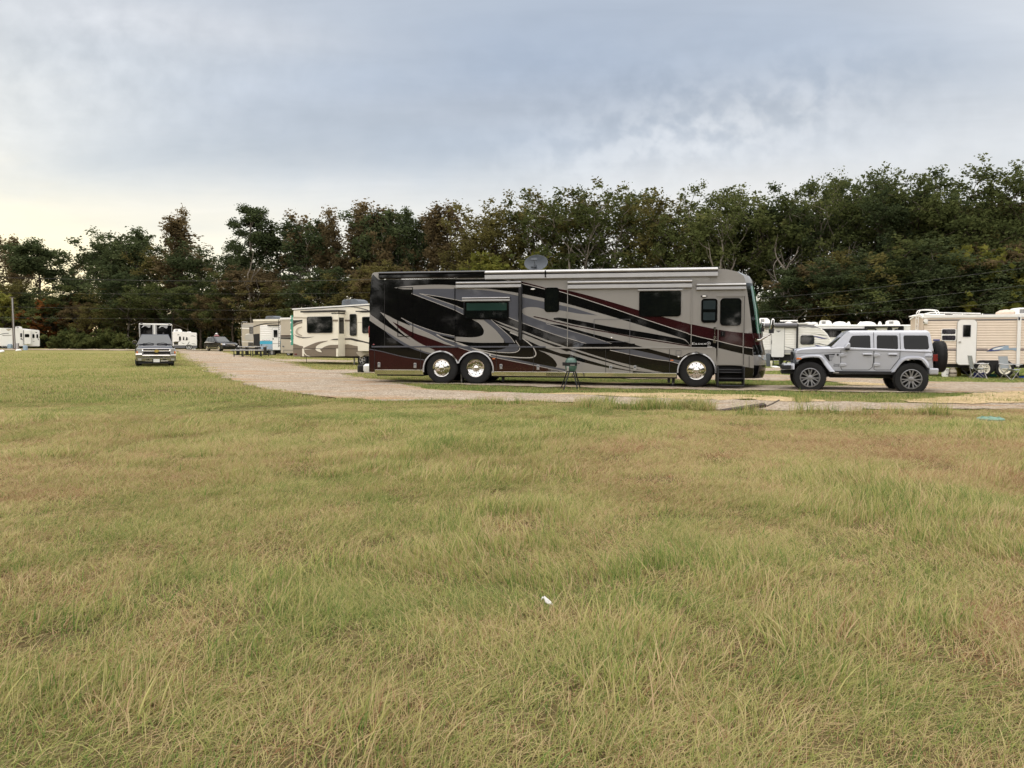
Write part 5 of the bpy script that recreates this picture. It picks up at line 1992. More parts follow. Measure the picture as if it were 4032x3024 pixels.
# ------------------------------------------------------------------ silver off-road car
S = Side(3190, 23.2, 3588, 22.42, base=g1(9, 23.2))
JP = S.thing('off_road_car', 'silver four-door off-road car with big tyres and rear spare wheel', 'car')
Wj = 1.88          # over the flares
D0 = .17           # doors sit this far inside the flares


def J(x, y, off=D0):
    return S(z4(x, y), off)


def JL(*p, off=D0):
    return [J(a[0], a[1], off) for a in p]


cf, crr = J(490, 627, 0.0), J(1305, 640, 0.0)
Rj = .465
gz = min(cf[1], crr[1])
ya, yb = D0, Wj - D0
# lower tub with the wheel openings
tub = JL((655, 388), (735, 380), (1468, 408), (1478, 425), (1484, 560), (1440, 600)) + JL((1436, 545), (1400, 492), (1370, 478), (1262, 478), (1222, 495), (1160, 590), (1150, 600)) + JL((700, 600), (668, 585), (610, 492), (570, 462), (440, 462), (395, 492), (378, 492), (372, 430), (378, 408), (410, 396), (520, 388))
b = MB()
b.prism(tub, ya, yb, 'silver_paint')
b.build('body', JP, bevel=.035, seg=3)
# bonnet: narrower towards the grille
g = MB()
h1, h2, h3 = J(372, 408), J(520, 388), J(660, 384)
bot = J(500, 432)[1]
rows = []
for p, ins in ((h1, .22), ((h1[0] + .25, h2[1] - .03), .16), (h2, .12), (h3, .05)):
    a, c = ya + ins, yb - ins
    rows.append([(p[0], a, bot), (p[0], a + .02, p[1] - .05), (p[0], a + .12, p[1] + .01), (p[0], (a + c) / 2, p[1] + .035), (p[0], c - .12, p[1] + .01), (p[0], c - .02, p[1] - .05), (p[0], c, bot)])
g.grid(rows, 'silver_paint')
g.build('bonnet', JP, angle=50)
# cabin: upright sides, raked screen
roof = [J(800, 262), J(1462, 262)]
belt_f, belt_r = J(668, 384), J(1490, 418)
ti = .10
dxs = (roof[0][0] - belt_f[0]) / (roof[0][1] - belt_f[1]) * (belt_r[1] - belt_f[1])
bl = [(belt_f[0] + dxs, ya + .02, belt_r[1]), (belt_r[0], ya + .02, belt_r[1]), (belt_r[0], yb - .02, belt_r[1]), (belt_f[0] + dxs, yb - .02, belt_r[1])]
tpz = [(roof[0][0], ya + ti, roof[0][1]), (roof[1][0], ya + ti, roof[1][1]), (roof[1][0], yb - ti, roof[1][1]), (roof[0][0], yb - ti, roof[0][1])]
g = MB()
g.hexa([bl[0], bl[1], bl[2], bl[3], tpz[0], tpz[1], tpz[2], tpz[3]], 'silver_paint')
# hard top lid
rt = J(1000, 252)[1]
x0, x1 = J(805, 0)[0], J(1468, 0)[0]
g.hexa([(x0 - .02, ya + ti - .01, roof[0][1] - .01), (x1 + .01, ya + ti - .01, roof[1][1] - .01), (x1 + .01, yb - ti + .01, roof[1][1] - .01), (x0 - .02, yb - ti + .01, roof[0][1] - .01),
        (x0 + .05, ya + ti + .1, rt + .02), (x1 - .05, ya + ti + .1, rt + .02), (x1 - .05, yb - ti - .1, rt + .02), (x0 + .05, yb - ti - .1, rt + .02)], 'silver_paint')
g.build('cabin', JP, bevel=.03, seg=3)


def on_side(p):
    """a point of the near cabin side (it leans inwards)"""
    k = (p[1] - belt_r[1]) / (roof[1][1] - belt_r[1])
    return ya + .02 + (ti - .02) * k


def side_window(px, name='side_window', mat='car_glass'):
    pts = JL(*px, off=D0 + .05)
    n = len(pts)
    cx, cz = sum(p[0] for p in pts) / n, sum(p[1] for p in pts) / n
    g = MB()
    v1 = [(p[0], on_side(p) - .008, p[1]) for p in pts]
    v2 = [(cx + (p[0] - cx) * .955, 0, cz + (p[1] - cz) * .93) for p in pts]
    v2 = [(p[0], on_side((p[0], p[2])) - .010, p[2]) for p in v2]
    v0 = [(p[0], on_side(p) + .03, p[1]) for p in pts]
    g.add(v0 + v1 + v2, [(a * n + i, a * n + (i + 1) % n, (a + 1) * n + (i + 1) % n, (a + 1) * n + i) for i in range(n) for a in (0, 1)], 'black_plastic')
    o = g.build(name, JP)
    g = MB()
    g.add(v2, [list(range(n))], mat)
    g.build('pane', o)
    return o


side_window(cr([(792, 398), (790, 375), (800, 345), (822, 300), (838, 289)], 3) + [(966, 287), (975, 296), (976, 390), (968, 399)])
o = side_window([(1036, 286), (1188, 287), (1197, 297), (1198, 390), (1190, 399), (1034, 398), (1026, 390), (1028, 296)])
g = MB()
p = J(1150, 290, D0 + .05)
r = J(1156, 396, D0 + .05)
g.hexa([(p[0], on_side(r) - .014, r[1]), (r[0], on_side(r) - .014, r[1]), (r[0], on_side(r), r[1]), (p[0], on_side(r), r[1]), (p[0], on_side(p) - .014, p[1]), (r[0], on_side(p) - .014, p[1]), (r[0], on_side(p), p[1]), (p[0], on_side(p), p[1])], 'black_plastic')
g.build('divider', o)
side_window([(1252, 287), (1428, 288), (1440, 300), (1447, 385), (1436, 399), (1256, 398), (1246, 388), (1243, 298)])
# windscreen
g = MB()
a0, a1 = Vector((belt_f[0] - .012, 0, belt_f[1] + .03)), Vector((roof[0][0] - .012, 0, roof[0][1] - .03))
g.add([(a0.x, ya + .12, a0.z), (a0.x, yb - .12, a0.z), (a1.x, yb - ti - .08, a1.z), (a1.x, ya + ti + .08, a1.z)], [(0, 1, 2, 3)], 'screen_glass')
wsj = g.build('windscreen', JP)
for yy0, yy1 in ((ya + .02, ya + ti), (yb - .02, yb - ti)):
    g = MB()
    s_ = 1 if yy0 < 1 else -1
    g.hexa([(a0.x - .02, yy0, a0.z - .03), (a0.x + .06, yy0, a0.z - .03), (a0.x + .06, yy0 + .1 * s_, a0.z - .03), (a0.x - .02, yy0 + .1 * s_, a0.z - .03),
            (a1.x - .02, yy1, a1.z + .04), (a1.x + .06, yy1, a1.z + .04), (a1.x + .06, yy1 + .08 * s_, a1.z + .04), (a1.x - .02, yy1 + .08 * s_, a1.z + .04)], 'silver_paint')
    g.build('pillar', wsj)
# door seams and doors
def seam(px, name):
    pts = JL(*px)
    g = MB()
    g.ribbon(pts, .016, ya - .004, 'black_plastic')
    return g.build(name, JP)


d1 = seam(cr([(738, 405), (737, 480), (738, 545), (748, 566)], 4) + [(960, 566), (990, 545), (1000, 500), (1003, 410)], 'door')
d2 = seam([(1005, 410), (1005, 500), (1004, 560), (1020, 566), (1135, 566), (1180, 510), (1212, 470), (1215, 412)], 'door')
for d, hx, hy, hg in ((d1, 951, 441, (758,)), (d2, 1155, 442, (1028,))):
    p = J(hx, hy)
    g = MB()
    g.box(p[0] - .13, p[0] + .13, ya - .045, ya, p[1] - .035, p[1] + .035, 'silver_paint')
    g.build('handle', d, bevel=.02)
    g = MB()
    g.box(p[0] - .10, p[0] + .10, ya - .047, ya - .043, p[1] - .03, p[1] - .008, 'black_plastic')
    g.build('recess', d)
    for yy in (447, 524):
        q = J(hg[0], yy)
        g = MB()
        g.prism([(q[0] - .09, q[1] - .05), (q[0] + .02, q[1] - .05), (q[0] + .08, q[1] - .02), (q[0] + .08, q[1] + .03), (q[0] + .02, q[1] + .05), (q[0] - .09, q[1] + .05)], ya - .04, ya, 'silver_paint')
        g.build('hinge', d, bevel=.012)
g = MB()
for px in ([(1003, 262), (1003, 405)], [(1215, 270), (1216, 410)]):
    pts = JL(*px, off=D0 + .05)
    for i in range(1):
        a, c = pts
        g.add([(a[0] - .008, on_side(a) - .006, a[1]), (a[0] + .008, on_side(a) - .006, a[1]), (c[0] + .008, on_side(c) - .006, c[1]), (c[0] - .008, on_side(c) - .006, c[1])], [(0, 1, 2, 3)], 'black_plastic')
a, c = J(740, 402), J(1490, 424)
g.add([(a[0], ya - .006, a[1]), (c[0], ya - .006, c[1]), (c[0], ya - .006, c[1] - .014), (a[0], ya - .006, a[1] - .014)], [(0, 1, 2, 3)], 'grey_graphic')
a, c = J(380, 433), J(735, 424)
g.add([(a[0], ya - .006, a[1]), (c[0], ya - .006, c[1]), (c[0], ya - .006, c[1] - .012), (a[0], ya - .006, a[1] - .012)], [(0, 1, 2, 3)], 'grey_graphic')
g.build('panel_seam', JP)
# flares
def flare(out, inn, name='wheel_flare', far=False):
    O = cr(out, 4)
    I = cr(inn, 4)
    m_ = min(len(O), len(I))
    O, I = O[:m_], I[:m_]
    g = MB()
    y0, y1 = (0.0, ya + .02) if not far else (Wj, yb - .02)
    ym = .03 if not far else Wj - .03
    Of = [S(z4(*p), D0 * .9) for p in O]
    If = [S(z4(*p), 0.0) for p in I]
    rows = [[(p[0], y1, p[1]) for p in Of], [(p[0], y0 + (.05 if not far else -.05), p[1] - .015) for p in Of],
            [(o_[0] * .45 + i_[0] * .55, ym - (.03 if not far else -.03), o_[1] * .5 + i_[1] * .5) for o_, i_ in zip(Of, If)],
            [(p[0], y0, p[1]) for p in If], [(p[0], y1, p[1] - .0) for p in If]]
    g.grid(rows, 'silver_paint')
    return g.build(name, JP, angle=40)


fo = [(378, 492), (392, 474), (428, 452), (480, 444), (560, 442), (598, 460), (640, 515), (690, 578)]
fi = [(385, 502), (402, 490), (432, 472), (480, 464), (548, 464), (580, 482), (606, 525), (648, 580)]
ro = [(1142, 580), (1170, 545), (1212, 485), (1256, 460), (1320, 455), (1392, 461), (1428, 490), (1452, 545)]
ri = [(1172, 582), (1190, 555), (1232, 505), (1270, 484), (1320, 480), (1378, 484), (1405, 508), (1436, 548)]
for fr in (False, True):
    flare(fo, fi, far=fr)
    flare(ro, ri, far=fr)
# inner arches, rocker, frame
g = MB()
a, c = J(640, 572), J(1160, 602)
g.box(a[0], c[0], ya - .06, ya + .12, c[1], a[1], 'black_plastic')
a2, c2 = J(660, 600), J(1150, 636)
g.box(a2[0], c2[0], ya + .25, yb - .25, c2[1], a2[1] + .1, 'chassis')
a3, c3 = J(330, 560), J(1470, 600)
g.box(a3[0] + .1, c3[0], ya + .4, yb - .4, c3[1], a3[1] + .12, 'chassis')
for cc in (cf, crr):
    g.tube([(cc[0], .3, cc[1]), (cc[0], Wj - .3, cc[1])], .06, 'chassis', 10)
    g.lathe([(0, -.14), (.13, -.08), (.15, 0), (.13, .08), (0, .14)], (cc[0], Wj * .42, cc[1]), 'y', 'chassis', 14)
    for yy in (.5, Wj - .5):
        g.tube([(cc[0] + .05, yy, cc[1] - .02), (cc[0] + .10, yy + .05, cc[1] + .55)], .035, 'dark_steel', 8)
# wheel wells
for (xl, xr, zt_) in ((J(398, 0)[0], J(655, 0)[0], J(0, 470)[1]), (J(1165, 0)[0], J(1438, 0)[0], J(0, 484)[1])):
    g.box(xl, xr, ya + .32, yb - .32, cf[1], zt_ - .01, 'chassis')
g.build('chassis', JP)
g = MB()
p = J(697, 587)
g.box(p[0] - .08, p[0] + .08, ya - .068, ya - .058, p[1] - .02, p[1] + .02, 'dull_metal')
g.build('rocker_badge', JP, bevel=.008)
# grille, lamps, bumper
g = MB()
a, c = J(338, 402), J(380, 520)
gx = a[0] + .06
g.hexa([(gx, ya + .2, c[1]), (a[0] + .25, ya + .2, c[1]), (a[0] + .25, yb - .2, c[1]), (gx, yb - .2, c[1]), (gx + .08, ya + .22, a[1]), (a[0] + .25, ya + .22, a[1]), (a[0] + .25, yb - .22, a[1]), (gx + .08, yb - .22, a[1])], 'grey_plastic')
go_ = g.build('grille', JP, bevel=.03)
g = MB()
for k in range(7):
    yy = ya + .45 + k * (Wj - 2 * D0 - .9) / 6
    g.box(gx - .01, gx + .1, yy - .03, yy + .03, c[1] + .12, a[1] - .08, 'chassis')
g.build('slot', go_)
for yy in (ya + .36, yb - .36):
    g = MB()
    p = J(365, 445)
    g.lathe([(.115, .02), (.115, -.06), (.095, -.07), (.05, -.05), (0, -.045)], (gx + .075, yy, p[1]), 'x', 'screen_glass', 24)
    g.build('headlight', JP)
g = MB()
p = J(402, 434, .1)
g.lathe([(.055, -.06), (.06, .04), (.03, .07), (0, .07)], (p[0], ya + .1, p[1]), 'x', 'black_plastic', 14)
g.build('bonnet_latch', JP)
g = MB()
p, r = S(z4(380, 468), .02), S(z4(420, 490), .02)
g.box(p[0], r[0], -.008, .05, r[1] + .03, p[1], 'amber_lens')
g.build('side_marker', JP, bevel=.012)
g = MB()
p, r = J(268, 512, .3), J(362, 566, .3)
hx = r[0] - p[0]
g.hexa([(p[0], .32, r[1]), (r[0], .14, r[1] + .02), (r[0], Wj - .14, r[1] + .02), (p[0], Wj - .32, r[1]), (p[0] + .05, .34, p[1] - .02), (r[0], .16, p[1]), (r[0], Wj - .16, p[1]), (p[0] + .05, Wj - .34, p[1] - .02)], 'silver_paint')
g.hexa([(p[0] - .01, .30, r[1] + .02), (p[0] + hx * .68, .12, r[1] + .03), (p[0] + hx * .68, Wj - .12, r[1] + .03), (p[0] - .01, Wj - .30, r[1] + .02), (p[0] + .0, .30, p[1] - .06), (p[0] + hx * .68, .12, p[1] - .05), (p[0] + hx * .68, Wj - .12, p[1] - .05), (p[0], Wj - .30, p[1] - .06)], 'black_plastic')
p, r = J(266, 572, .3), J(400, 600, .3)
g.box(p[0] + .0, r[0], .45, Wj - .45, r[1], p[1], 'black_plastic')
p = J(295, 508, .4)
g.tube([(p[0], .5, p[1] - .02), (p[0] + .05, .5, p[1] + .06), (p[0] + .2, .5, p[1] + .05), (p[0] + .24, .5, p[1] - .02)], .022, 'black_plastic', 8)
g.build('front_bumper', JP, bevel=.02)
# rear: bumper, tail lamp, spare wheel, filler
g = MB()
p, r = J(1446, 552, .12), J(1524, 604, .12)
g.box(p[0], r[0], .10, Wj - .10, r[1], p[1], 'silver_paint')
g.build('rear_bumper', JP, bevel=.035, seg=3)
for yy0, yy1 in ((ya - .02, ya + .16), (yb - .16, yb + .02)):
    g = MB()
    p, r = J(1479, 440, .2), J(1514, 494, .2)
    g.box(p[0], r[0], yy0, yy1, r[1], p[1], 'red_lens')
    g.box(p[0] - .004, r[0] + .004, yy0 - .006, yy1 + .006, r[1] + .10, p[1] - .10, 'black_plastic')
    g.build('tail_light', JP, bevel=.015)
g = MB()
p = J(1442, 460)
g.lathe([(.105, .01), (.105, -.025), (.09, -.03), (0, -.03)], (p[0], ya, p[1]), 'y', 'silver_paint', 28)
g.box(p[0] - .085, p[0] + .085, ya - .036, ya - .028, p[1] - .012, p[1] + .012, 'grey_graphic')
g.build('fuel_cap', JP)
sp_x = (J(1488, 0, .9)[0] + J(1580, 0, .9)[0]) / 2 + .03
sz = (S(z4(1530, 352), .8)[1] + S(z4(1530, 566), .8)[1]) / 2
wheel(JP, (sp_x, Wj / 2, sz), Rj * 1.0, .30, .24, 'offroad', out=-1, name='spare_wheel', mat_rim='dull_metal', rz=PI / 2)
g = MB()
g.box(belt_r[0] - .05, sp_x, Wj / 2 - .2, Wj / 2 + .2, sz - .15, sz + .15, 'black_plastic')
g.build('spare_carrier', JP)
# wheels
pmat('machined', s2l((150, 150, 152)), .35, .75, var=.06)
for cc in (cf, crr):
    zc_ = cc[1]
    wheel(JP, (cc[0], .15, zc_), zc_ + .0 if False else Rj, .32, .285, 'offroad', -1, 'wheel', 'machined')
    wheel(JP, (cc[0], Wj - .15, zc_), Rj, .32, .285, 'offroad', 1, 'wheel', 'machined')
# mirror, vent louvres, badge, aerial hinge
g = MB()
p, r = J(764, 346, 0.05), J(811, 404, .05)
g.prism([(p[0] + .02, r[1] + .05), (p[0] + .1, r[1] - .0), (r[0], r[1] + .02), (r[0], p[1] - .02), (r[0] - .03, p[1]), (p[0] + .1, p[1]), (p[0], p[1] - .14)], ya - .22, ya - .02, 'silver_paint')
mo = g.build('mirror', JP, bevel=.03, seg=3)
g = MB()
g.box(p[0] + .04, r[0] - .02, ya - .23, ya + .02, r[1] - .01, r[1] + .05, 'black_plastic')
g.build('mirror_foot', mo, bevel=.01)
g = MB()
q = JL((600, 442), (692, 436), (662, 496), (642, 496))
g.flat(q, ya - .005, 'black_plastic')
vo = g.build('fender_vent', JP)
g = MB()
for k in range(5):
    yy = 450 + k * 10.5
    a, c = J(642 + k * 1.5, yy), J(689 - k * 5.5, yy + 3)
    g.box(a[0], c[0], ya - .02, ya - .003, c[1] - .008, c[1] + .018, 'silver_paint')
g.build('louvre', vo)
g = MB()
a, c = J(678, 527), J(727, 512)
add_text(g, 'Jeep', a[0], a[1] - .01, c[0], c[1], ya - .006, 'black_letter')
a, c = J(678, 537), J(727, 531)
g.box(a[0], c[0], ya - .007, ya - .004, a[1], c[1], 'grey_graphic')
g.build('badge', JP)
g = MB()
p = J(713, 444)
g.lathe([(.03, 0), (.03, -.015), (0, -.02)], (p[0], ya, p[1]), 'y', 'black_plastic', 16)
g.build('filler_cap', JP)
for (fx, fy) in ((655, 426), (735, 426)):
    pass
# ------------------------------------------------------------------ caravans and motorhomes round the ground
def rv_body(S, root, f, outline, width, mat, name='body', y0=0.0, bevel=.03, off=0.0, layers=()):
    """side outline (zoom points) pushed back by the body's width, painted shapes laid on the near side"""
    pts = S.pl(f, outline, off)
    b = MB()
    b.prism(pts, y0, y0 + width, mat)
    for k, (shape, mt) in enumerate(layers):
        b.clipped(S.pl(f, shape, off), y0 - .003 * (k + 1), mt)
    return b.build(name, root, bevel=bevel, angle=30)


def rbox(S, root, f, x0, y0, x1, y1, ya, yb, mat, name, bevel=0.0, off=0.0, label=None):
    r = S.rect(f, x0, y0, x1, y1, off)
    g = MB()
    g.box(r[0], r[1], ya, yb, r[2], r[3], mat)
    return g.build(name, root, label, bevel=bevel)


def rwin(S, root, f, x0, y0, x1, y1, y=-.01, rad=.06, glass='dark_glass', frame='black_plastic', rim=.03, off=0.0, name='window'):
    r = S.rect(f, x0, y0, x1, y1, off)
    return window(root, rrect(r[0], r[2], r[1], r[3], rad), y, glass, frame, rim, .015, name)


def rdoor(S, root, f, x0, y0, x1, y1, mat, rad=.08, y=-.006, th=.02, trim='grey_graphic'):
    r = S.rect(f, x0, y0, x1, y1)
    g = MB()
    pts = rrect(r[0], r[2], r[1], r[3], rad)
    big = rrect(r[0] - .02, r[2] - .02, r[1] + .02, r[3] + .02, rad + .02)
    g.prism(big, y - th * .5, y + .002, trim)
    g.prism(pts, y - th, y, mat)
    return g.build('door', root)


def under(S, root, x0, x1, ya, yb, z0, z1, name='chassis'):
    g = MB()
    g.box(x0, x1, ya, yb, z0, z1, 'chassis')
    return g.build(name, root)


def corrugated(S, root, z0, z1, x0, x1, y, mat, pitch=.13, depth=.014, name='siding'):
    """lapped metal siding, real relief"""
    g = MB()
    rows = []
    z = z0
    while z < z1:
        for dz, dy in ((0, 0), (pitch * .12, -depth), (pitch * .55, -depth * .9), (pitch * .72, -depth * .2), (pitch * .85, 0)):
            if z + dz <= z1:
                rows.append([(x0, y + dy, z + dz), (x1, y + dy, z + dz)])
        z += pitch
    g.grid(rows, mat)
    return g.build(name, root, angle=60)


# ---- cream fifth-wheel trailer left of the big motorhome
S = Side(1155, 45.6, 1448, 42.6)
A = S.thing('fifth_wheel_trailer', 'cream and taupe fifth-wheel trailer with open slide-out rooms and dark windows', 'trailer')
arcs = lambda *p: cr(p, 4)
lay = [
    (arcs((938, 745), (1000, 765), (1072, 785), (1300, 800), (1690, 760), (1760, 762), (1868, 785), (2300, 860)) + [(2300, 928), (938, 938)], 'taupe_paint'),
    (arcs((938, 408), (1000, 408), (1072, 402)) + arcs((1072, 428), (1000, 440), (938, 470)), 'brown_black'),
    (arcs((938, 470), (1000, 445), (1072, 432)) + arcs((1072, 452), (1000, 470), (938, 512)), 'taupe_paint'),
    ([(938, 358), (1072, 362), (1072, 382), (938, 384)], 'greige_paint'),
    ([(1688, 402), (1768, 402), (1768, 428), (1688, 424)], 'taupe_paint'), ([(1868, 436), (2300, 448), (2300, 455), (1868, 444)], 'greige_paint'),
    (arcs((1688, 672), (1780, 668), (1868, 688), (2050, 730), (2300, 800)) + arcs((2300, 830), (2050, 745), (1868, 716), (1780, 694), (1688, 692)), 'brown_black'),
    (arcs((1690, 215), (1850, 225), (2030, 268)) + arcs((2030, 258), (1900, 225), (1780, 208)), 'brown_black'),
    ([(938, 820), (2300, 820), (2300, 826), (938, 826)], 'brown_black'),
    (arcs((1072, 500), (1010, 520), (978, 565), (990, 610), (1072, 642)) + arcs((1072, 628), (1020, 600), (1000, 565), (1025, 530), (1072, 510)), 'greige_paint'),
    (arcs((958, 615), (1010, 640), (1072, 652)) + arcs((1072, 664), (1010, 652), (958, 618)), 'brown_black')]
rv_body(S, A, z6, [(938, 258), (2030, 188), (2300, 172), (2300, 925), (938, 936)], 2.45, 'cream_paint', layers=lay, bevel=.05)
g = MB()
for y0_, y1_, mt, dp in ((240, 258, 'white_bright', .06), (259, 266, 'brown_black', .02)):
    a, b = S(z6(936, y0_)), S(z6(2300, y0_ - 87))
    c, d = S(z6(936, y1_)), S(z6(2300, y1_ - 87))
    g.hexa([(c[0], -dp, c[1]), (d[0], -dp, d[1]), (d[0], 2.45, d[1]), (c[0], 2.45, c[1]), (a[0], -dp, a[1]), (b[0], -dp, b[1]), (b[0], 2.45, b[1]), (a[0], 2.45, a[1])], mt)
g.build('roof', A)
# slide-out rooms
so1 = .55
r = S.rect(z6, 1072, 300, 1595, 935, -so1)
g = MB()
g.box(r[0], r[1], -so1, 0, r[2], r[3], 'cream_paint')
for shp, mt in (((arcs((1072, 790), (1085, 810), (1110, 835)) + [(1590, 820), (1590, 930), (1100, 935), (1072, 935)]), 'taupe_paint'),
                (arcs((1085, 815), (1180, 770), (1300, 725), (1440, 705)) + arcs((1440, 712), (1340, 745), (1270, 790), (1260, 830), (1090, 820)), 'taupe_paint'),
                (arcs((1340, 830), (1400, 790), (1480, 768), (1593, 765)) + [(1593, 822)], 'taupe_paint'),
                (arcs((1100, 832), (1105, 875), (1140, 915), (1195, 932)) + arcs((1160, 932), (1110, 905), (1076, 850), (1076, 830)), 'cream_paint'),
                (arcs((1258, 822), (1280, 850), (1320, 868), (1360, 874)) + arcs((1340, 850), (1325, 822)), 'cream_paint'),
                ([(1072, 820), (1098, 820), (1098, 932), (1072, 932)], 'cream_paint'), ([(1565, 820), (1595, 820), (1595, 935), (1565, 935)], 'cream_paint'),
                ([(1108, 818), (1565, 818), (1565, 824), (1108, 824)], 'brown_black'),
                (arcs((1072, 655), (1160, 656), (1260, 645)) + arcs((1180, 662), (1072, 672)), 'brown_black'),
                (arcs((1475, 697), (1530, 682), (1594, 677)) + arcs((1594, 694), (1530, 694)), 'brown_black'),
                ([(1518, 400), (1594, 400), (1594, 426), (1518, 424)], 'taupe_paint'), ([(1072, 364), (1145, 368), (1145, 384), (1072, 384)], 'greige_paint')):
    k = getattr(g, 'k', 0) + 1
    g.k = k
    g.clipped(S.pl(z6, shp, -so1), -so1 - .003 * k, mt)
sl1 = g.build('slide_out', A, bevel=.02, angle=30)
rr = S.rect(z6, 1145, 360, 1515, 592, -so1)
window(sl1, rrect(rr[0], rr[2], rr[1], rr[3], .09), -so1 - .04, 'dark_glass', 'black_plastic', .03, .015)
g = MB()       # window in the end wall of the slide-out room
q = S.rect(z6, 1598, 372, 1655, 602, -so1 * .5)
g.box(r[1], r[1] + .012, -so1 * .85, -so1 * .18, q[2], q[3], 'dark_glass')
g.build('end_window', sl1)
g = MB()
q = S.rect(z6, 1665, 305, 1688, 935)
g.box(q[0] - .02, q[1], -.05, 0, q[2], q[3] + .05, 'chassis')
q2_ = S.rect(z6, 1595, 305, 1690, 322)
g.box(q2_[0], q2_[1], -so1, 0, q2_[2], q2_[3], 'brown_black')
g.build('seal', sl1)
r = S.rect(z6, 1868, 300, 2300, 862, -.35)
g = MB()
g.box(r[0], r[1], -.35, 0, r[2], r[3], 'cream_paint')
g.clipped(S.pl(z6, arcs((1868, 690), (2000, 722), (2300, 800)) + arcs((2300, 830), (2000, 742), (1868, 715)), -.35), -.354, 'brown_black')
g.clipped(S.pl(z6, [(1868, 436), (2300, 450), (2300, 457), (1868, 444)], -.35), -.357, 'greige_paint')
sl2 = g.build('slide_out', A, bevel=.02)
rr = S.rect(z6, 1942, 360, 2140, 597, -.35)
window(sl2, rrect(rr[0], rr[2], rr[1], rr[3], .09), -.37, 'dark_glass', 'black_plastic', .03, .015)
rwin(S, A, z6, 1765, 320, 1865, 632, -.04, .08)
for x0, y0, x1, y1 in ((1155, 279, 1700, 287), (1915, 275, 2300, 282)):
    rbox(S, A, z6, x0, y0, x1, y1, -.60 if x0 < 1500 else -.4, 0, 'brown_black', 'slide_topper')
ra = S.rect(z6, 1620, 108, 1885, 184, .6)
front_ac(A, ra[0], ra[1], ra[2], ra[3], .7, 1.5, 'grey_plastic')
under(S, A, .3, S.len + 4, .25, 2.2, .35, S(z6(1500, 925))[1] + .1)
cw = S(z6(1937, 992), 0)
Rw = .36
gA = S(z6(1937, 1082))[1]
for i in range(2):
    for yy, o_ in ((.12, -1), (2.3, 1)):
        wheel(A, (cw[0] + i * .86, yy, gA + Rw), Rw, .22, .22, 'five', o_, mat_rim='dull_metal')
g = MB()
q = S.pl(z6, [(1858, 880), (1880, 868), (2035, 868), (2300, 868), (2300, 905), (2030, 905), (1985, 912), (1940, 945), (1920, 945), (1880, 905)])
g.prism(q, -.06, .05, 'greige_paint')
g.build('fender', A, bevel=.015)
g = MB()
for x in (1770, 1075):
    p = S(z6(x, 940))
    g2 = S(z6(x, 1082 if x > 1500 else 1040))
    g.tube([(p[0], .3, p[1]), (p[0], .3, g2[1])], .045 if x > 1500 else .015, 'dull_metal' if x > 1500 else 'chassis', 8)
    g.lathe([(.13, 0), (.12, .03), (.03, .05)], (p[0], .3, g2[1]), 'z', 'dark_steel', 12)
g.build('jack', A)
g = MB()
p, q = S.rect(z6, 964, 893, 994, 908)[::2], S.rect(z6, 964, 893, 994, 908)[1::2]
g.box(p[0], q[0], -.05, 0, p[1], q[1], 'red_lens')
g.build('tail_lamp', A, bevel=.01)
# teal banner hanging at its corner
pmat('teal_cloth', s2l((40, 140, 118)), .8, var=.08)
S2 = Side(1143, 47.5, 1154, 47.0)
g = MB()
r = S2.rect(z6, 904, 340, 938, 770)
g.box(r[0], r[1], -.03, 0, r[2], r[3], 'teal_cloth')
for y in (345, 372, 430, 545, 600, 705):
    q = S2.rect(z6, 903, y, 917, y + 22)
    g.box(q[0] - .005, q[1], -.036, -.0, q[2], q[3], 'white_paint')
o = g.build('banner')
o.location = (S2.o.x, S2.o.y, S2.base)
o.rotation_euler = (0, 0, S2.rz)
tag(o, 'tall teal banner with white patches at the rear corner of the cream fifth-wheel trailer', 'banner')

# ---- greige motorhome with maroon stripe behind it
S = Side(1105, 66, 1155, 65)
B = S.thing('parked_motorhome', 'greige motorhome with maroon and black stripes half hidden by the cream fifth-wheel', 'motorhome')
lay = [([(757, 626), (1100, 626), (1100, 648), (757, 648)], 'maroon_paint'), ([(757, 652), (1100, 660), (1100, 692), (757, 682)], 'brown_black'), ([(757, 650), (1100, 652), (1100, 656), (757, 654)], 'silver_line')]
rv_body(S, B, z6, [(757, 385), (1200, 372), (1200, 895), (757, 885)], 2.4, 'greige_paint', layers=lay)
rbox(S, B, z6, 752, 374, 1200, 388, -.05, 2.42, 'white_bright', 'roof')
rbox(S, B, z6, 785, 780, 808, 800, -.03, 0, 'grey_graphic', 'outlet')
r = S.rect(z6, 800, 840, 938, 885)
g = MB()
for bx in ((r[0], r[1], r[3] - .03, r[3]), (r[0], r[0] + .03, r[2], r[3])):
    g.box(bx[0], bx[1], -.02, 0, bx[2], bx[3], 'grey_graphic')
g.build('hatch', B)
under(S, B, .2, 6, .2, 2.2, .25, S(z6(800, 890))[1])
wheel(B, (1.0, .15, .40), .40, .25, .25, 'plain', -1, mat_rim='dull_metal')
g = MB()
for x in (728, 750):
    a, b = S(z6(x, 400), .3), S(z6(x - 4, 800), .3)
    g.tube([(b[0], .3, b[1]), (a[0] - .02, .3, a[1] - .05), (a[0] + .05, .3, a[1] + .05)], .025, 'chassis', 6)
for k in range(7):
    y = 430 + k * 58
    a, b = S(z6(728, y), .3), S(z6(748, y), .3)
    g.tube([(a[0], .3, a[1]), (b[0], .3, b[1])], .018, 'chassis', 6)
g.build('ladder', B)

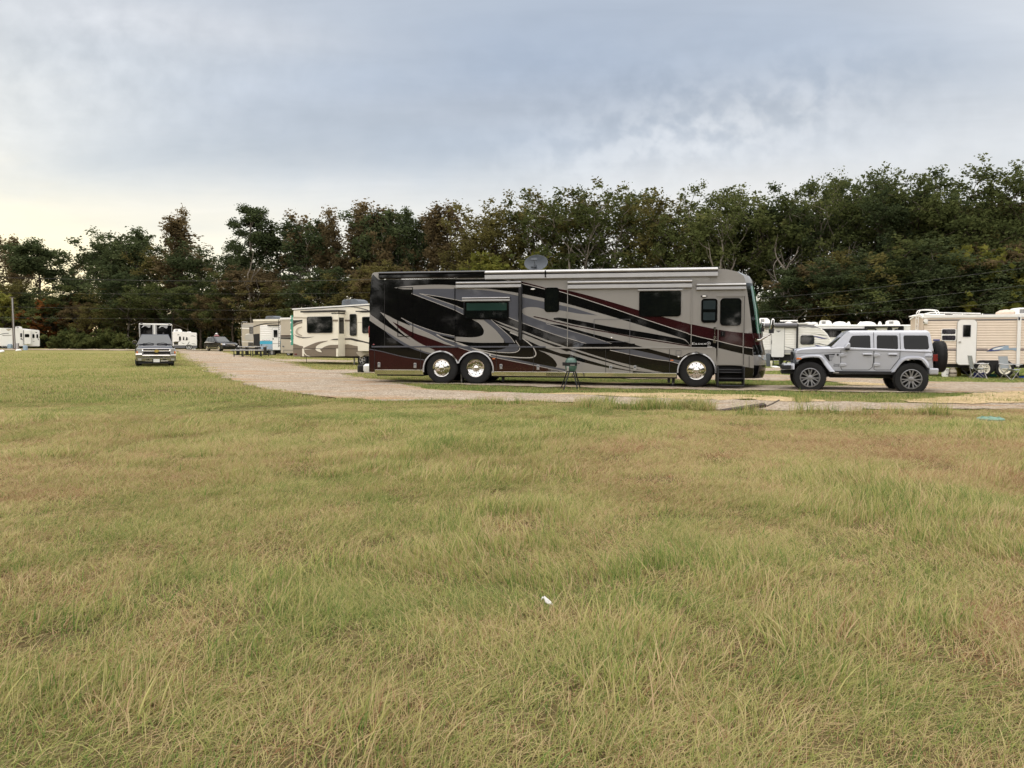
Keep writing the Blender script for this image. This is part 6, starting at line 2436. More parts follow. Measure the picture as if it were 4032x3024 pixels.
# ---- small white camper with turquoise stripe
S = Side(1023, 69, 1104, 68)
D = S.thing('small_camper', 'small white camper with turquoise stripe and white door', 'camper')
lay = [([(456, 710), (640, 710), (640, 756), (456, 756)], 'turquoise'), ([(456, 756), (640, 756), (640, 845), (480, 845)], 'blue_grey'), ([(738, 712), (756, 712), (756, 756), (738, 756)], 'turquoise'), ([(738, 756), (756, 756), (756, 840), (738, 840)], 'blue_grey')]
rv_body(S, D, z6, [(456, 490), (462, 484), (756, 480), (756, 842), (485, 848), (456, 745)], 2.2, 'white_bright', layers=lay)
r = S.rect(z6, 458, 490, 636, 708)
corrugated(S, D, r[2], r[3], r[0], r[1], -.002, 'white_bright', .16, .02)
do = rdoor(S, D, z6, 638, 522, 752, 840, 'white_bright', .06, -.01)
rwin(S, do, z6, 656, 549, 717, 658, -.035, .05, frame='grey_graphic')
rbox(S, do, z6, 646, 672, 658, 688, -.06, -.02, 'black_plastic', 'handle')
rbox(S, do, z6, 640, 745, 752, 750, -.036, -.02, 'grey_graphic', 'rail')
rbox(S, D, z6, 476, 759, 489, 776, -.02, -.01, 'chassis', 'outlet')
r = S.rect(z6, 575, 472, 735, 490)
rbox(S, D, z6, 575, 474, 735, 488, -.12, -.0, 'black_plastic', 'awning')
g = MB()
r = S.rect(z6, 488, 690, 606, 706)
add_text(g, 'Coachmen', r[0], r[2], r[1], r[3], -.03, 'blue_graphic', .3)
g.build('lettering', D)
under(S, D, .3, S.len, .3, 2.0, .2, S(z6(600, 846))[1])
gz0 = S(z6(612, 900))[1]
for x in (610, 625):
    p = S(z6(x, 880))
    wheel(D, (p[0], .2, .33), .33, .2, .2, 'plain', -1, mat_rim='dull_metal')

# ---- beige-topped fifth-wheel with black nose behind the small camper
S = Side(996, 76, 1103, 74)
Cc = S.thing('fifth_wheel_trailer', 'beige fifth-wheel trailer with dark nose panel behind the small camper', 'trailer')
lay = [(arcs((358, 497), (450, 468), (560, 448), (745, 440)) + arcs((745, 452), (560, 462), (450, 485), (358, 512)), 'brown_black'),
       ([(358, 612), (450, 602), (456, 785), (358, 780), (366, 690)], 'chassis')]
rv_body(S, Cc, z6, [(358, 412), (368, 402), (900, 398), (900, 790), (358, 782)], 2.4, 'greige_paint', layers=lay)
rbox(S, Cc, z6, 360, 398, 900, 414, -.05, 2.42, 'cream_paint', 'roof')
r = S.rect(z6, 520, 348, 672, 400, .6)
front_ac(Cc, r[0], r[1], r[2], r[3], .7, 1.6, 'grey_plastic')
under(S, Cc, .1, 5.5, .3, 2.1, .3, S(z6(500, 788))[1])
for x in (2.6, 3.4):
    wheel(Cc, (x, .2, .36), .36, .22, .22, 'plain', -1, mat_rim='dull_metal')

# ---- beige motorhome furthest left in that row
S = Side(951, 89, 997, 88)
E = S.thing('parked_motorhome', 'beige motorhome with slatted grille, farthest in the row left of the small camper', 'motorhome')
lay = [([(200, 470), (360, 470), (360, 516), (192, 516)], 'silver_line'), ([(192, 518), (360, 528), (360, 540), (192, 530)], 'white_bright'),
       (arcs((228, 650), (270, 615), (330, 605), (360, 606)) + [(360, 690)] + arcs((320, 700), (290, 700), (250, 690)), 'silver_line'),
       (arcs((236, 622), (270, 606), (360, 600)) + arcs((360, 608), (280, 614)), 'white_bright'), ([(192, 718), (360, 722), (360, 728), (192, 724)], 'white_bright')]
rv_body(S, E, z6, [(192, 560), (196, 470), (208, 450), (420, 450), (420, 812), (196, 808), (190, 720)], 2.4, 'greige_paint', layers=lay)
rwin(S, E, z6, 304, 506, 362, 606, -.02, .05)
g = MB()
for k in range(5):
    r = S.rect(z6, 288, 732 + k * 13, 356, 741 + k * 13)
    g.box(r[0], r[1], -.05, -.01, r[2], r[3], 'dark_steel')
g.build('grille', E)
g = MB()
for x in (188, 258):
    a = S(z6(x, 436), .5)
    g.tube([(a[0], .5 if x < 200 else .5, S(z6(x, 760), .5)[1] if x < 200 else a[1] - .4), (a[0], .5, a[1] - .08), (a[0] + .12, .5, a[1] + .02)], .03, 'alu', 6)
a, b = S(z6(195, 434), .5), S(z6(255, 434), .5)
g.tube([(a[0], .5, a[1]), (b[0], .5, b[1])], .03, 'alu', 6)
g.build('roof_rail', E)
under(S, E, .2, 5, .2, 2.2, .2, S(z6(300, 810))[1])
wheel(E, (2.6, .2, .42), .42, .25, .26, 'plain', -1, mat_rim='dull_metal')

# ---- far left white trailer
S = Side(0, 130, 155, 133)
F = S.thing('travel_trailer', 'white travel trailer with slide-out behind the leaning pole, far across the field', 'trailer')
lay = [(arcs((0, 1030), (80, 1008), (190, 1002)) + arcs((190, 1016), (80, 1022), (0, 1042)), 'grey_graphic'), ([(40, 1040), (250, 1045), (250, 1062), (60, 1068)], 'silver_line'),
       ([(435, 1132), (470, 1108), (510, 1165)], 'grey_graphic'), (arcs((690, 1170), (720, 1180), (755, 1180)) + arcs((755, 1186), (720, 1188)), 'grey_graphic'), ([(755, 985), (810, 985), (800, 1006)], 'grey_graphic'), ([(815, 1110), (845, 1130), (835, 1170)], 'grey_graphic'),
       ([(130, 920), (190, 905), (250, 925), (180, 960)], 'greige_paint')]
rv_body(S, F, zl, [(-900, 885), (0, 892), (500, 905), (830, 938), (862, 955), (868, 1290), (680, 1292), (-900, 1275)], 2.4, 'white_bright', layers=lay)
q = S.rect(zl, 520, 945, 675, 1245)
g = MB()
g.box(q[0], q[1], -.6, 0, q[2], q[3], 'white_bright')
g.box(q[0] - .1, q[0], -.3, 0, q[2], q[3], 'grey_graphic')
sl_f = g.build('slide_out', F)
for x0, y0, x1, y1 in ((537, 1024, 640, 1095),):
    q = S.rect(zl, x0, y0, x1, y1)
    window(sl_f, rrect(q[0], q[2], q[1], q[3], .12), -.62, 'dark_glass', 'black_plastic', .04)
for x0, y0, x1, y1 in ((438, 1005, 480, 1095), (703, 1022, 752, 1112), (790, 1028, 834, 1112)):
    rwin(S, F, zl, x0, y0, x1, y1, -.02, .1)
q = S.rect(zl, 330, 858, 488, 908, .5)
front_ac(F, q[0], q[1], q[2], q[3], .6, 1.6)
under(S, F, -20, S.len - .3, .3, 2.2, .25, S(zl(300, 1280))[1] + .2)
for x in (60, 120):
    p = S(zl(x, 1290))
    wheel(F, (p[0] * 1.0, .2, .45), .45, .25, .25, 'plain', -1, mat_rim='dull_metal')

# ---- white trailer behind the cargo trailer
S = Side(672, 112, 776, 113.6)
Gt = S.thing('travel_trailer', 'white travel trailer with three slim windows behind the black cargo trailer', 'trailer')
lay = [([(900, 685), (1355, 690), (1355, 740), (900, 742)], 'grey_graphic'), (arcs((1230, 505), (1280, 500), (1340, 525)) + arcs((1280, 510), (1235, 510)), 'grey_graphic'), (arcs((1055, 640), (1090, 655), (1125, 640)) + arcs((1090, 648), (1060, 636)), 'grey_graphic'),
       ([(1110, 600), (1150, 560), (1200, 565), (1155, 575)], 'grey_graphic'), ([(1165, 670), (1200, 620), (1215, 618), (1185, 665)], 'grey_graphic'), (arcs((1250, 655), (1300, 655), (1345, 675)) + arcs((1300, 664), (1250, 662)), 'grey_graphic'), ([(975, 610), (1040, 598), (1030, 608), (975, 620)], 'grey_graphic'), ([(975, 480), (1000, 474), (1018, 482), (975, 490)], 'grey_graphic')]
rv_body(S, Gt, z8, [(850, 425), (1100, 425), (1350, 445), (1356, 740), (850, 740)], 2.4, 'white_bright', layers=lay)
for x0, x1, y0, y1 in ((1005, 1046, 515, 595), (1082, 1110, 520, 587), (1142, 1172, 528, 590)):
    rwin(S, Gt, z8, x0, y0, x1, y1, -.02, .08)
q = S.rect(z8, 975, 372, 1072, 424, .5)
front_ac(Gt, q[0] - .5, q[1], q[2], q[3], .5, 1.5)
q = S.rect(z8, 1165, 420, 1250, 442, .5)
front_ac(Gt, q[0], q[1], q[2] - .1, q[3], .5, 1.3, name='roof_vent')
under(S, Gt, -2, S.len - .2, .3, 2.2, .25, S(z8(1200, 738))[1])
for x in (1180, 1218):
    p = S(z8(x, 760))
    wheel(Gt, (p[0], .1, .38), .38, .25, .24, 'plain', -1, mat_rim='white_paint')
g = MB()
for x in (1280, 1308):
    p = S(z8(x, 780))
    g.box(p[0] - .15, p[0] + .15, .1, .4, 0, .5, 'white_paint')
g.build('jack_block', Gt)

# ---- white travel trailer between the motorhome's mirrors and the off-road car
S = Side(3005, 48.2, 3280, 46.8)
H = S.thing('travel_trailer', 'white ribbed travel trailer with rounded nose, grey awning roll and tall white door', 'trailer')
pmat('rib_grey', s2l((120, 120, 122)), .45, var=.05)
out_pts = [(-700, 300), (1330, 305), (1470, 330), (1600, 385), (1750, 470), (1840, 560), (1900, 650), (1950, 760), (1980, 850), (1992, 960), (1992, 1100), (-700, 1100)]
lay = [([(1085, 320), (1370, 318), (1480, 336), (1690, 432), (1560, 400), (1250, 402), (1085, 372)], 'rib_grey'), ([(700, 378), (1035, 378), (1035, 412), (710, 412)], 'rib_grey'), (arcs((1120, 372), (1330, 400), (1520, 432)) + arcs((1520, 420), (1330, 385), (1180, 372)), 'white_bright'),
       (arcs((1380, 538), (1600, 565), (1780, 600), (1870, 610)) + arcs((1870, 622), (1700, 600), (1500, 560)), 'rib_grey'), (arcs((1500, 615), (1640, 640), (1780, 670), (1880, 680)) + [(1780, 690), (1690, 688), (1560, 650), (1500, 632)], 'blue_graphic'),
       (arcs((1500, 795), (1640, 808), (1800, 850), (1920, 872)) + arcs((1920, 884), (1780, 862), (1620, 824), (1500, 808)), 'rib_grey'), (arcs((1460, 835), (1600, 860), (1720, 885), (1840, 905)) + [(1700, 908), (1560, 880)], 'blue_graphic'),
       (arcs((555, 858), (700, 885), (860, 918), (1040, 965)) + [(960, 978)] + arcs((900, 950), (740, 900)), 'rib_grey'),
       ([(-700, 990), (1992, 990), (1992, 1006), (-700, 1006)], 'rib_grey'), ([(-700, 1022), (1992, 1022), (1992, 1036), (-700, 1036)], 'rib_grey'), ([(-700, 1052), (1992, 1052), (1992, 1066), (-700, 1066)], 'rib_grey'),
       ([(195, 425), (330, 445), (330, 452), (195, 435)], 'rib_grey')]
rv_body(S, H, zr, out_pts, 2.4, 'white_bright', bevel=.04)
r = S.rect(zr, -700, 418, 1600, 985)
g = MB()
rows = []
za, zb3 = r[2], r[3]
pt = (zb3 - za) / 13
sil = S.pl(zr, out_pts)
for k in range(13):
    z = za + k * pt
    for dz, dy in ((0, -.001), (pt * .15, -.016), (pt * .75, -.014), (pt * .93, -.001)):
        zz_ = z + dz
        xs_ = [a[0] + (b[0] - a[0]) * (zz_ - a[1]) / (b[1] - a[1]) for a, b in zip(sil, sil[1:]) if (a[1] - zz_) * (b[1] - zz_) <= 0 and a[1] != b[1] and a[0] > 1]
        xr_ = (max(xs_) if xs_ else S.len) - .04
        rows.append([(r[0], dy, zz_), (xr_, dy, zz_)])
g.grid(rows, 'white_bright')
for k, (shape, mt) in enumerate(lay):
    g.clipped(S.pl(zr, shape), -.018 - .002 * k, mt)
g.build('siding', H, angle=60)
rbox(S, H, zr, -700, 288, 1335, 302, -.06, 2.4, 'white_bright', 'roof')
do = rdoor(S, H, zr, 390, 386, 708, 1168, 'white_paint', .10, -.03, .03)
r = S.rect(zr, 495, 478, 635, 526)
g = MB()
g.flat([(r[0], r[3]), (r[1], r[3]), ((r[0] + r[1]) / 2, r[2])], -.063, 'rib_grey')
g.build('emblem', do)
rbox(S, do, zr, 425, 765, 455, 808, -.09, -.05, 'white_bright', 'handle')
rbox(S, H, zr, 376, 730, 390, 828, -.08, -.03, 'dark_steel', 'grab_rail')
rwin(S, H, zr, 1143, 597, 1498, 842, -.05, .12)
g = MB()
a, b = S(zr(150, 345), -.1), S(zr(1062, 340), -.1)
g.tube([(a[0] - 4, -.15, a[1]), (b[0], -.15, b[1])], .14, 'grey_graphic', 14)
g.build('awning', H)
rbox(S, H, zr, 1036, 305, 1074, 962, -.14, -.02, 'black_plastic', 'awning_arm', .01)
r = S.rect(zr, 45, 150, 345, 285, .6)
front_ac(H, r[0], r[1], r[2], r[3], .6, 1.5)
g = MB()
a, b = S(zr(835, 205), 1), S(zr(835, 285), 1)
g.hexa([(a[0] - .5, .85, a[1] - .07), (a[0] + .5, .85, a[1] - .07), (a[0] + .5, 1.15, a[1] - .07), (a[0] - .5, 1.15, a[1] - .07), (a[0] - .53, .85, a[1]), (a[0] + .53, .85, a[1]), (a[0] + .53, 1.15, a[1]), (a[0] - .53, 1.15, a[1])], 'white_bright')
g.tube([(b[0], 1, b[1]), (b[0], 1, (a[1] + b[1]) / 2), (b[0], 1, a[1] - .06)], [.32, .12, .1], 'white_bright', 12)
g.build('aerial', H)
g = MB()
for x in (1345, 1490):
    p = S(zr(x, 297), .8)
    g.lathe([(.25, -.05), (.25, .06), (.1, .1), (0, .1)], (p[0], .8, p[1]), 'z', 'white_bright', 14)
g.build('roof_vent', H)
under(S, H, -4, S.len - .1, .2, 2.2, .35, S(zr(600, 1098))[1] + .02)
for x in (-1.2, -.3):
    wheel(H, (x, .15, .36), .36, .22, .22, 'plain', -1, mat_rim='dull_metal')
g = MB()
for y0_, y1_ in ((1250, 1262), (1310, 1324)):
    r = S.rect(zr, 440, y0_, 590, y1_, -.3)
    g.box(r[0], r[1], -.5, -.1, r[2], r[3], 'alu')
for x in (432, 592):
    p = S(zr(x, 1200), -.3)
    g.box(p[0] - .02, p[0] + .02, -.5, 0, .03, p[1], 'dark_steel')
g.build('entry_steps', H)
g = MB()
r = S.rect(zr, 845, 1170, 910, 1245, .1)
g.box(S.len - .2, S.len + .9, 1.1, 1.25, .45, .55, 'dark_steel')
g.tube([(S.len + .5, 1.17, .8), (S.len + .5, 1.17, .02)], .04, 'dark_steel', 8)
g.build('drawbar', H)
g = MB()
for dx_ in (-.18, .18):
    g.lathe([(.15, 0), (.16, .1), (.16, .4), (.1, .5), (0, .5)], (S.len + .25, 1.17 + dx_, .55), 'z', 'blue_grey', 16)
g.build('gas_bottle', H)

# ---- white coach behind, seen over the off-road car
S = Side(3170, 54, 3600, 51.5)
I = S.thing('coach_motorhome', 'long white motorhome with black awning roll, seen over the off-road car roof', 'motorhome')
lay = [([(380, 218), (2300, 222), (2300, 226), (380, 222)], 'grey_graphic'), ([(560, 290), (890, 290), (870, 300), (870, 420), (480, 420), (480, 300)], 'chassis'), ([(830, 305), (890, 305), (860, 345), (845, 440), (835, 440)], 'white_bright')]
rv_body(S, I, zc, [(160, 900), (150, 420), (200, 300), (300, 200), (360, 182), (2330, 186), (2330, 900)], 2.5, 'white_bright', layers=lay, bevel=.06)
r = S.rect(zc, 490, 305, 835, 420)
g = MB()
g.box(r[0], r[1], -.03, -.012, r[2], r[3], 'dark_glass')
wn = g.build('window', I)
g = MB()
r = S.rect(zc, 655, 305, 662, 420)
g.box(r[0], r[1], -.04, -.02, r[2], r[3], 'black_plastic')
g.build('divider', wn)
for x0, y0, x1, y1, dp in ((460, 262, 1310, 298, .2), (1270, 214, 2005, 236, .2)):
    rbox(S, I, zc, x0, y0, x1, y1, -dp, 0, 'black_plastic', 'awning', .02)
for x0, x1 in ((1268, 1298), (1980, 2004)):
    rbox(S, I, zc, x0, 222, x1, 420, -.15, 0, 'black_plastic', 'awning_arm')
g = MB()
pp = S.pl(zc, cr([(1310, 300), (1312, 275), (1330, 262), (1440, 260), (1478, 272), (1484, 302)], 4))
g.tube([(p[0], -.1, p[1]) for p in pp], .05, 'black_plastic', 8)
g.build('rail', I)
g = MB()
for x in (1748, 1948):
    p = S(zc(x, 272))
    g.lathe([(.16, 0), (.15, -.03), (0, -.03)], (p[0], 0, p[1]), 'y', 'black_plastic', 18)
r = S.rect(zc, 1832, 266, 1908, 330)
g.prism(rrect(r[0], r[2], r[1], r[3], .12), -.03, 0, 'black_plastic')
g.build('speaker', I)
for x0, x1 in ((412, 656), (1685, 1948)):
    r = S.rect(zc, x0, 105, x1, 184, .6)
    front_ac(I, r[0], r[1], r[2], r[3], .6, 1.6)
g = MB()
for x, ww in ((800, .5), (1310, .6), (970, .12), (1197, .12), (1562, .12)):
    p = S(zc(x, 183), .8)
    g.lathe([(ww, -.05), (ww * .9, .1), (ww * .5, .2), (0, .22)], (p[0], .9, p[1]), 'z', 'white_bright', 16)
g.build('roof_vent', I)
under(S, I, .3, S.len + 1, .2, 2.2, .25, 1.0)
for x in (1.2, 6.5):
    wheel(I, (x, .15, .45), .45, .28, .28, 'plain', -1, mat_rim='dull_metal')

# ---- beige travel trailer on the right
S = Side(3636, 33.5, 4032, 32.5)
K = S.thing('travel_trailer', 'beige ribbed travel trailer with white door, blue swoosh and folding chairs in front', 'trailer')
XR = S.len + 4.2
top_l, bot_l = S(zv(352, 165)), S(z5(620, 955))
zt_ = S(zv(1500, 142))[1]
zsd = S(zv(1500, 185))[1]
g = MB()
g.box(0, XR, 0, 2.4, bot_l[1], zsd, 'beige_siding')
for k in range(9):      # arched end roof
    pass
wx0, wx1 = S(z5(1160, 0))[0], S(z5(1545, 0))[0]
g.build('body', K)
# end wall with its arched top
g = MB()
arch = [(0, bot_l[1]), (2.4, bot_l[1])] + [(2.4 - 2.4 * k / 10, zsd - .02 + .13 * math.sin(PI * k / 10)) for k in range(11)]
vs = [(-.012, p[0], p[1]) for p in arch]
g.add(vs, [list(range(len(vs)))], 'greige_paint')
MATS_end = pmat('end_panel', s2l((205, 188, 170)), .45, var=.05)
g.m = [0] * len(g.m)
g.mats = [MATS_end]
en = g.build('end_wall', K)
g = MB()
ar = [(2.46 - 2.52 * k / 10, zsd - .02 + .13 * math.sin(PI * k / 10)) for k in range(11)]
rows = [[(-.04, y, z - .03) for y, z in ar], [(-.04, y, z + .05) for y, z in ar], [(XR, y, z + .05) for y, z in ar]]
g.grid(rows, 'white_bright')
r = S.rect(zv, 350, 142, 2300, 183)
g.box(-.03, XR, -.05, .05, r[2], r[3], 'white_bright')
g.build('roof', K)
r5 = S(zv(700, 240))[1]
corrugated(S, K, bot_l[1] + .03, r5 - .02, .0, XR, -.002, 'beige_siding', (r5 - bot_l[1]) / 17.5, .011)
g = MB()
r = S.rect(zv, 350, 184, 2300, 234)
g.box(0, XR, -.012, 0, r[2], r[3], 'beige_siding')
r = S.rect(zv, 350, 228, 2300, 236)
g.box(0, XR, -.022, 0, r[2], r[3], 'grey_graphic')
g.build('upper_trim', K)
for x0, x1 in ((760, 965), (1310, 1540), (2120, 2700)):
    r = S.rect(zv, x0, 780, x1, 796)
    g = MB()
    g.box(r[0], r[1], -.026, -.003, r[2], r[3], 'navy_stripe' if 'navy_stripe' in MATS else pmat('navy_stripe', s2l((58, 44, 74)), .4))
    r = S.rect(zv, x0, 764, x1, 769)
    g.box(r[0], r[1], -.026, -.003, r[2], r[3], 'navy_stripe')
    g.build('side_stripe', K)
do = rdoor(S, K, zv, 985, 236, 1310, 1060, 'white_bright', .14, -.024, .03, 'silver_line')
rwin(S, do, zv, 1080, 325, 1218, 546, -.058, .01, frame='grey_graphic', rim=.02)
rbox(S, do, zv, 1000, 625, 1040, 655, -.09, -.05, 'silver_line', 'handle')
r = S.rect(zv, 688, 395, 960, 622)
g = MB()
g.prism(rrect(r[0], r[2], r[1], r[3], .07), -.036, 0, 'white_bright')
wn = g.build('window', K, bevel=.008)
pmat('curtain_glass', s2l((42, 40, 48)), .12, coat=.8, var=.6, vscale=9)
for y0_, y1_ in ((405, 494), (520, 606)):
    q = S.rect(zv, 697, y0_, 942, y1_)
    g = MB()
    g.prism(rrect(q[0], q[2], q[1], q[3], .05), -.040, -.03, 'curtain_glass')
    g.build('pane', wn)
# swoosh
g = MB()
for k, (shp, mt) in enumerate(((arcs((1508, 822), (1580, 775), (1680, 735), (1860, 705), (1920, 705)) + arcs((1930, 758), (2010, 752), (2085, 745)) + [(2080, 800)] + arcs((2050, 800), (1980, 785), (1850, 790), (1700, 805), (1560, 815)), 'blue_grey'),
                               (arcs((1640, 770), (1720, 745), (1850, 722)) + arcs((1800, 748), (1740, 770), (1640, 785)), 'white_bright'),
                               (arcs((1530, 808), (1600, 775), (1640, 790), (1740, 785), (1830, 780)) + arcs((1740, 800), (1620, 808)), 'blue_graphic'),
                               (arcs((1508, 822), (1580, 772), (1680, 732), (1860, 702)) + arcs((1860, 708), (1680, 740), (1590, 778)), 'navy_stripe'))):
    g.clipped(S.pl(zv, shp), -.030 - .003 * k, mt)
g.build('swoosh', K)
g = MB()
r = S.rect(zv, 535, 590, 655, 620)
g.box(r[0], r[1], -.03, -.0, r[2], r[3], 'blue_graphic')
add_text(g, 'SPORT', r[0] + .05, r[2] + .03, r[1] - .03, r[3] - .03, -.034, 'white_letter', .1)
g.build('decal', K)
rbox(S, K, zv, 2088, 190, 2118, 1090, -.10, -.02, 'white_bright', 'awning_arm', .01)
rbox(S, K, zv, 2092, 182, 2122, 240, -.12, -.02, 'dark_steel', 'awning_bracket', .01)
r = S.rect(zv, 360, 232, 428, 310)
g = MB()
g.box(r[0], r[1], -.10, 0, r[2], r[3], 'white_bright')
g.lathe([(.07, 0), (.09, -.12), (0, -.12)], (r[0] + .05, -.05, r[3] - .05), 'y', 'white_bright', 12)
g.box(r[0] - .03, r[0] + .06, -.12, -.05, r[3] - .14, r[3] - .06, 'chassis')
g.build('porch_lamp', K, bevel=.01)
# roof rack and ladder
g = MB()
za = S(zv(800, 120), .3)[1]
for yy in (.25, 2.15):
    g.tube([(-.1, yy, za - .05), (.3, yy, za + .06), (S(zv(1450, 0))[0], yy, za)], .022, 'white_bright', 8)
g.tube([(-.1, .25, za - .05), (-.25, .8, za - .08), (-.25, 1.6, za - .08), (-.1, 2.15, za - .05)], .022, 'white_bright', 8)
for x in (740, 1070, 1440):
    p = S(zv(x, 120), .3)
    g.tube([(p[0], .25, zsd), (p[0], .25, za)], .018, 'white_bright', 6)
for yy in (.55, .95):
    q = [(-.10, yy, .7), (-.10, yy, zsd - .05), (-.08, yy, zsd + .25), (.05, yy, zsd + .36), (.6, yy, zsd + .34), (.72, yy, zsd + .2), (.74, yy, zsd + .05)]
    g.tube(cr(q, 4), .022, 'white_bright', 8)
for k in range(8):
    g.tube([(-.10, .55, .8 + k * .25), (-.10, .95, .8 + k * .25)], .016, 'white_bright', 6)
g.build('ladder', K)
g = MB()
for x0, x1, y0_, mt in ((775, 900, 75, 'dark_steel'), (1460, 1630, 108, 'dark_steel')):
    r = S.rect(zv, x0, y0_, x1, 140, .9)
    g.hexa([(r[0], .7, zsd), (r[1], .7, zsd), (r[1], 1.2, zsd), (r[0], 1.2, zsd), (r[0], .7, r[3] - .02), (r[1], .7, r[3] - .18 if x0 < 1000 else r[3] - .04), (r[1], 1.2, r[3] - .18 if x0 < 1000 else r[3] - .04), (r[0], 1.2, r[3] - .02)], mt)
g.build('roof_vent', K)
g = MB()
p = S(zv(1900, 138), 1.0)
g.lathe([(.42, -.1), (.40, .1), (.25, .2), (0, .24)], (p[0], 1.1, p[1]), 'z', 'end_panel', 22)
g.build('roof_dome', K)
r = S.rect(zv, 2062, 8, 2420, 134, .7)
front_ac(K, r[0], r[1], r[2], r[3], .7, 1.5)
g = MB()
p = S(z5(350, 370), 0)
add_text(g, 'Sprite', 1.0, 0, 1.6, .14, 0, 'red_lens', .2)
g.v = [(-.02, 2.4 - y_, zsd - .42 + z) for y_, z in ((v[0], v[2]) for v in g.v)]
g.build('decal', K)
# running gear
zg_ = S(z5(1255, 1132))[1]
for x, y in ((1255, 1040), (1535, 1040)):
    p = S(z5(x, y))
    wheel(K, (p[0], .0, zg_ + .36), .36, .22, .235, 'plain', -1, mat_rim='cream_paint')
    wheel(K, (p[0], 2.3, zg_ + .36), .36, .22, .235, 'plain', 1, mat_rim='cream_paint')
q = S.pl(z5, [(1160, 956), (1178, 925), (1210, 910), (1522, 910), (1545, 930), (1550, 956), (1550, 1060), (1160, 1060)])
g = MB()
g.prism(q, -.030, .3, 'chassis')
g.v = [(a, b, c) for a, b, c in g.v]
g.build('wheel_arch', K)
under(S, K, .05, XR, .12, 2.3, bot_l[1] - .16, bot_l[1] + .01)
# ------------------------------------------------------------------ pickup, facing the camera
S = Side(528, 38.6, 700, 39.5)
T = S.thing('pickup_truck', 'dark pickup truck facing the camera with chrome grille and gold emblem', 'pickup')
w_ = S.len


def t(x, y, off=0.0):
    return S(zt(x, y), off)


def tl(*p, off=0.0):
    return [t(a[0], a[1], off) for a in p]


zg0 = 0.0
# lower body: front clip, doors, bed
hb, hf = t(860, 590, 1.2)[1], t(860, 735, .1)[1]
x0, x1 = t(45, 800)[0], t(1680, 800)[0]
zl0 = t(860, 1262)[1]
bd = MB()
secs = []
for y, zt_, ins in ((.0, hf - .04, .05), (.10, hf + .01, .02), (.5, hf + .07, 0), (1.25, hb, 0), (1.35, hb + .0, 0), (3.4, hb + .02, 0), (3.41, hb + .06, 0), (5.7, hb + .06, .0)):
    a, b = x0 + ins, x1 - ins
    secs.append([(a, y, zl0 + .05), (a, y, (zl0 + zt_) / 2), (a + .04, y, zt_ - .10), (a + .14, y, zt_), ((a + b) / 2, y, zt_ + .03), (b - .14, y, zt_), (b - .04, y, zt_ - .10), (b, y, (zl0 + zt_) / 2), (b, y, zl0 + .05)])
bd.grid(secs, 'navy_paint')
for s_ in (secs[0], secs[-1]):
    bd.add(s_, [list(range(len(s_)))], 'navy_paint')
# cab
c0, c1 = tl((225, 560), (1500, 575), off=1.45)
r0, r1 = tl((300, 180), (1360, 195), off=2.2)
z_roof = t(860, 158, 2.4)[1]
cab_b = [(x0 + .06, 1.25, hb), (x1 - .06, 1.25, hb), (x1 - .06, 3.5, hb), (x0 + .06, 3.5, hb)]
cab_t = [(r0[0] - .02, 2.15, z_roof - .02), (r1[0] + .02, 2.15, z_roof - .02), (r1[0] + .02, 3.3, z_roof - .02), (r0[0] - .02, 3.3, z_roof - .02)]
bd.hexa(cab_b + cab_t, 'navy_paint')
bd.build('body', T, bevel=.05, seg=3, angle=50)


def lerp3(a, b, k):
    return tuple(a[i] + (b[i] - a[i]) * k for i in range(3))


g = MB()
bl_, br_ = lerp3(cab_b[0], cab_b[1], .06), lerp3(cab_b[0], cab_b[1], .94)
tl_, tr_ = lerp3(cab_t[0], cab_t[1], .05), lerp3(cab_t[0], cab_t[1], .95)
q = [lerp3(bl_, tl_, .05), lerp3(br_, tr_, .05), lerp3(br_, tr_, .9), lerp3(bl_, tl_, .9)]
g.add([(a, b - .015, c + .01) for a, b, c in q], [(0, 1, 2, 3)], 'screen_glass')
wso = g.build('windscreen', T)
g = MB()
for f0, f1 in ((.12, .46), (.56, .88)):
    a, b = lerp3(q[0], q[1], f0), lerp3(q[0], q[1], f1)
    g.tube([(a[0], a[1] - .05, a[2] + .02), ((a[0] * .4 + b[0] * .6), b[1] - .05, b[2] + .06), (b[0], b[1] - .05, b[2] + .02)], .018, 'chassis', 6)
g.build('wiper', wso)
for k, sx_ in ((0, -1), (1, 1)):
    g = MB()
    a, b = (cab_b[0], cab_t[0]) if k == 0 else (cab_b[1], cab_t[1])
    c, d = (cab_b[3], cab_t[3]) if k == 0 else (cab_b[2], cab_t[2])
    qq = [lerp3(lerp3(a, c, .12), lerp3(b, d, .12), .12), lerp3(lerp3(a, c, .9), lerp3(b, d, .9), .12), lerp3(lerp3(a, c, .9), lerp3(b, d, .9), .88), lerp3(lerp3(a, c, .18), lerp3(b, d, .12), .88)]
    g.add([(p[0] + sx_ * .012, p[1], p[2]) for p in qq], [(0, 1, 2, 3)], 'dark_glass')
    g.build('side_window', T)
# grille
g = MB()
g.prism(tl((330, 755), (1440, 760), (1425, 850), (1395, 970), (370, 965), (345, 850)), -.01, .08, 'chassis')


def bar(x0_, x1_, ya_, yb_, d0=-.015, d1=-.075):
    """bright bar whose face leans back and catches the sky"""
    a, b, c, d = t(x0_, yb_), t(x1_, yb_), t(x1_, ya_), t(x0_, ya_)
    g.hexa([(a[0], d1, a[1]), (b[0], d1, b[1]), (b[0], .04, b[1]), (a[0], .04, a[1]), (d[0], d0, d[1]), (c[0], d0, c[1]), (c[0], .04, c[1]), (d[0], .04, d[1])], 'chrome')


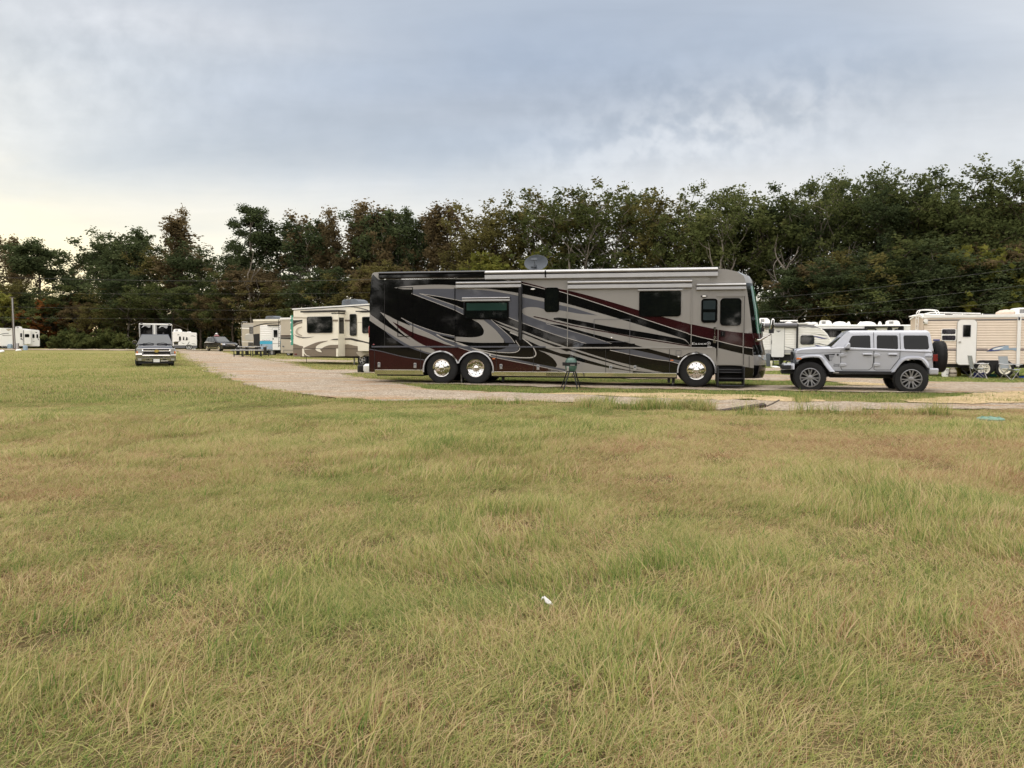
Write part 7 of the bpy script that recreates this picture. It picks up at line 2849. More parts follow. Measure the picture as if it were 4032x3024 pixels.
bar(300, 1462, 740, 762)
bar(330, 1435, 806, 858)
bar(365, 1405, 950, 985)
bar(300, 352, 750, 858)
bar(1412, 1462, 755, 858)
g.build('grille', T, bevel=.008)
g = MB()
bt = tl((800, 850), (840, 800), (950, 800), (955, 825), (1000, 830), (985, 870), (940, 905), (845, 905), (840, 880), (805, 885))
bt = tl((795, 862), (832, 828), (838, 800), (950, 800), (952, 828), (1002, 830), (985, 872), (945, 876), (940, 908), (842, 908), (838, 880), (800, 885))
g.prism(bt, -.09, -.06, 'gold_badge')
g.build('emblem', T, bevel=.004)
for px in ([(85, 728), (295, 735), (335, 860), (360, 948), (75, 948), (75, 800)], [(1468, 755), (1645, 742), (1672, 800), (1672, 952), (1450, 955), (1445, 850)]):
    g = MB()
    g.prism(tl(*px), -.02, .12, 'clear_lens')
    xs_ = (75, 130) if px[0][0] < 800 else (1610, 1672)
    g.flat(tl((xs_[0], 860), (xs_[1], 860), (xs_[1], 945), (xs_[0], 945)), -.024, 'amber_lens')
    g.build('headlight', T, bevel=.012)
g = MB()
g.prism(tl((40, 955), (300, 965), (310, 1000), (1455, 1012), (1462, 985), (1680, 985), (1680, 1250), (1430, 1262), (1350, 1262), (1040, 1285), (740, 1285), (420, 1262), (60, 1250)), -.14, .06, 'bumper_chrome')
for px, mt in (([(625, 1062), (1145, 1070), (1138, 1095), (640, 1090)], 'chassis'), ([(490, 1185), (605, 1188), (600, 1225), (488, 1222)], 'chassis'), ([(1160, 1185), (1285, 1185), (1285, 1222), (1160, 1225)], 'chassis'),
               ([(725, 1175), (1050, 1175), (1050, 1282), (725, 1282)], 'chassis'), ([(130, 1148), (280, 1150), (280, 1240), (140, 1235)], 'clear_lens'), ([(1480, 1160), (1620, 1155), (1615, 1230), (1485, 1230)], 'clear_lens')):
    g.flat(tl(*px), -.144, mt)
bar(40, 305, 950, 1000, -.10, -.18)
bar(305, 1458, 990, 1040, -.10, -.18)
bar(1458, 1680, 978, 1022, -.10, -.18)
bar(310, 1440, 1108, 1140, -.14, -.19)
bar(420, 720, 1235, 1262, -.14, -.17)
bar(1060, 1370, 1232, 1260, -.14, -.17)
g.build('bumper', T, bevel=.008)
g = MB()
r = S.rect(zt, 762, 1178, 1022, 1302)
g.box(r[0], r[1], -.165, -.15, r[2], r[3], 'white_paint')
add_text(g, 'PBD·0970', r[0] + .03, r[2] + .06, r[1] - .03, r[3] - .09, -.168, 'black_letter')
g.build('licence_plate', T)
g = MB()
r = S.rect(zt, 70, 1262, 1660, 1352)
g.box(r[0] + .1, r[1] - .1, -.05, .12, r[2], r[3], 'black_plastic')
g.box(x0 + .35, x1 - .35, .2, 5.5, .28, zl0 + .1, 'chassis')
g.build('air_dam', T)
for sx_, px in ((0, 137), (1, 1577)):
    for yy in (.95, 4.6):
        xx = t(px, 1400)[0]
        wheel(T, (xx + (.05 if sx_ == 0 else -.05), yy, .40), .40, .27, .25, 'five', -1 if sx_ == 0 else 1, mat_rim='dull_metal', rz=-PI / 2 if False else PI / 2)
for sx_, (ax, ay, bx, by) in ((0, (-35, 425, 88, 520)), (1, (1585, 460, 1790, 545))):
    r = S.rect(zt, ax if sx_ else -92, ay, bx, by, 1.2)
    g = MB()
    g.prism(rrect(r[0], r[2], r[1], r[3] , .09), 1.1, 1.25, 'chrome')
    mo = g.build('mirror', T, bevel=.02)
    g = MB()
    g.box(r[0] + .02, r[1] - .02, 1.1, 1.25, r[2] - .07, r[2] + .01, 'black_plastic')
    xa = (x0 if sx_ == 0 else x1)
    g.box(min(xa, r[0] + .05), max(xa, r[1] - .05), 1.15, 1.22, r[2] - .06, r[2], 'black_plastic')
    g.build('arm', mo)
g = MB()
p = t(1180, 195, 2.3)
g.hexa([(p[0] - .05, 2.4, z_roof), (p[0] + .05, 2.4, z_roof), (p[0] + .02, 2.6, z_roof), (p[0] - .02, 2.6, z_roof), (p[0] - .01, 2.5, z_roof + .09), (p[0] + .01, 2.5, z_roof + .09), (p[0] + .01, 2.6, z_roof + .09), (p[0] - .01, 2.6, z_roof + .09)], 'chassis')
g.build('aerial', T)

# ------------------------------------------------------------------ black cargo trailer behind it
S = Side(548.5, 46.5, 676, 47.2)
U_ = S.thing('cargo_trailer', 'tall cargo trailer with two black front panels, bright pillar and silver sides', 'trailer')
Lc = 4.3
zb0 = .42
zt0 = S(zu(900, 110))[1]
g = MB()
X1 = S.len
g.box(0, X1, 0, Lc, zb0, zt0, 'dull_metal')
g.build('body', U_, bevel=.01)
r = S.rect(zu, 110, 90, 1780, 165)
g = MB()
a, b, c, d = S(zu(112, 92)), S(zu(1782, 145)), S(zu(112, 165)), S(zu(1782, 212))
g.hexa([(c[0], -.04, c[1]), (d[0], -.04, d[1]), (d[0], .02, d[1]), (c[0], .02, c[1]), (a[0], -.04, a[1]), (b[0], -.04, b[1]), (b[0], .02, b[1]), (a[0], .02, a[1])], 'white_bright')
g.box(X1 - .02, X1 + .03, 0, Lc, d[1], b[1], 'alu')
for x in (225, 1655):
    p = S(zu(x, 120 if x < 900 else 172))
    g.box(p[0] - .06, p[0] + .06, -.05, -.04, p[1] - .02, p[1] + .02, 'dark_steel')
g.build('roof_rail', U_)
zlo = .55
for x0_, x1_, yt in ((150, 775, 178), (1005, 1765, 200)):
    a, b = S(zu(x0_, yt)), S(zu(x1_, yt))
    g = MB()
    g.box(a[0], b[0], -.02, 0, zlo, a[1], 'gloss_black')
    po = g.build('front_panel', U_)
    lx, ly = (220, 325) if x0_ < 500 else (1095, 350)
    lay = [[(0, 0), (100, -130), (465, -125), (462, -82), (130, -78), (118, -40), (80, -38), (85, -62), (45, 0)], [(280, -62), (460, -58), (455, -25), (278, -28)], [(350, -22), (420, -20), (420, 0), (360, 0)]]
    g = MB()
    for shp in lay:
        g.flat([S(zu(lx + p[0], ly + p[1] + (p[0] * .02 if lx > 1000 else 0))) for p in shp], -.024, 'white_letter')
    g.build('logo', po)
r = S.rect(zu, 785, 180, 985, 660)
g = MB()
g.box(r[0], r[1], -.05, 0, zlo, r[3], 'alu')
g.box((r[0] + r[1]) / 2 - .04, (r[0] + r[1]) / 2 + .04, -.065, -.05, zlo, r[3], 'white_paint')
r = S.rect(zu, 110, 165, 140, 660)
g.box(r[0], r[1], -.03, 0, zlo, r[3], 'alu')
r = S.rect(zu, 1755, 210, 1785, 660)
g.box(r[0] , r[1], -.03, 0.02, zlo, r[3], 'alu')
g.build('corner_post', U_)
g = MB()
g.box(X1 - .02, X1 + .22, 1.6, 3.3, .55, .72, 'white_paint')
g.build('fender', U_, bevel=.03)
for yy in (2.0, 2.85):
    for xx, o_ in ((X1 + .08, 1), (-.08, -1)):
        wheel(U_, (xx, yy, .35), .35, .2, .2, 'plain', o_, mat_rim='white_paint', rz=PI / 2)
g = MB()
g.box(.3, X1 - .3, 0, Lc, .3, .42, 'chassis')
g.box(X1 / 2 - .06, X1 / 2 + .06, -1.2, 0, .42, .52, 'dark_steel')
g.build('chassis', U_)

# ------------------------------------------------------------------ dark crossover parked at the far edge
p = gpt(870, 1383)
CR = thing('crossover_car', 'dark navy crossover car parked alone at the far edge of the gravel', 'car', (p.x, p.y, p.z), math.atan2(-.67, .742))
CR.location = (at_depth(868, 1340, 92).x, 92, g1(at_depth(868, 1340, 92).x, 92))
g = MB()
# local: x forward, y left
prof = [(-2.30, .42), (-2.36, .75), (-2.28, 1.02), (-1.9, 1.10), (.85, 1.08), (1.55, 1.06), (2.05, .98), (2.30, .84), (2.37, .60), (2.36, .40), (2.25, .26)]
wa = [(1.82, .26)] + [(1.41 + .40 * math.cos(math.radians(a)), .36 + .40 * math.sin(math.radians(a))) for a in range(0, 181, 20)] + [(1.0, .26), (-1.0, .26)] + [(-1.41 + .40 * math.cos(math.radians(a)), .36 + .40 * math.sin(math.radians(a))) for a in range(0, 181, 20)] + [(-1.82, .28)]
g.prism(prof + wa, -.95, .95, 'navy_paint')
g.build('body', CR, bevel=.09, seg=3, angle=40)
g = MB()
bt = [(-2.2, -.88, 1.06), (.80, -.88, 1.06), (.80, .88, 1.06), (-2.2, .88, 1.06)]
tp_ = [(-1.75, -.70, 1.68), (-.15, -.70, 1.72), (-.15, .70, 1.72), (-1.75, .70, 1.68)]
g.hexa(bt + tp_, 'navy_paint')
g.build('cabin', CR, bevel=.06, seg=3)


def quad_on(a, b, c, d, u0, u1, v0, v1, push):
    lo = lambda u: lerp3(a, b, u)
    hi = lambda u: lerp3(d, c, u)
    pts = [lerp3(lo(u0), hi(u0), v0), lerp3(lo(u1), hi(u1), v0), lerp3(lo(u1), hi(u1), v1), lerp3(lo(u0), hi(u0), v1)]
    return [(p[0] + push[0], p[1] + push[1], p[2] + push[2]) for p in pts]


g = MB()
g.add(quad_on(bt[1], bt[2], tp_[2], tp_[1], .06, .94, .06, .92, (.015, 0, .01)), [(0, 1, 2, 3)], 'screen_glass')
g.build('windscreen', CR)
for sgn, (a, b, c, d) in ((-1, (bt[0], bt[1], tp_[1], tp_[0])), (1, (bt[3], bt[2], tp_[2], tp_[3]))):
    for u0, u1, v1, mt in ((.08, .28, .86, 'dark_glass'), (.31, .55, .88, 'dark_glass'), (.58, .86, .86, 'dark_glass')):
        g = MB()
        g.add(quad_on(a, b, c, d, u0, u1, .14, v1, (0, sgn * .012, .004)), [(0, 1, 2, 3)], mt)
        g.build('side_window', CR)
g = MB()
g.flat([(-.60, .62), (.60, .62), (.72, .80), (.25, .86), (-.25, .86), (-.72, .80)], 0, 'chrome')
g.v = [(2.41 - .12 * (abs(v[0]) ** 2) - (v[2] - .62) * .33, v[0], v[2]) for v in g.v]
g.build('grille', CR)
g = MB()
for k in range(12):
    yy = -.6 + k * .109
    g.hexa([(2.39 - .12 * yy * yy, yy - .008, .64), (2.412 - .12 * yy * yy, yy - .008, .64), (2.412 - .12 * yy * yy, yy + .008, .64), (2.39 - .12 * yy * yy, yy + .008, .64), (2.33 - .12 * yy * yy, yy - .008, .83), (2.352 - .12 * yy * yy, yy - .008, .83), (2.352 - .12 * yy * yy, yy + .008, .83), (2.33 - .12 * yy * yy, yy + .008, .83)], 'grey_graphic')
g.build('grille_bar', CR)
for s_ in (-1, 1):
    g = MB()
    g.hexa([(2.38, s_ * .66, .73), (2.30, s_ * .955, .77), (2.0, s_ * .965, .80), (2.2, s_ * .66, .80), (2.34, s_ * .66, .84), (2.25, s_ * .955, .90), (1.92, s_ * .965, .92), (2.2, s_ * .66, .9)], 'clear_lens')
    g.build('headlight', CR)
    g = MB()
    g.box(.65, .85, s_ * 1.0 - .1, s_ * 1.0 + .1, 1.0, 1.16, 'navy_paint')
    g.build('mirror', CR, bevel=.03)
    g = MB()
    g.box(-1.0, 1.0, s_ * .955 - .01, s_ * .955 + .01, .36, .41, 'chrome')
    g.build('sill_strip', CR)
    for xx in (1.41, -1.41):
        wheel(CR, (xx, s_ * .82, .36), .36, .24, .26, 'spoke', s_, mat_rim='chrome')
g = MB()
g.box(2.28, 2.34, -.6, .6, .34, .52, 'chassis')
g.box(-1.0, 1.0, -.8, .8, .22, .5, 'chassis')
g.build('lower_grille', CR)
g = MB()
g.lathe([(.05, -.1), (.30, 0), (.33, .14), (.20, .26), (0, .3)], (-1.5, .30, 1.70), 'z', 'red_lens', 16)
g.lathe([(0, .30), (.16, .30), (.14, .42), (0, .46)], (-1.5, .28, 1.72), 'z', 'white_paint', 14)
o = g.build('roof_bundle')
o.location = CR.location
o.rotation_euler = CR.rotation_euler
tag(o, 'small red and white bundle on the roof of the dark crossover car', 'bundle')

# ------------------------------------------------------------------ green ceramic cooker on its stand, smoking
p = gpt(2248, 1531)
GR = thing('kamado_grill', 'green egg-shaped cooker on a black stand, lid smoking, in front of the motorhome', 'grill', (p.x, p.y, p.z), math.radians(-4))
k_ = p.y / FPX / 7.54 * 1.0     # metres per zoom unit at that distance
pmat('green_glaze', s2l((58, 92, 80)), .35, coat=.5, var=.12, vscale=9, bump=.25, bscale=70)
H0 = lambda y: (1450 - y) * k_
g = MB()
R_ = 178 * k_
g.lathe([(R_ * .98, H0(668)), (R_ * .96, H0(640)), (R_ * .86, H0(590)), (R_ * .66, H0(548)), (R_ * .40, H0(525)), (R_ * .22, H0(518)), (0, H0(516))], (0, 0, 0), 'z', 'green_glaze', 32)
g.build('lid', GR)
g = MB()
g.lathe([(R_ * .70, H0(930)), (R_ * .84, H0(905)), (R_ * .96, H0(830)), (R_ * 1.0, H0(760)), (R_ * .99, H0(730))], (0, 0, 0), 'z', 'green_glaze', 32)
g.build('bowl', GR)
g = MB()
for y0_, y1_ in ((664, 690), (700, 722), (735, 752)):
    g.lathe([(R_ * 1.0, H0(y1_)), (R_ * 1.05, H0(y1_)), (R_ * 1.05, H0(y0_)), (R_ * .97, H0(y0_))], (0, 0, 0), 'z', 'black_plastic', 32, caps=False)
g.lathe([(R_ * 1.0, H0(760)), (R_ * .985, H0(664))], (0, 0, 0), 'z', 'chassis', 32, caps=False)
g.box(-R_ * 1.42, -R_ * .9, -.05, .05, H0(762), H0(662), 'black_plastic')
g.build('band', GR)
g = MB()
g.box(R_ * .95, R_ * 1.25, -.012, .012, H0(700), H0(686), 'black_plastic')
g.box(R_ * 1.22, R_ * 1.42, -.03, .03, H0(712), H0(680), 'black_plastic')
g.box(-R_ * .15, R_ * .62, -R_ * 1.12, -R_ * .98, H0(750), H0(732), 'dull_metal')
g.build('handle', GR, bevel=.004)
g = MB()
g.lathe([(R_ * .26, H0(525)), (R_ * .27, H0(498)), (R_ * .20, H0(486)), (0, H0(484))], (0, 0, 0), 'z', 'black_plastic', 18)
g.build('chimney_cap', GR)
g = MB()
g.box(-R_ * .72, -R_ * .35, -R_ * .98, -R_ * .80, H0(920), H0(780), 'dull_metal')
g.build('draft_door', GR, bevel=.006)
g = MB()
p2 = R_ * .42
g.lathe([(R_ * .16, H0(560) - .0), (0, H0(552))], (R_ * .45, -R_ * .45, 0), 'z', 'white_paint', 12)
g.build('thermometer', GR)
for sx_, fx in ((-.62, -300), (-.30, -215), (.42, 195), (.72, 285)):
    g = MB()
    yo = (-.18 if abs(sx_) < .5 else .18)
    g.tube([(R_ * sx_, yo * .6, H0(935)), (fx * k_, yo * 1.5, -.01)], .020, 'black_plastic', 8)
    g.build('leg', GR)
g = MB()
g.lathe([(R_ * .8, H0(945)), (R_ * .8, H0(925))], (0, 0, 0), 'z', 'black_plastic', 24)
g.build('stand_ring', GR)
# smoke
m, tn_, out = new_mat('smoke')
tc = nd(tn_, 'ShaderNodeTexCoord').outputs['Object']
sp_ = nd(tn_, 'ShaderNodeSeparateXYZ', {0: tc})
mp = nd(tn_, 'ShaderNodeMapping', {0: tc, 1: (0, 0, 0), 3: (5.5, 5.5, 7)}).outputs[0]
nz = noise_n(tn_, mp, 1.0, 5, .6, 1.2)
# a leaning plume: distance from a line, fading upwards
cx_ = math_n(tn_, 'SUBTRACT', sp_.outputs[0], math_n(tn_, 'MULTIPLY', sp_.outputs[2], .55))
rad_ = math_n(tn_, 'MULTIPLY_ADD', sp_.outputs[2], .35, .07)
r2 = math_n(tn_, 'ADD', math_n(tn_, 'MULTIPLY', cx_, cx_), math_n(tn_, 'MULTIPLY', sp_.outputs[1], sp_.outputs[1]))
fall = math_n(tn_, 'SUBTRACT', 1.0, math_n(tn_, 'DIVIDE', math_n(tn_, 'SQRT', r2), rad_), clamp=True)
fade = math_n(tn_, 'SUBTRACT', 1.0, math_n(tn_, 'MULTIPLY', sp_.outputs[2], 1.9), clamp=True)
den = math_n(tn_, 'MULTIPLY', math_n(tn_, 'MULTIPLY', smooth_n(tn_, nz, .44, .72), fall), math_n(tn_, 'MULTIPLY', fade, 20.0))
vp = nd(tn_, 'ShaderNodeVolumePrincipled', {'Color': (.80, .84, .90, 1), 'Density': den, 'Anisotropy': .2})
tn_.links.new(vp.outputs[0], out.inputs['Volume'])
g = MB()
g.box(-.25, .5, -.28, .28, 0, .52, 'smoke')
o = g.build('smoke')
o.location = (p.x, p.y, p.z + H0(500))
tag(o, 'thin bluish smoke drifting from the green cooker lid', 'smoke', kind='stuff')

# ------------------------------------------------------------------ leaning electric pole far left, service boxes
p = gpt(57, 1376)
PO = thing('utility_pole', 'short weathered wooden pole leaning left, with a pale conduit on it', 'pole', (p.x, p.y, p.z))
Y_ = p.y
pmat('old_wood', s2l((96, 88, 78)), .9, var=.3, vscale=2)
b0, t0 = at_depth(57, 1378, Y_), at_depth(48, 1171, Y_)
dx_, dz_ = t0.x - b0.x, t0.z - p.z
g = MB()
g.tube([(0, 0, -.3), (dx_ * .5, 0, dz_ * .5), (dx_, 0, dz_)], [.20, .17, .14], 'old_wood', 12)
g.build('shaft', PO)
g = MB()
c0, c1 = at_depth(60, 1340, Y_), at_depth(53, 1176, Y_)
g.tube([(.15, -.18, .2), (dx_ + .10, -.16, dz_ - .1)], .06, 'alu', 8)
g.build('conduit', PO)
g = MB()
g.box(dx_ - .35, dx_ + .30, -.12, .12, dz_ - .08, dz_ + .06, 'old_wood')
g.build('cap', PO)
g = MB()
g.box(.30, .62, -.2, .2, 0, .95, 'alu')
g.build('meter_box', PO, bevel=.03)
for px, py, w2, h2, lab in ((100, 1379, .22, .55, 'small pale box standing on the grass right of the leaning pole'), (40, 1372, .30, .6, 'white box standing left of the leaning pole foot')):
    q = gpt(px, py)
    g = MB()
    g.box(-w2, w2, -w2, w2, 0, h2, 'blue_grey')
    g.box(-w2 * .8, w2 * .8, -w2 * .8, w2 * .8, h2, h2 + .12, 'blue_grey')
    o = g.build('service_box', bevel=.04)
    o.location = q
    tag(o, lab, 'service box')
for px, py, lab in ((73, 1382, 'white lump of rubble on bare earth beside the leaning pole'), (5, 1386, 'white lump of rubble at the left edge of the photo')):
    q = gpt(px, py)
    g = MB()
    g.lathe([(.32, -.05), (.36, .05), (.22, .2), (0, .24)], (0, 0, 0), 'z', 'white_paint', 7)
    o = g.build('rubble', bevel=.04)
    o.location = q
    o.rotation_euler = (.2, .1, px)
    tag(o, lab, 'rubble')
# posts
for px, y0_, y1_, lean, lab, mt in ((948, 1383, 1340, -7, 'slim wooden post leaning left beside the parked crossover car', 'old_wood'), (500, 1373, 1344, 0, 'slim pale post at the far field edge left of the pickup', 'blue_grey')):
    q = gpt(px, y0_)
    top = at_depth(px + lean, y1_, q.y)
    g = MB()
    g.tube([(0, 0, -.1), (top.x - q.x, 0, top.z - q.z)], .09, mt, 8)
    g.lathe([(.15, 0), (.15, .12), (0, .16)], (top.x - q.x, 0, top.z - q.z - .1), 'z', mt, 8)
    o = g.build('post')
    o.location = q
    tag(o, lab, 'post')
q = gpt(320, 1375)
g = MB()
g.lathe([(.55, 0), (.35, .5), (.16, 1.3), (.10, 1.5), (0, 1.52)], (0, 0, 0), 'z', 'grey_plastic', 10)
o = g.build('pipe_stack')
o.location = q
tag(o, 'small grey cone-shaped pipe stack among the pale shrubs', 'pipe stack')
q = gpt(934, 1380)
g = MB()
g.lathe([(.2, 0), (.34, .25), (.42, .5), (.30, .62), (0, .55)], (0, 0, 0), 'z', 'white_paint', 10)
o = g.build('planter')
o.location = q
tag(o, 'white pot on the grass right of the parked crossover car', 'pot')

# ------------------------------------------------------------------ picnic table by the small camper
q = gpt(1000, 1391)
PT = thing('picnic_table', 'long grey picnic table with benches beside the small camper', 'table', (at_depth(1000, 1345, 63).x, 63, g1(at_depth(1000, 1345, 63).x, 63)), math.radians(-3))
Sx = 63 / FPX / 3.6867
zz0 = PT.location.z
hz_ = lambda y: at_depth(1000, 1150 + y / 3.6867, 63).z - zz0
g = MB()
g.box(-1.2, 1.0, -.35, .35, hz_(798), hz_(786), 'alu')
g.build('table_top', PT)
for yy in (-.85, .85):
    g = MB()
    top_ = hz_(832) if yy < 0 else hz_(826)
    g.box(-1.55, 1.1, yy - .14, yy + .14, top_ - .09, top_, 'alu')
    g.build('bench', PT)
for xx in (-1.35, -.6, .2, .9):
    g = MB()
    g.box(xx - .04, xx + .04, -.85, .85, .12, .20, 'dark_steel')
    for yy in (-.8, .8):
        g.box(xx - .03, xx + .03, yy - .03, yy + .03, -.05, hz_(840), 'dark_steel')
    g.box(xx - .03, xx + .03, -.3, .3, .15, hz_(800), 'dark_steel')
    g.build('leg', PT)

# ------------------------------------------------------------------ service pedestals by the white trailer
for nm, x0_, x1_, y0_, y1_, mt, lab in (('service_pedestal', 228, 330, 1070, 1420, 'grey_plastic', 'dark grey power pedestal right of the motorhome nose'), ('service_pedestal', 590, 678, 1075, 1392, 'blue_grey', 'pale grey power pedestal with orange sticker in front of the white trailer'), ('water_pipe', 350, 402, 1262, 1430, 'cream_paint', 'short cream standpipe between the two power pedestals')):
    fx, fy = zr((x0_ + x1_) / 2, y1_)
    q = gpt(fx, fy)
    kk = q.y / FPX / 6.6375
    ww, hh = (x1_ - x0_) * kk / 2, (y1_ - y0_) * kk
    g = MB()
    if nm == 'water_pipe':
        g.lathe([(ww * .7, -.1), (ww * .7, hh * .55), (ww * 1.1, hh * .6), (ww * 1.1, hh), (0, hh)], (0, 0, 0), 'z', mt, 14)
        o = g.build(nm)
        o.location = q
    else:
        o = thing(nm, lab, 'power pedestal', q)
        g.box(-ww, ww, -ww, ww, -.1, hh * .93, mt)
        g.build('case', o, bevel=.02)
        g = MB()
        g.hexa([(-ww * 1.05, -ww * 1.15, hh * .9), (ww * 1.05, -ww * 1.15, hh * .9), (ww * 1.05, ww, hh * .95), (-ww * 1.05, ww, hh * .95), (-ww * 1.05, -ww * 1.1, hh * .95), (ww * 1.05, -ww * 1.1, hh * .95), (ww * 1.05, ww, hh), (-ww * 1.05, ww, hh)], mt)
        g.build('hood', o)
        if x0_ > 500:
            g = MB()
            g.box(-ww * .8, -ww * .1, -ww - .012, -ww, hh * .68, hh * .86, 'amber_lens')
            g.build('sticker', o)
    tag(o, lab, 'standpipe' if nm == 'water_pipe' else 'power pedestal')
q = gpt(*zr(470, 1450))
g = MB()
g.hexa([(-.18, -.5, 0), (.18, -.5, 0), (.3, .6, 0), (-.06, .6, 0), (-.18, -.5, .06), (.18, -.5, .06), (.3, .6, .1), (-.06, .6, .1)], 'white_paint')
o = g.build('scrap_board', bevel=.01)
o.location = q
tag(o, 'white board lying on the dirt between motorhome nose and off-road car', 'board')

# ------------------------------------------------------------------ camp things in front of the beige trailer
def camp_chair(px, py, rz, lab, sc=1.0):
    q = gpt(px, py)
    o = thing('camp_chair', lab, 'chair', q, rz, 'folding camp chairs in front of the beige trailer')
    pmat('chair_cloth', s2l((150, 156, 158)), .8, var=.06) if 'chair_cloth' not in MATS else None
    g = MB()
    rows = []
    for k in range(6):
        s_ = k / 5
        rows.append([(-.26 + .52 * j / 4, .22 + .10 * s_ - .02 * math.sin(PI * j / 4), .46 + .50 * s_) for j in range(5)])
    g.grid(rows, 'chair_cloth')
    g.build('backrest', o)
    g = MB()
    rows = []
    for k in range(5):
        s_ = k / 4
        rows.append([(-.26 + .52 * j / 4, -.26 + .48 * s_, .46 - .06 * math.sin(PI * j / 4) - .03 * math.sin(PI * s_)) for j in range(5)])
    g.grid(rows, 'chair_cloth')
    g.build('seat', o)
    for s_ in (-1, 1):
        g = MB()
        g.tube([(s_ * .30, -.30, .64), (s_ * .31, -.05, .62), (s_ * .29, .28, .66)], .022, 'alu', 6)
        g.build('armrest', o)
        g = MB()
        g.tube([(s_ * .27, -.27, 0), (s_ * -.26, -.24, .46)], .012, 'dull_metal', 6)
        g.tube([(s_ * .27, .27, 0), (s_ * -.26, .24, .46)], .012, 'dull_metal', 6)
        g.tube([(s_ * .28, -.27, 0), (s_ * .27, .24, .46)], .012, 'dull_metal', 6)
        g.tube([(s_ * .28, .27, 0), (s_ * .27, -.25, .64)], .012, 'dull_metal', 6)
        g.tube([(s_ * .27, .24, .44), (s_ * .27, .33, .97)], .012, 'dull_metal', 6)
        g.build('leg_frame', o)
    return o


camp_chair(3850, 1491, math.radians(75), 'grey folding chair turned sideways beside the blue bin')
camp_chair(3976, 1496, math.radians(22), 'grey folding chair facing out in front of the trailer wheel arch')
pmat('bin_blue', s2l((34, 40, 92)), .5)
pmat('yellow_box', s2l((176, 160, 44)), .6, var=.2, vscale=8)
pmat('teal_plastic', s2l((24, 120, 108)), .5)
pmat('blue_plastic', s2l((40, 92, 180)), .5)


def on_ground(name, x, y, lab, cat):
    q = gpt(*zs(x, y))
    k = q.y / FPX / 6.284
    return q, k


q, k = on_ground('bucket', 255, 598, '', '')
g = MB()
g.lathe([(72 * k, 0), (85 * k, 200 * k), (90 * k, 205 * k), (90 * k, 222 * k), (84 * k, 224 * k), (0, 222 * k)], (0, 0, 0), 'z', 'white_bright', 24)
bk_ = g.build('bucket')
bk_.location = q
tag(bk_, 'white lidded bucket with dark handle near the spare wheel', 'bucket')
g = MB()
g.tube([(10 * k + 52 * k * math.cos(a), -92 * k, 130 * k + 60 * k * math.sin(a)) for a in np.linspace(-2.2, 2.4, 12)], .008, 'chassis', 6)
g.build('handle', bk_)
q, k = on_ground('tank', 440, 600, '', '')
g = MB()
g.lathe([(60 * k, 0), (85 * k, 25 * k), (92 * k, 70 * k), (92 * k, 150 * k), (75 * k, 190 * k), (30 * k, 205 * k), (30 * k, 225 * k), (0, 226 * k)], (0, 0, 0), 'z', 'greige_paint', 22)
g.lathe([(93 * k, 95 * k), (94 * k, 96 * k), (94 * k, 118 * k), (93 * k, 120 * k)], (0, 0, 0), 'z', 'maroon_paint', 22, caps=False)
g.lathe([(60 * k, 205 * k), (60 * k, 245 * k), (54 * k, 245 * k), (54 * k, 205 * k)], (0, 0, 0), 'z', 'greige_paint', 18, caps=False)
o = g.build('gas_bottle')
o.location = q
tag(o, 'pale gas bottle with dull red band beside the white bucket', 'gas bottle')
q, k = on_ground('box', 588, 582, '', '')
g = MB()
g.hexa([(-52 * k, -.1, 0), (58 * k, -.1, 0), (58 * k, .12, 0), (-52 * k, .12, 0), (-60 * k, -.08, 215 * k), (20 * k, -.08, 215 * k), (20 * k, .12, 215 * k), (-60 * k, .12, 215 * k)], 'yellow_box')
o = g.build('bag', bevel=.02)
o.location = q
tag(o, 'yellow sack standing between the gas bottle and the small folding table', 'sack')
q, k = on_ground('table', 760, 600, '', '')
FT = thing('folding_table', 'low dark folding table leaning by the beige trailer door', 'table', q)
g = MB()
g.box(-150 * k, 140 * k, -.05, .35, 235 * k, 250 * k, 'dark_steel')
g.build('table_top', FT)
for a, b in (((-110, 230), (100, 0)), ((110, 230), (120, 0))):
    g = MB()
    g.tube([(a[0] * k, 0, a[1] * k), (b[0] * k, -.05, 0)], .022, 'grey_graphic', 6)
    g.build('leg', FT)
q, k = on_ground('bin', 1125, 615, '', '')
g = MB()
g.hexa([(-90 * k, -.12, 0), (85 * k, -.12, 0), (85 * k, .2, 0), (-90 * k, .2, 0), (-105 * k, -.15, 128 * k), (95 * k, -.15, 128 * k), (95 * k, .22, 128 * k), (-105 * k, .22, 128 * k)], 'bin_blue')
o = g.build('storage_bin', bevel=.012)
o.location = q
tag(o, 'dark blue storage bin under the sideways folding chair', 'bin')
q, k = on_ground('toolbox', 1430, 590, '', '')
g = MB()
g.hexa([(-95 * k, -.1, 0), (95 * k, -.1, 0), (95 * k, .12, 0), (-95 * k, .12, 0), (-60 * k, -.06, 75 * k), (80 * k, -.06, 70 * k), (80 * k, .1, 70 * k), (-60 * k, .1, 75 * k)], 'teal_plastic')
g.prism([(20 * k, 70 * k), (85 * k, 70 * k), (55 * k, 118 * k)], -.02, .04, 'greige_paint')
o = g.build('toolbox', bevel=.015)
o.location = q
tag(o, 'teal plastic box lying between the beige trailer wheels', 'box')
q, k = on_ground('pail', 2040, 605, '', '')
g = MB()
g.lathe([(34 * k, 0), (42 * k, 120 * k), (45 * k, 122 * k), (38 * k, 122 * k), (30 * k, 8 * k), (0, 6 * k)], (0, 0, 0), 'z', 'grey_plastic', 18)
o = g.build('pail')
o.location = q
tag(o, 'grey pail beside the front-facing folding chair', 'pail')
q, k = on_ground('sled', 2130, 622, '', '')
g = MB()
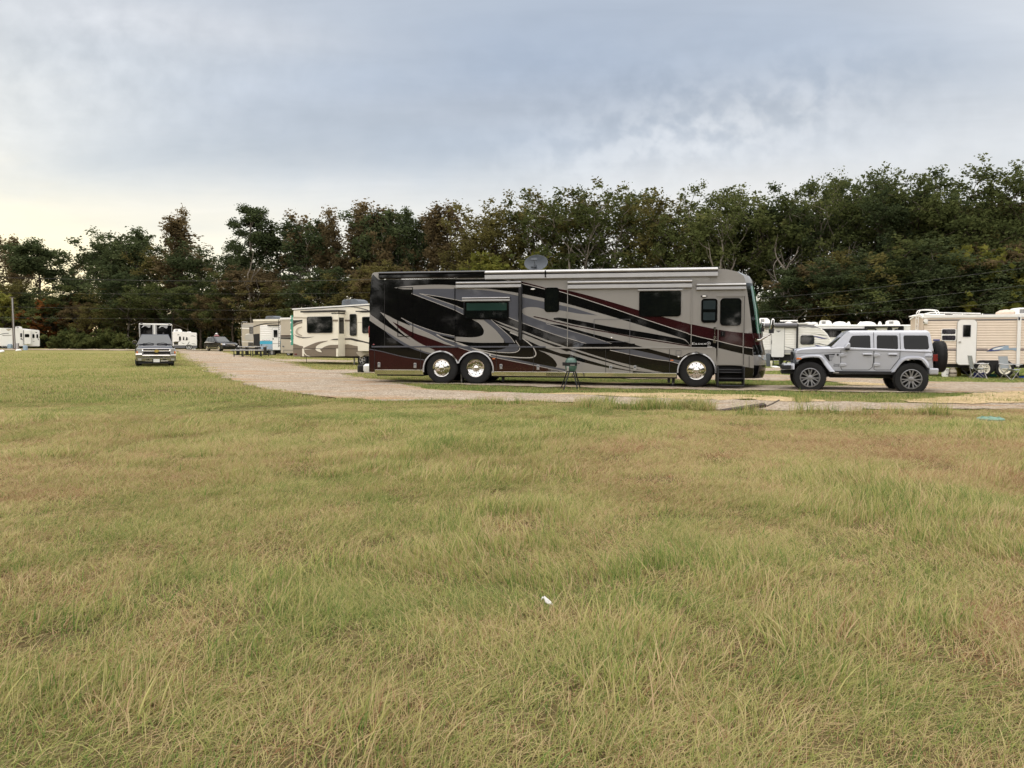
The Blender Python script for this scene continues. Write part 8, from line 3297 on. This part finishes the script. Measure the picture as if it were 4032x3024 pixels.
g.hexa([(-80 * k, -.15, 0), (200 * k, -.1, 0), (200 * k, .2, .05), (-80 * k, .1, 0), (-70 * k, -.15, 25 * k), (200 * k, -.1, 70 * k), (200 * k, .2, 80 * k), (-70 * k, .1, 30 * k)], 'blue_plastic')
o = g.build('plastic_sheet', bevel=.02)
o.location = q
tag(o, 'blue plastic sheet on the ground at the right edge of the photo', 'sheet')

# ------------------------------------------------------------------ things lying in the grass
q = gpt(2930, 1617)
pmat('dark_plank', (.045, .030, .022), .9, var=.4, vscale=6)
g = MB()
g.hexa([(-.60, -.10, -.05), (.46, -.10, .08), (.46, .10, .10), (-.60, .10, -.04), (-.60, -.10, .0), (.46, -.10, .15), (.46, .10, .17), (-.60, .10, .01)], 'dark_plank')
g.tube([(.5, 0, .1), (.62, .02, .15), (.78, .0, .24)], .02, 'old_wood', 6)
o = g.build('plank', bevel=.006)
o.location = q
tag(o, 'weathered dark plank lying tilted at the near edge of the gravel road', 'plank')
q = gpt(3900, 1657)
pmat('green_lid', s2l((100, 138, 120)), .5, var=.1)
g = MB()
g.lathe([(.24, -.06), (.24, .03), (.2, .05), (.1, .06), (0, .06)], (0, 0, 0), 'z', 'green_lid', 30)
for a in range(6):
    g.lathe([(.03, .09), (.025, .11), (0, .11)], (.16 * math.cos(a), .16 * math.sin(a), -.045), 'z', 'green_lid', 8)
o = g.build('tank_lid')
o.location = (q.x, q.y, q.z + .015)
tag(o, 'round pale green tank lid in the brown grass', 'lid')
q = gpt(2150, 2395)
g = MB()
rng = np.random.default_rng(3)
rows = []
for i in range(5):
    rows.append([(-.03 + .013 * i + .007 * j, -.02 + .008 * j + rng.normal(0, .004), .088 - .012 * i + rng.normal(0, .006) + .009 * (j % 2)) for j in range(4)])
g.grid(rows, 'white_paint')
g.v = [v for v in g.v]
o = g.build('paper_scrap', angle=20)
sd_ = o.modifiers.new('thickness', 'SOLIDIFY')
sd_.thickness = .003
o.location = (q.x, q.y, q.z - .02)
tag(o, 'crumpled white paper scrap lying in the long grass', 'paper')
q = gpt(1448, 1468)
g = MB()
g.lathe([(.14, 0), (.20, .1), (.2, .32), (.1, .4), (0, .4)], (0, 0, 0), 'z', 'white_paint', 14)
g.lathe([(.13, 0), (.16, .06), (.16, .30), (.1, .36), (0, .36)], (-.32, .1, .0), 'z', 'chassis', 12)
o = g.build('gas_bottle')
o.location = q
tag(o, 'white and black bottles standing behind the motorhome rear corner', 'gas bottle')

# ------------------------------------------------------------------ overhead wires
pmat('wire', (.07, .07, .07), .6)


def wire(pts, lab, r=.016):
    P = [at_depth(a, b, y) for a, b, y in pts]
    g = MB()
    g.tube(cr([tuple(p) for p in P], 6), r, 'wire', 5)
    o = g.build('power_line')
    tag(o, lab, 'wire', 'overhead power lines')


wire([(-400, 1087, 118), (0, 1093, 112), (500, 1103, 106), (1000, 1107, 100), (1460, 1101, 95), (2100, 1088, 90)], 'overhead wire across the left wood, topmost of its set')
wire([(-400, 1147, 118), (0, 1153, 112), (500, 1157, 106), (1000, 1157, 100), (1460, 1152, 95), (2100, 1140, 90)], 'overhead wire across the left wood, second from the top', .009)
wire([(-400, 1204, 118), (0, 1208, 112), (500, 1216, 106), (1000, 1222, 100), (1460, 1214, 95), (2100, 1200, 90)], 'overhead wire across the left wood, third from the top', .009)
wire([(-400, 1244, 118), (200, 1252, 110), (550, 1255, 105), (1000, 1256, 100), (1460, 1250, 95), (2100, 1240, 90)], 'overhead wire across the left wood, lowest of its set', .009)
wire([(2300, 1200, 66), (2960, 1175, 56), (3400, 1138, 50), (3700, 1098, 46), (4032, 1055, 42), (4500, 985, 38)], 'overhead wire across the right wood, topmost of three', .007)
wire([(2300, 1245, 66), (2980, 1230, 56), (3400, 1196, 50), (3700, 1162, 46), (4032, 1123, 42), (4500, 1060, 38)], 'overhead wire across the right wood, middle of three', .007)
wire([(2300, 1270, 66), (2990, 1253, 56), (3280, 1240, 52), (3560, 1221, 48), (3800, 1205, 45), (4032, 1186, 42), (4500, 1150, 38)], 'overhead wire across the right wood, lowest of three', .007)
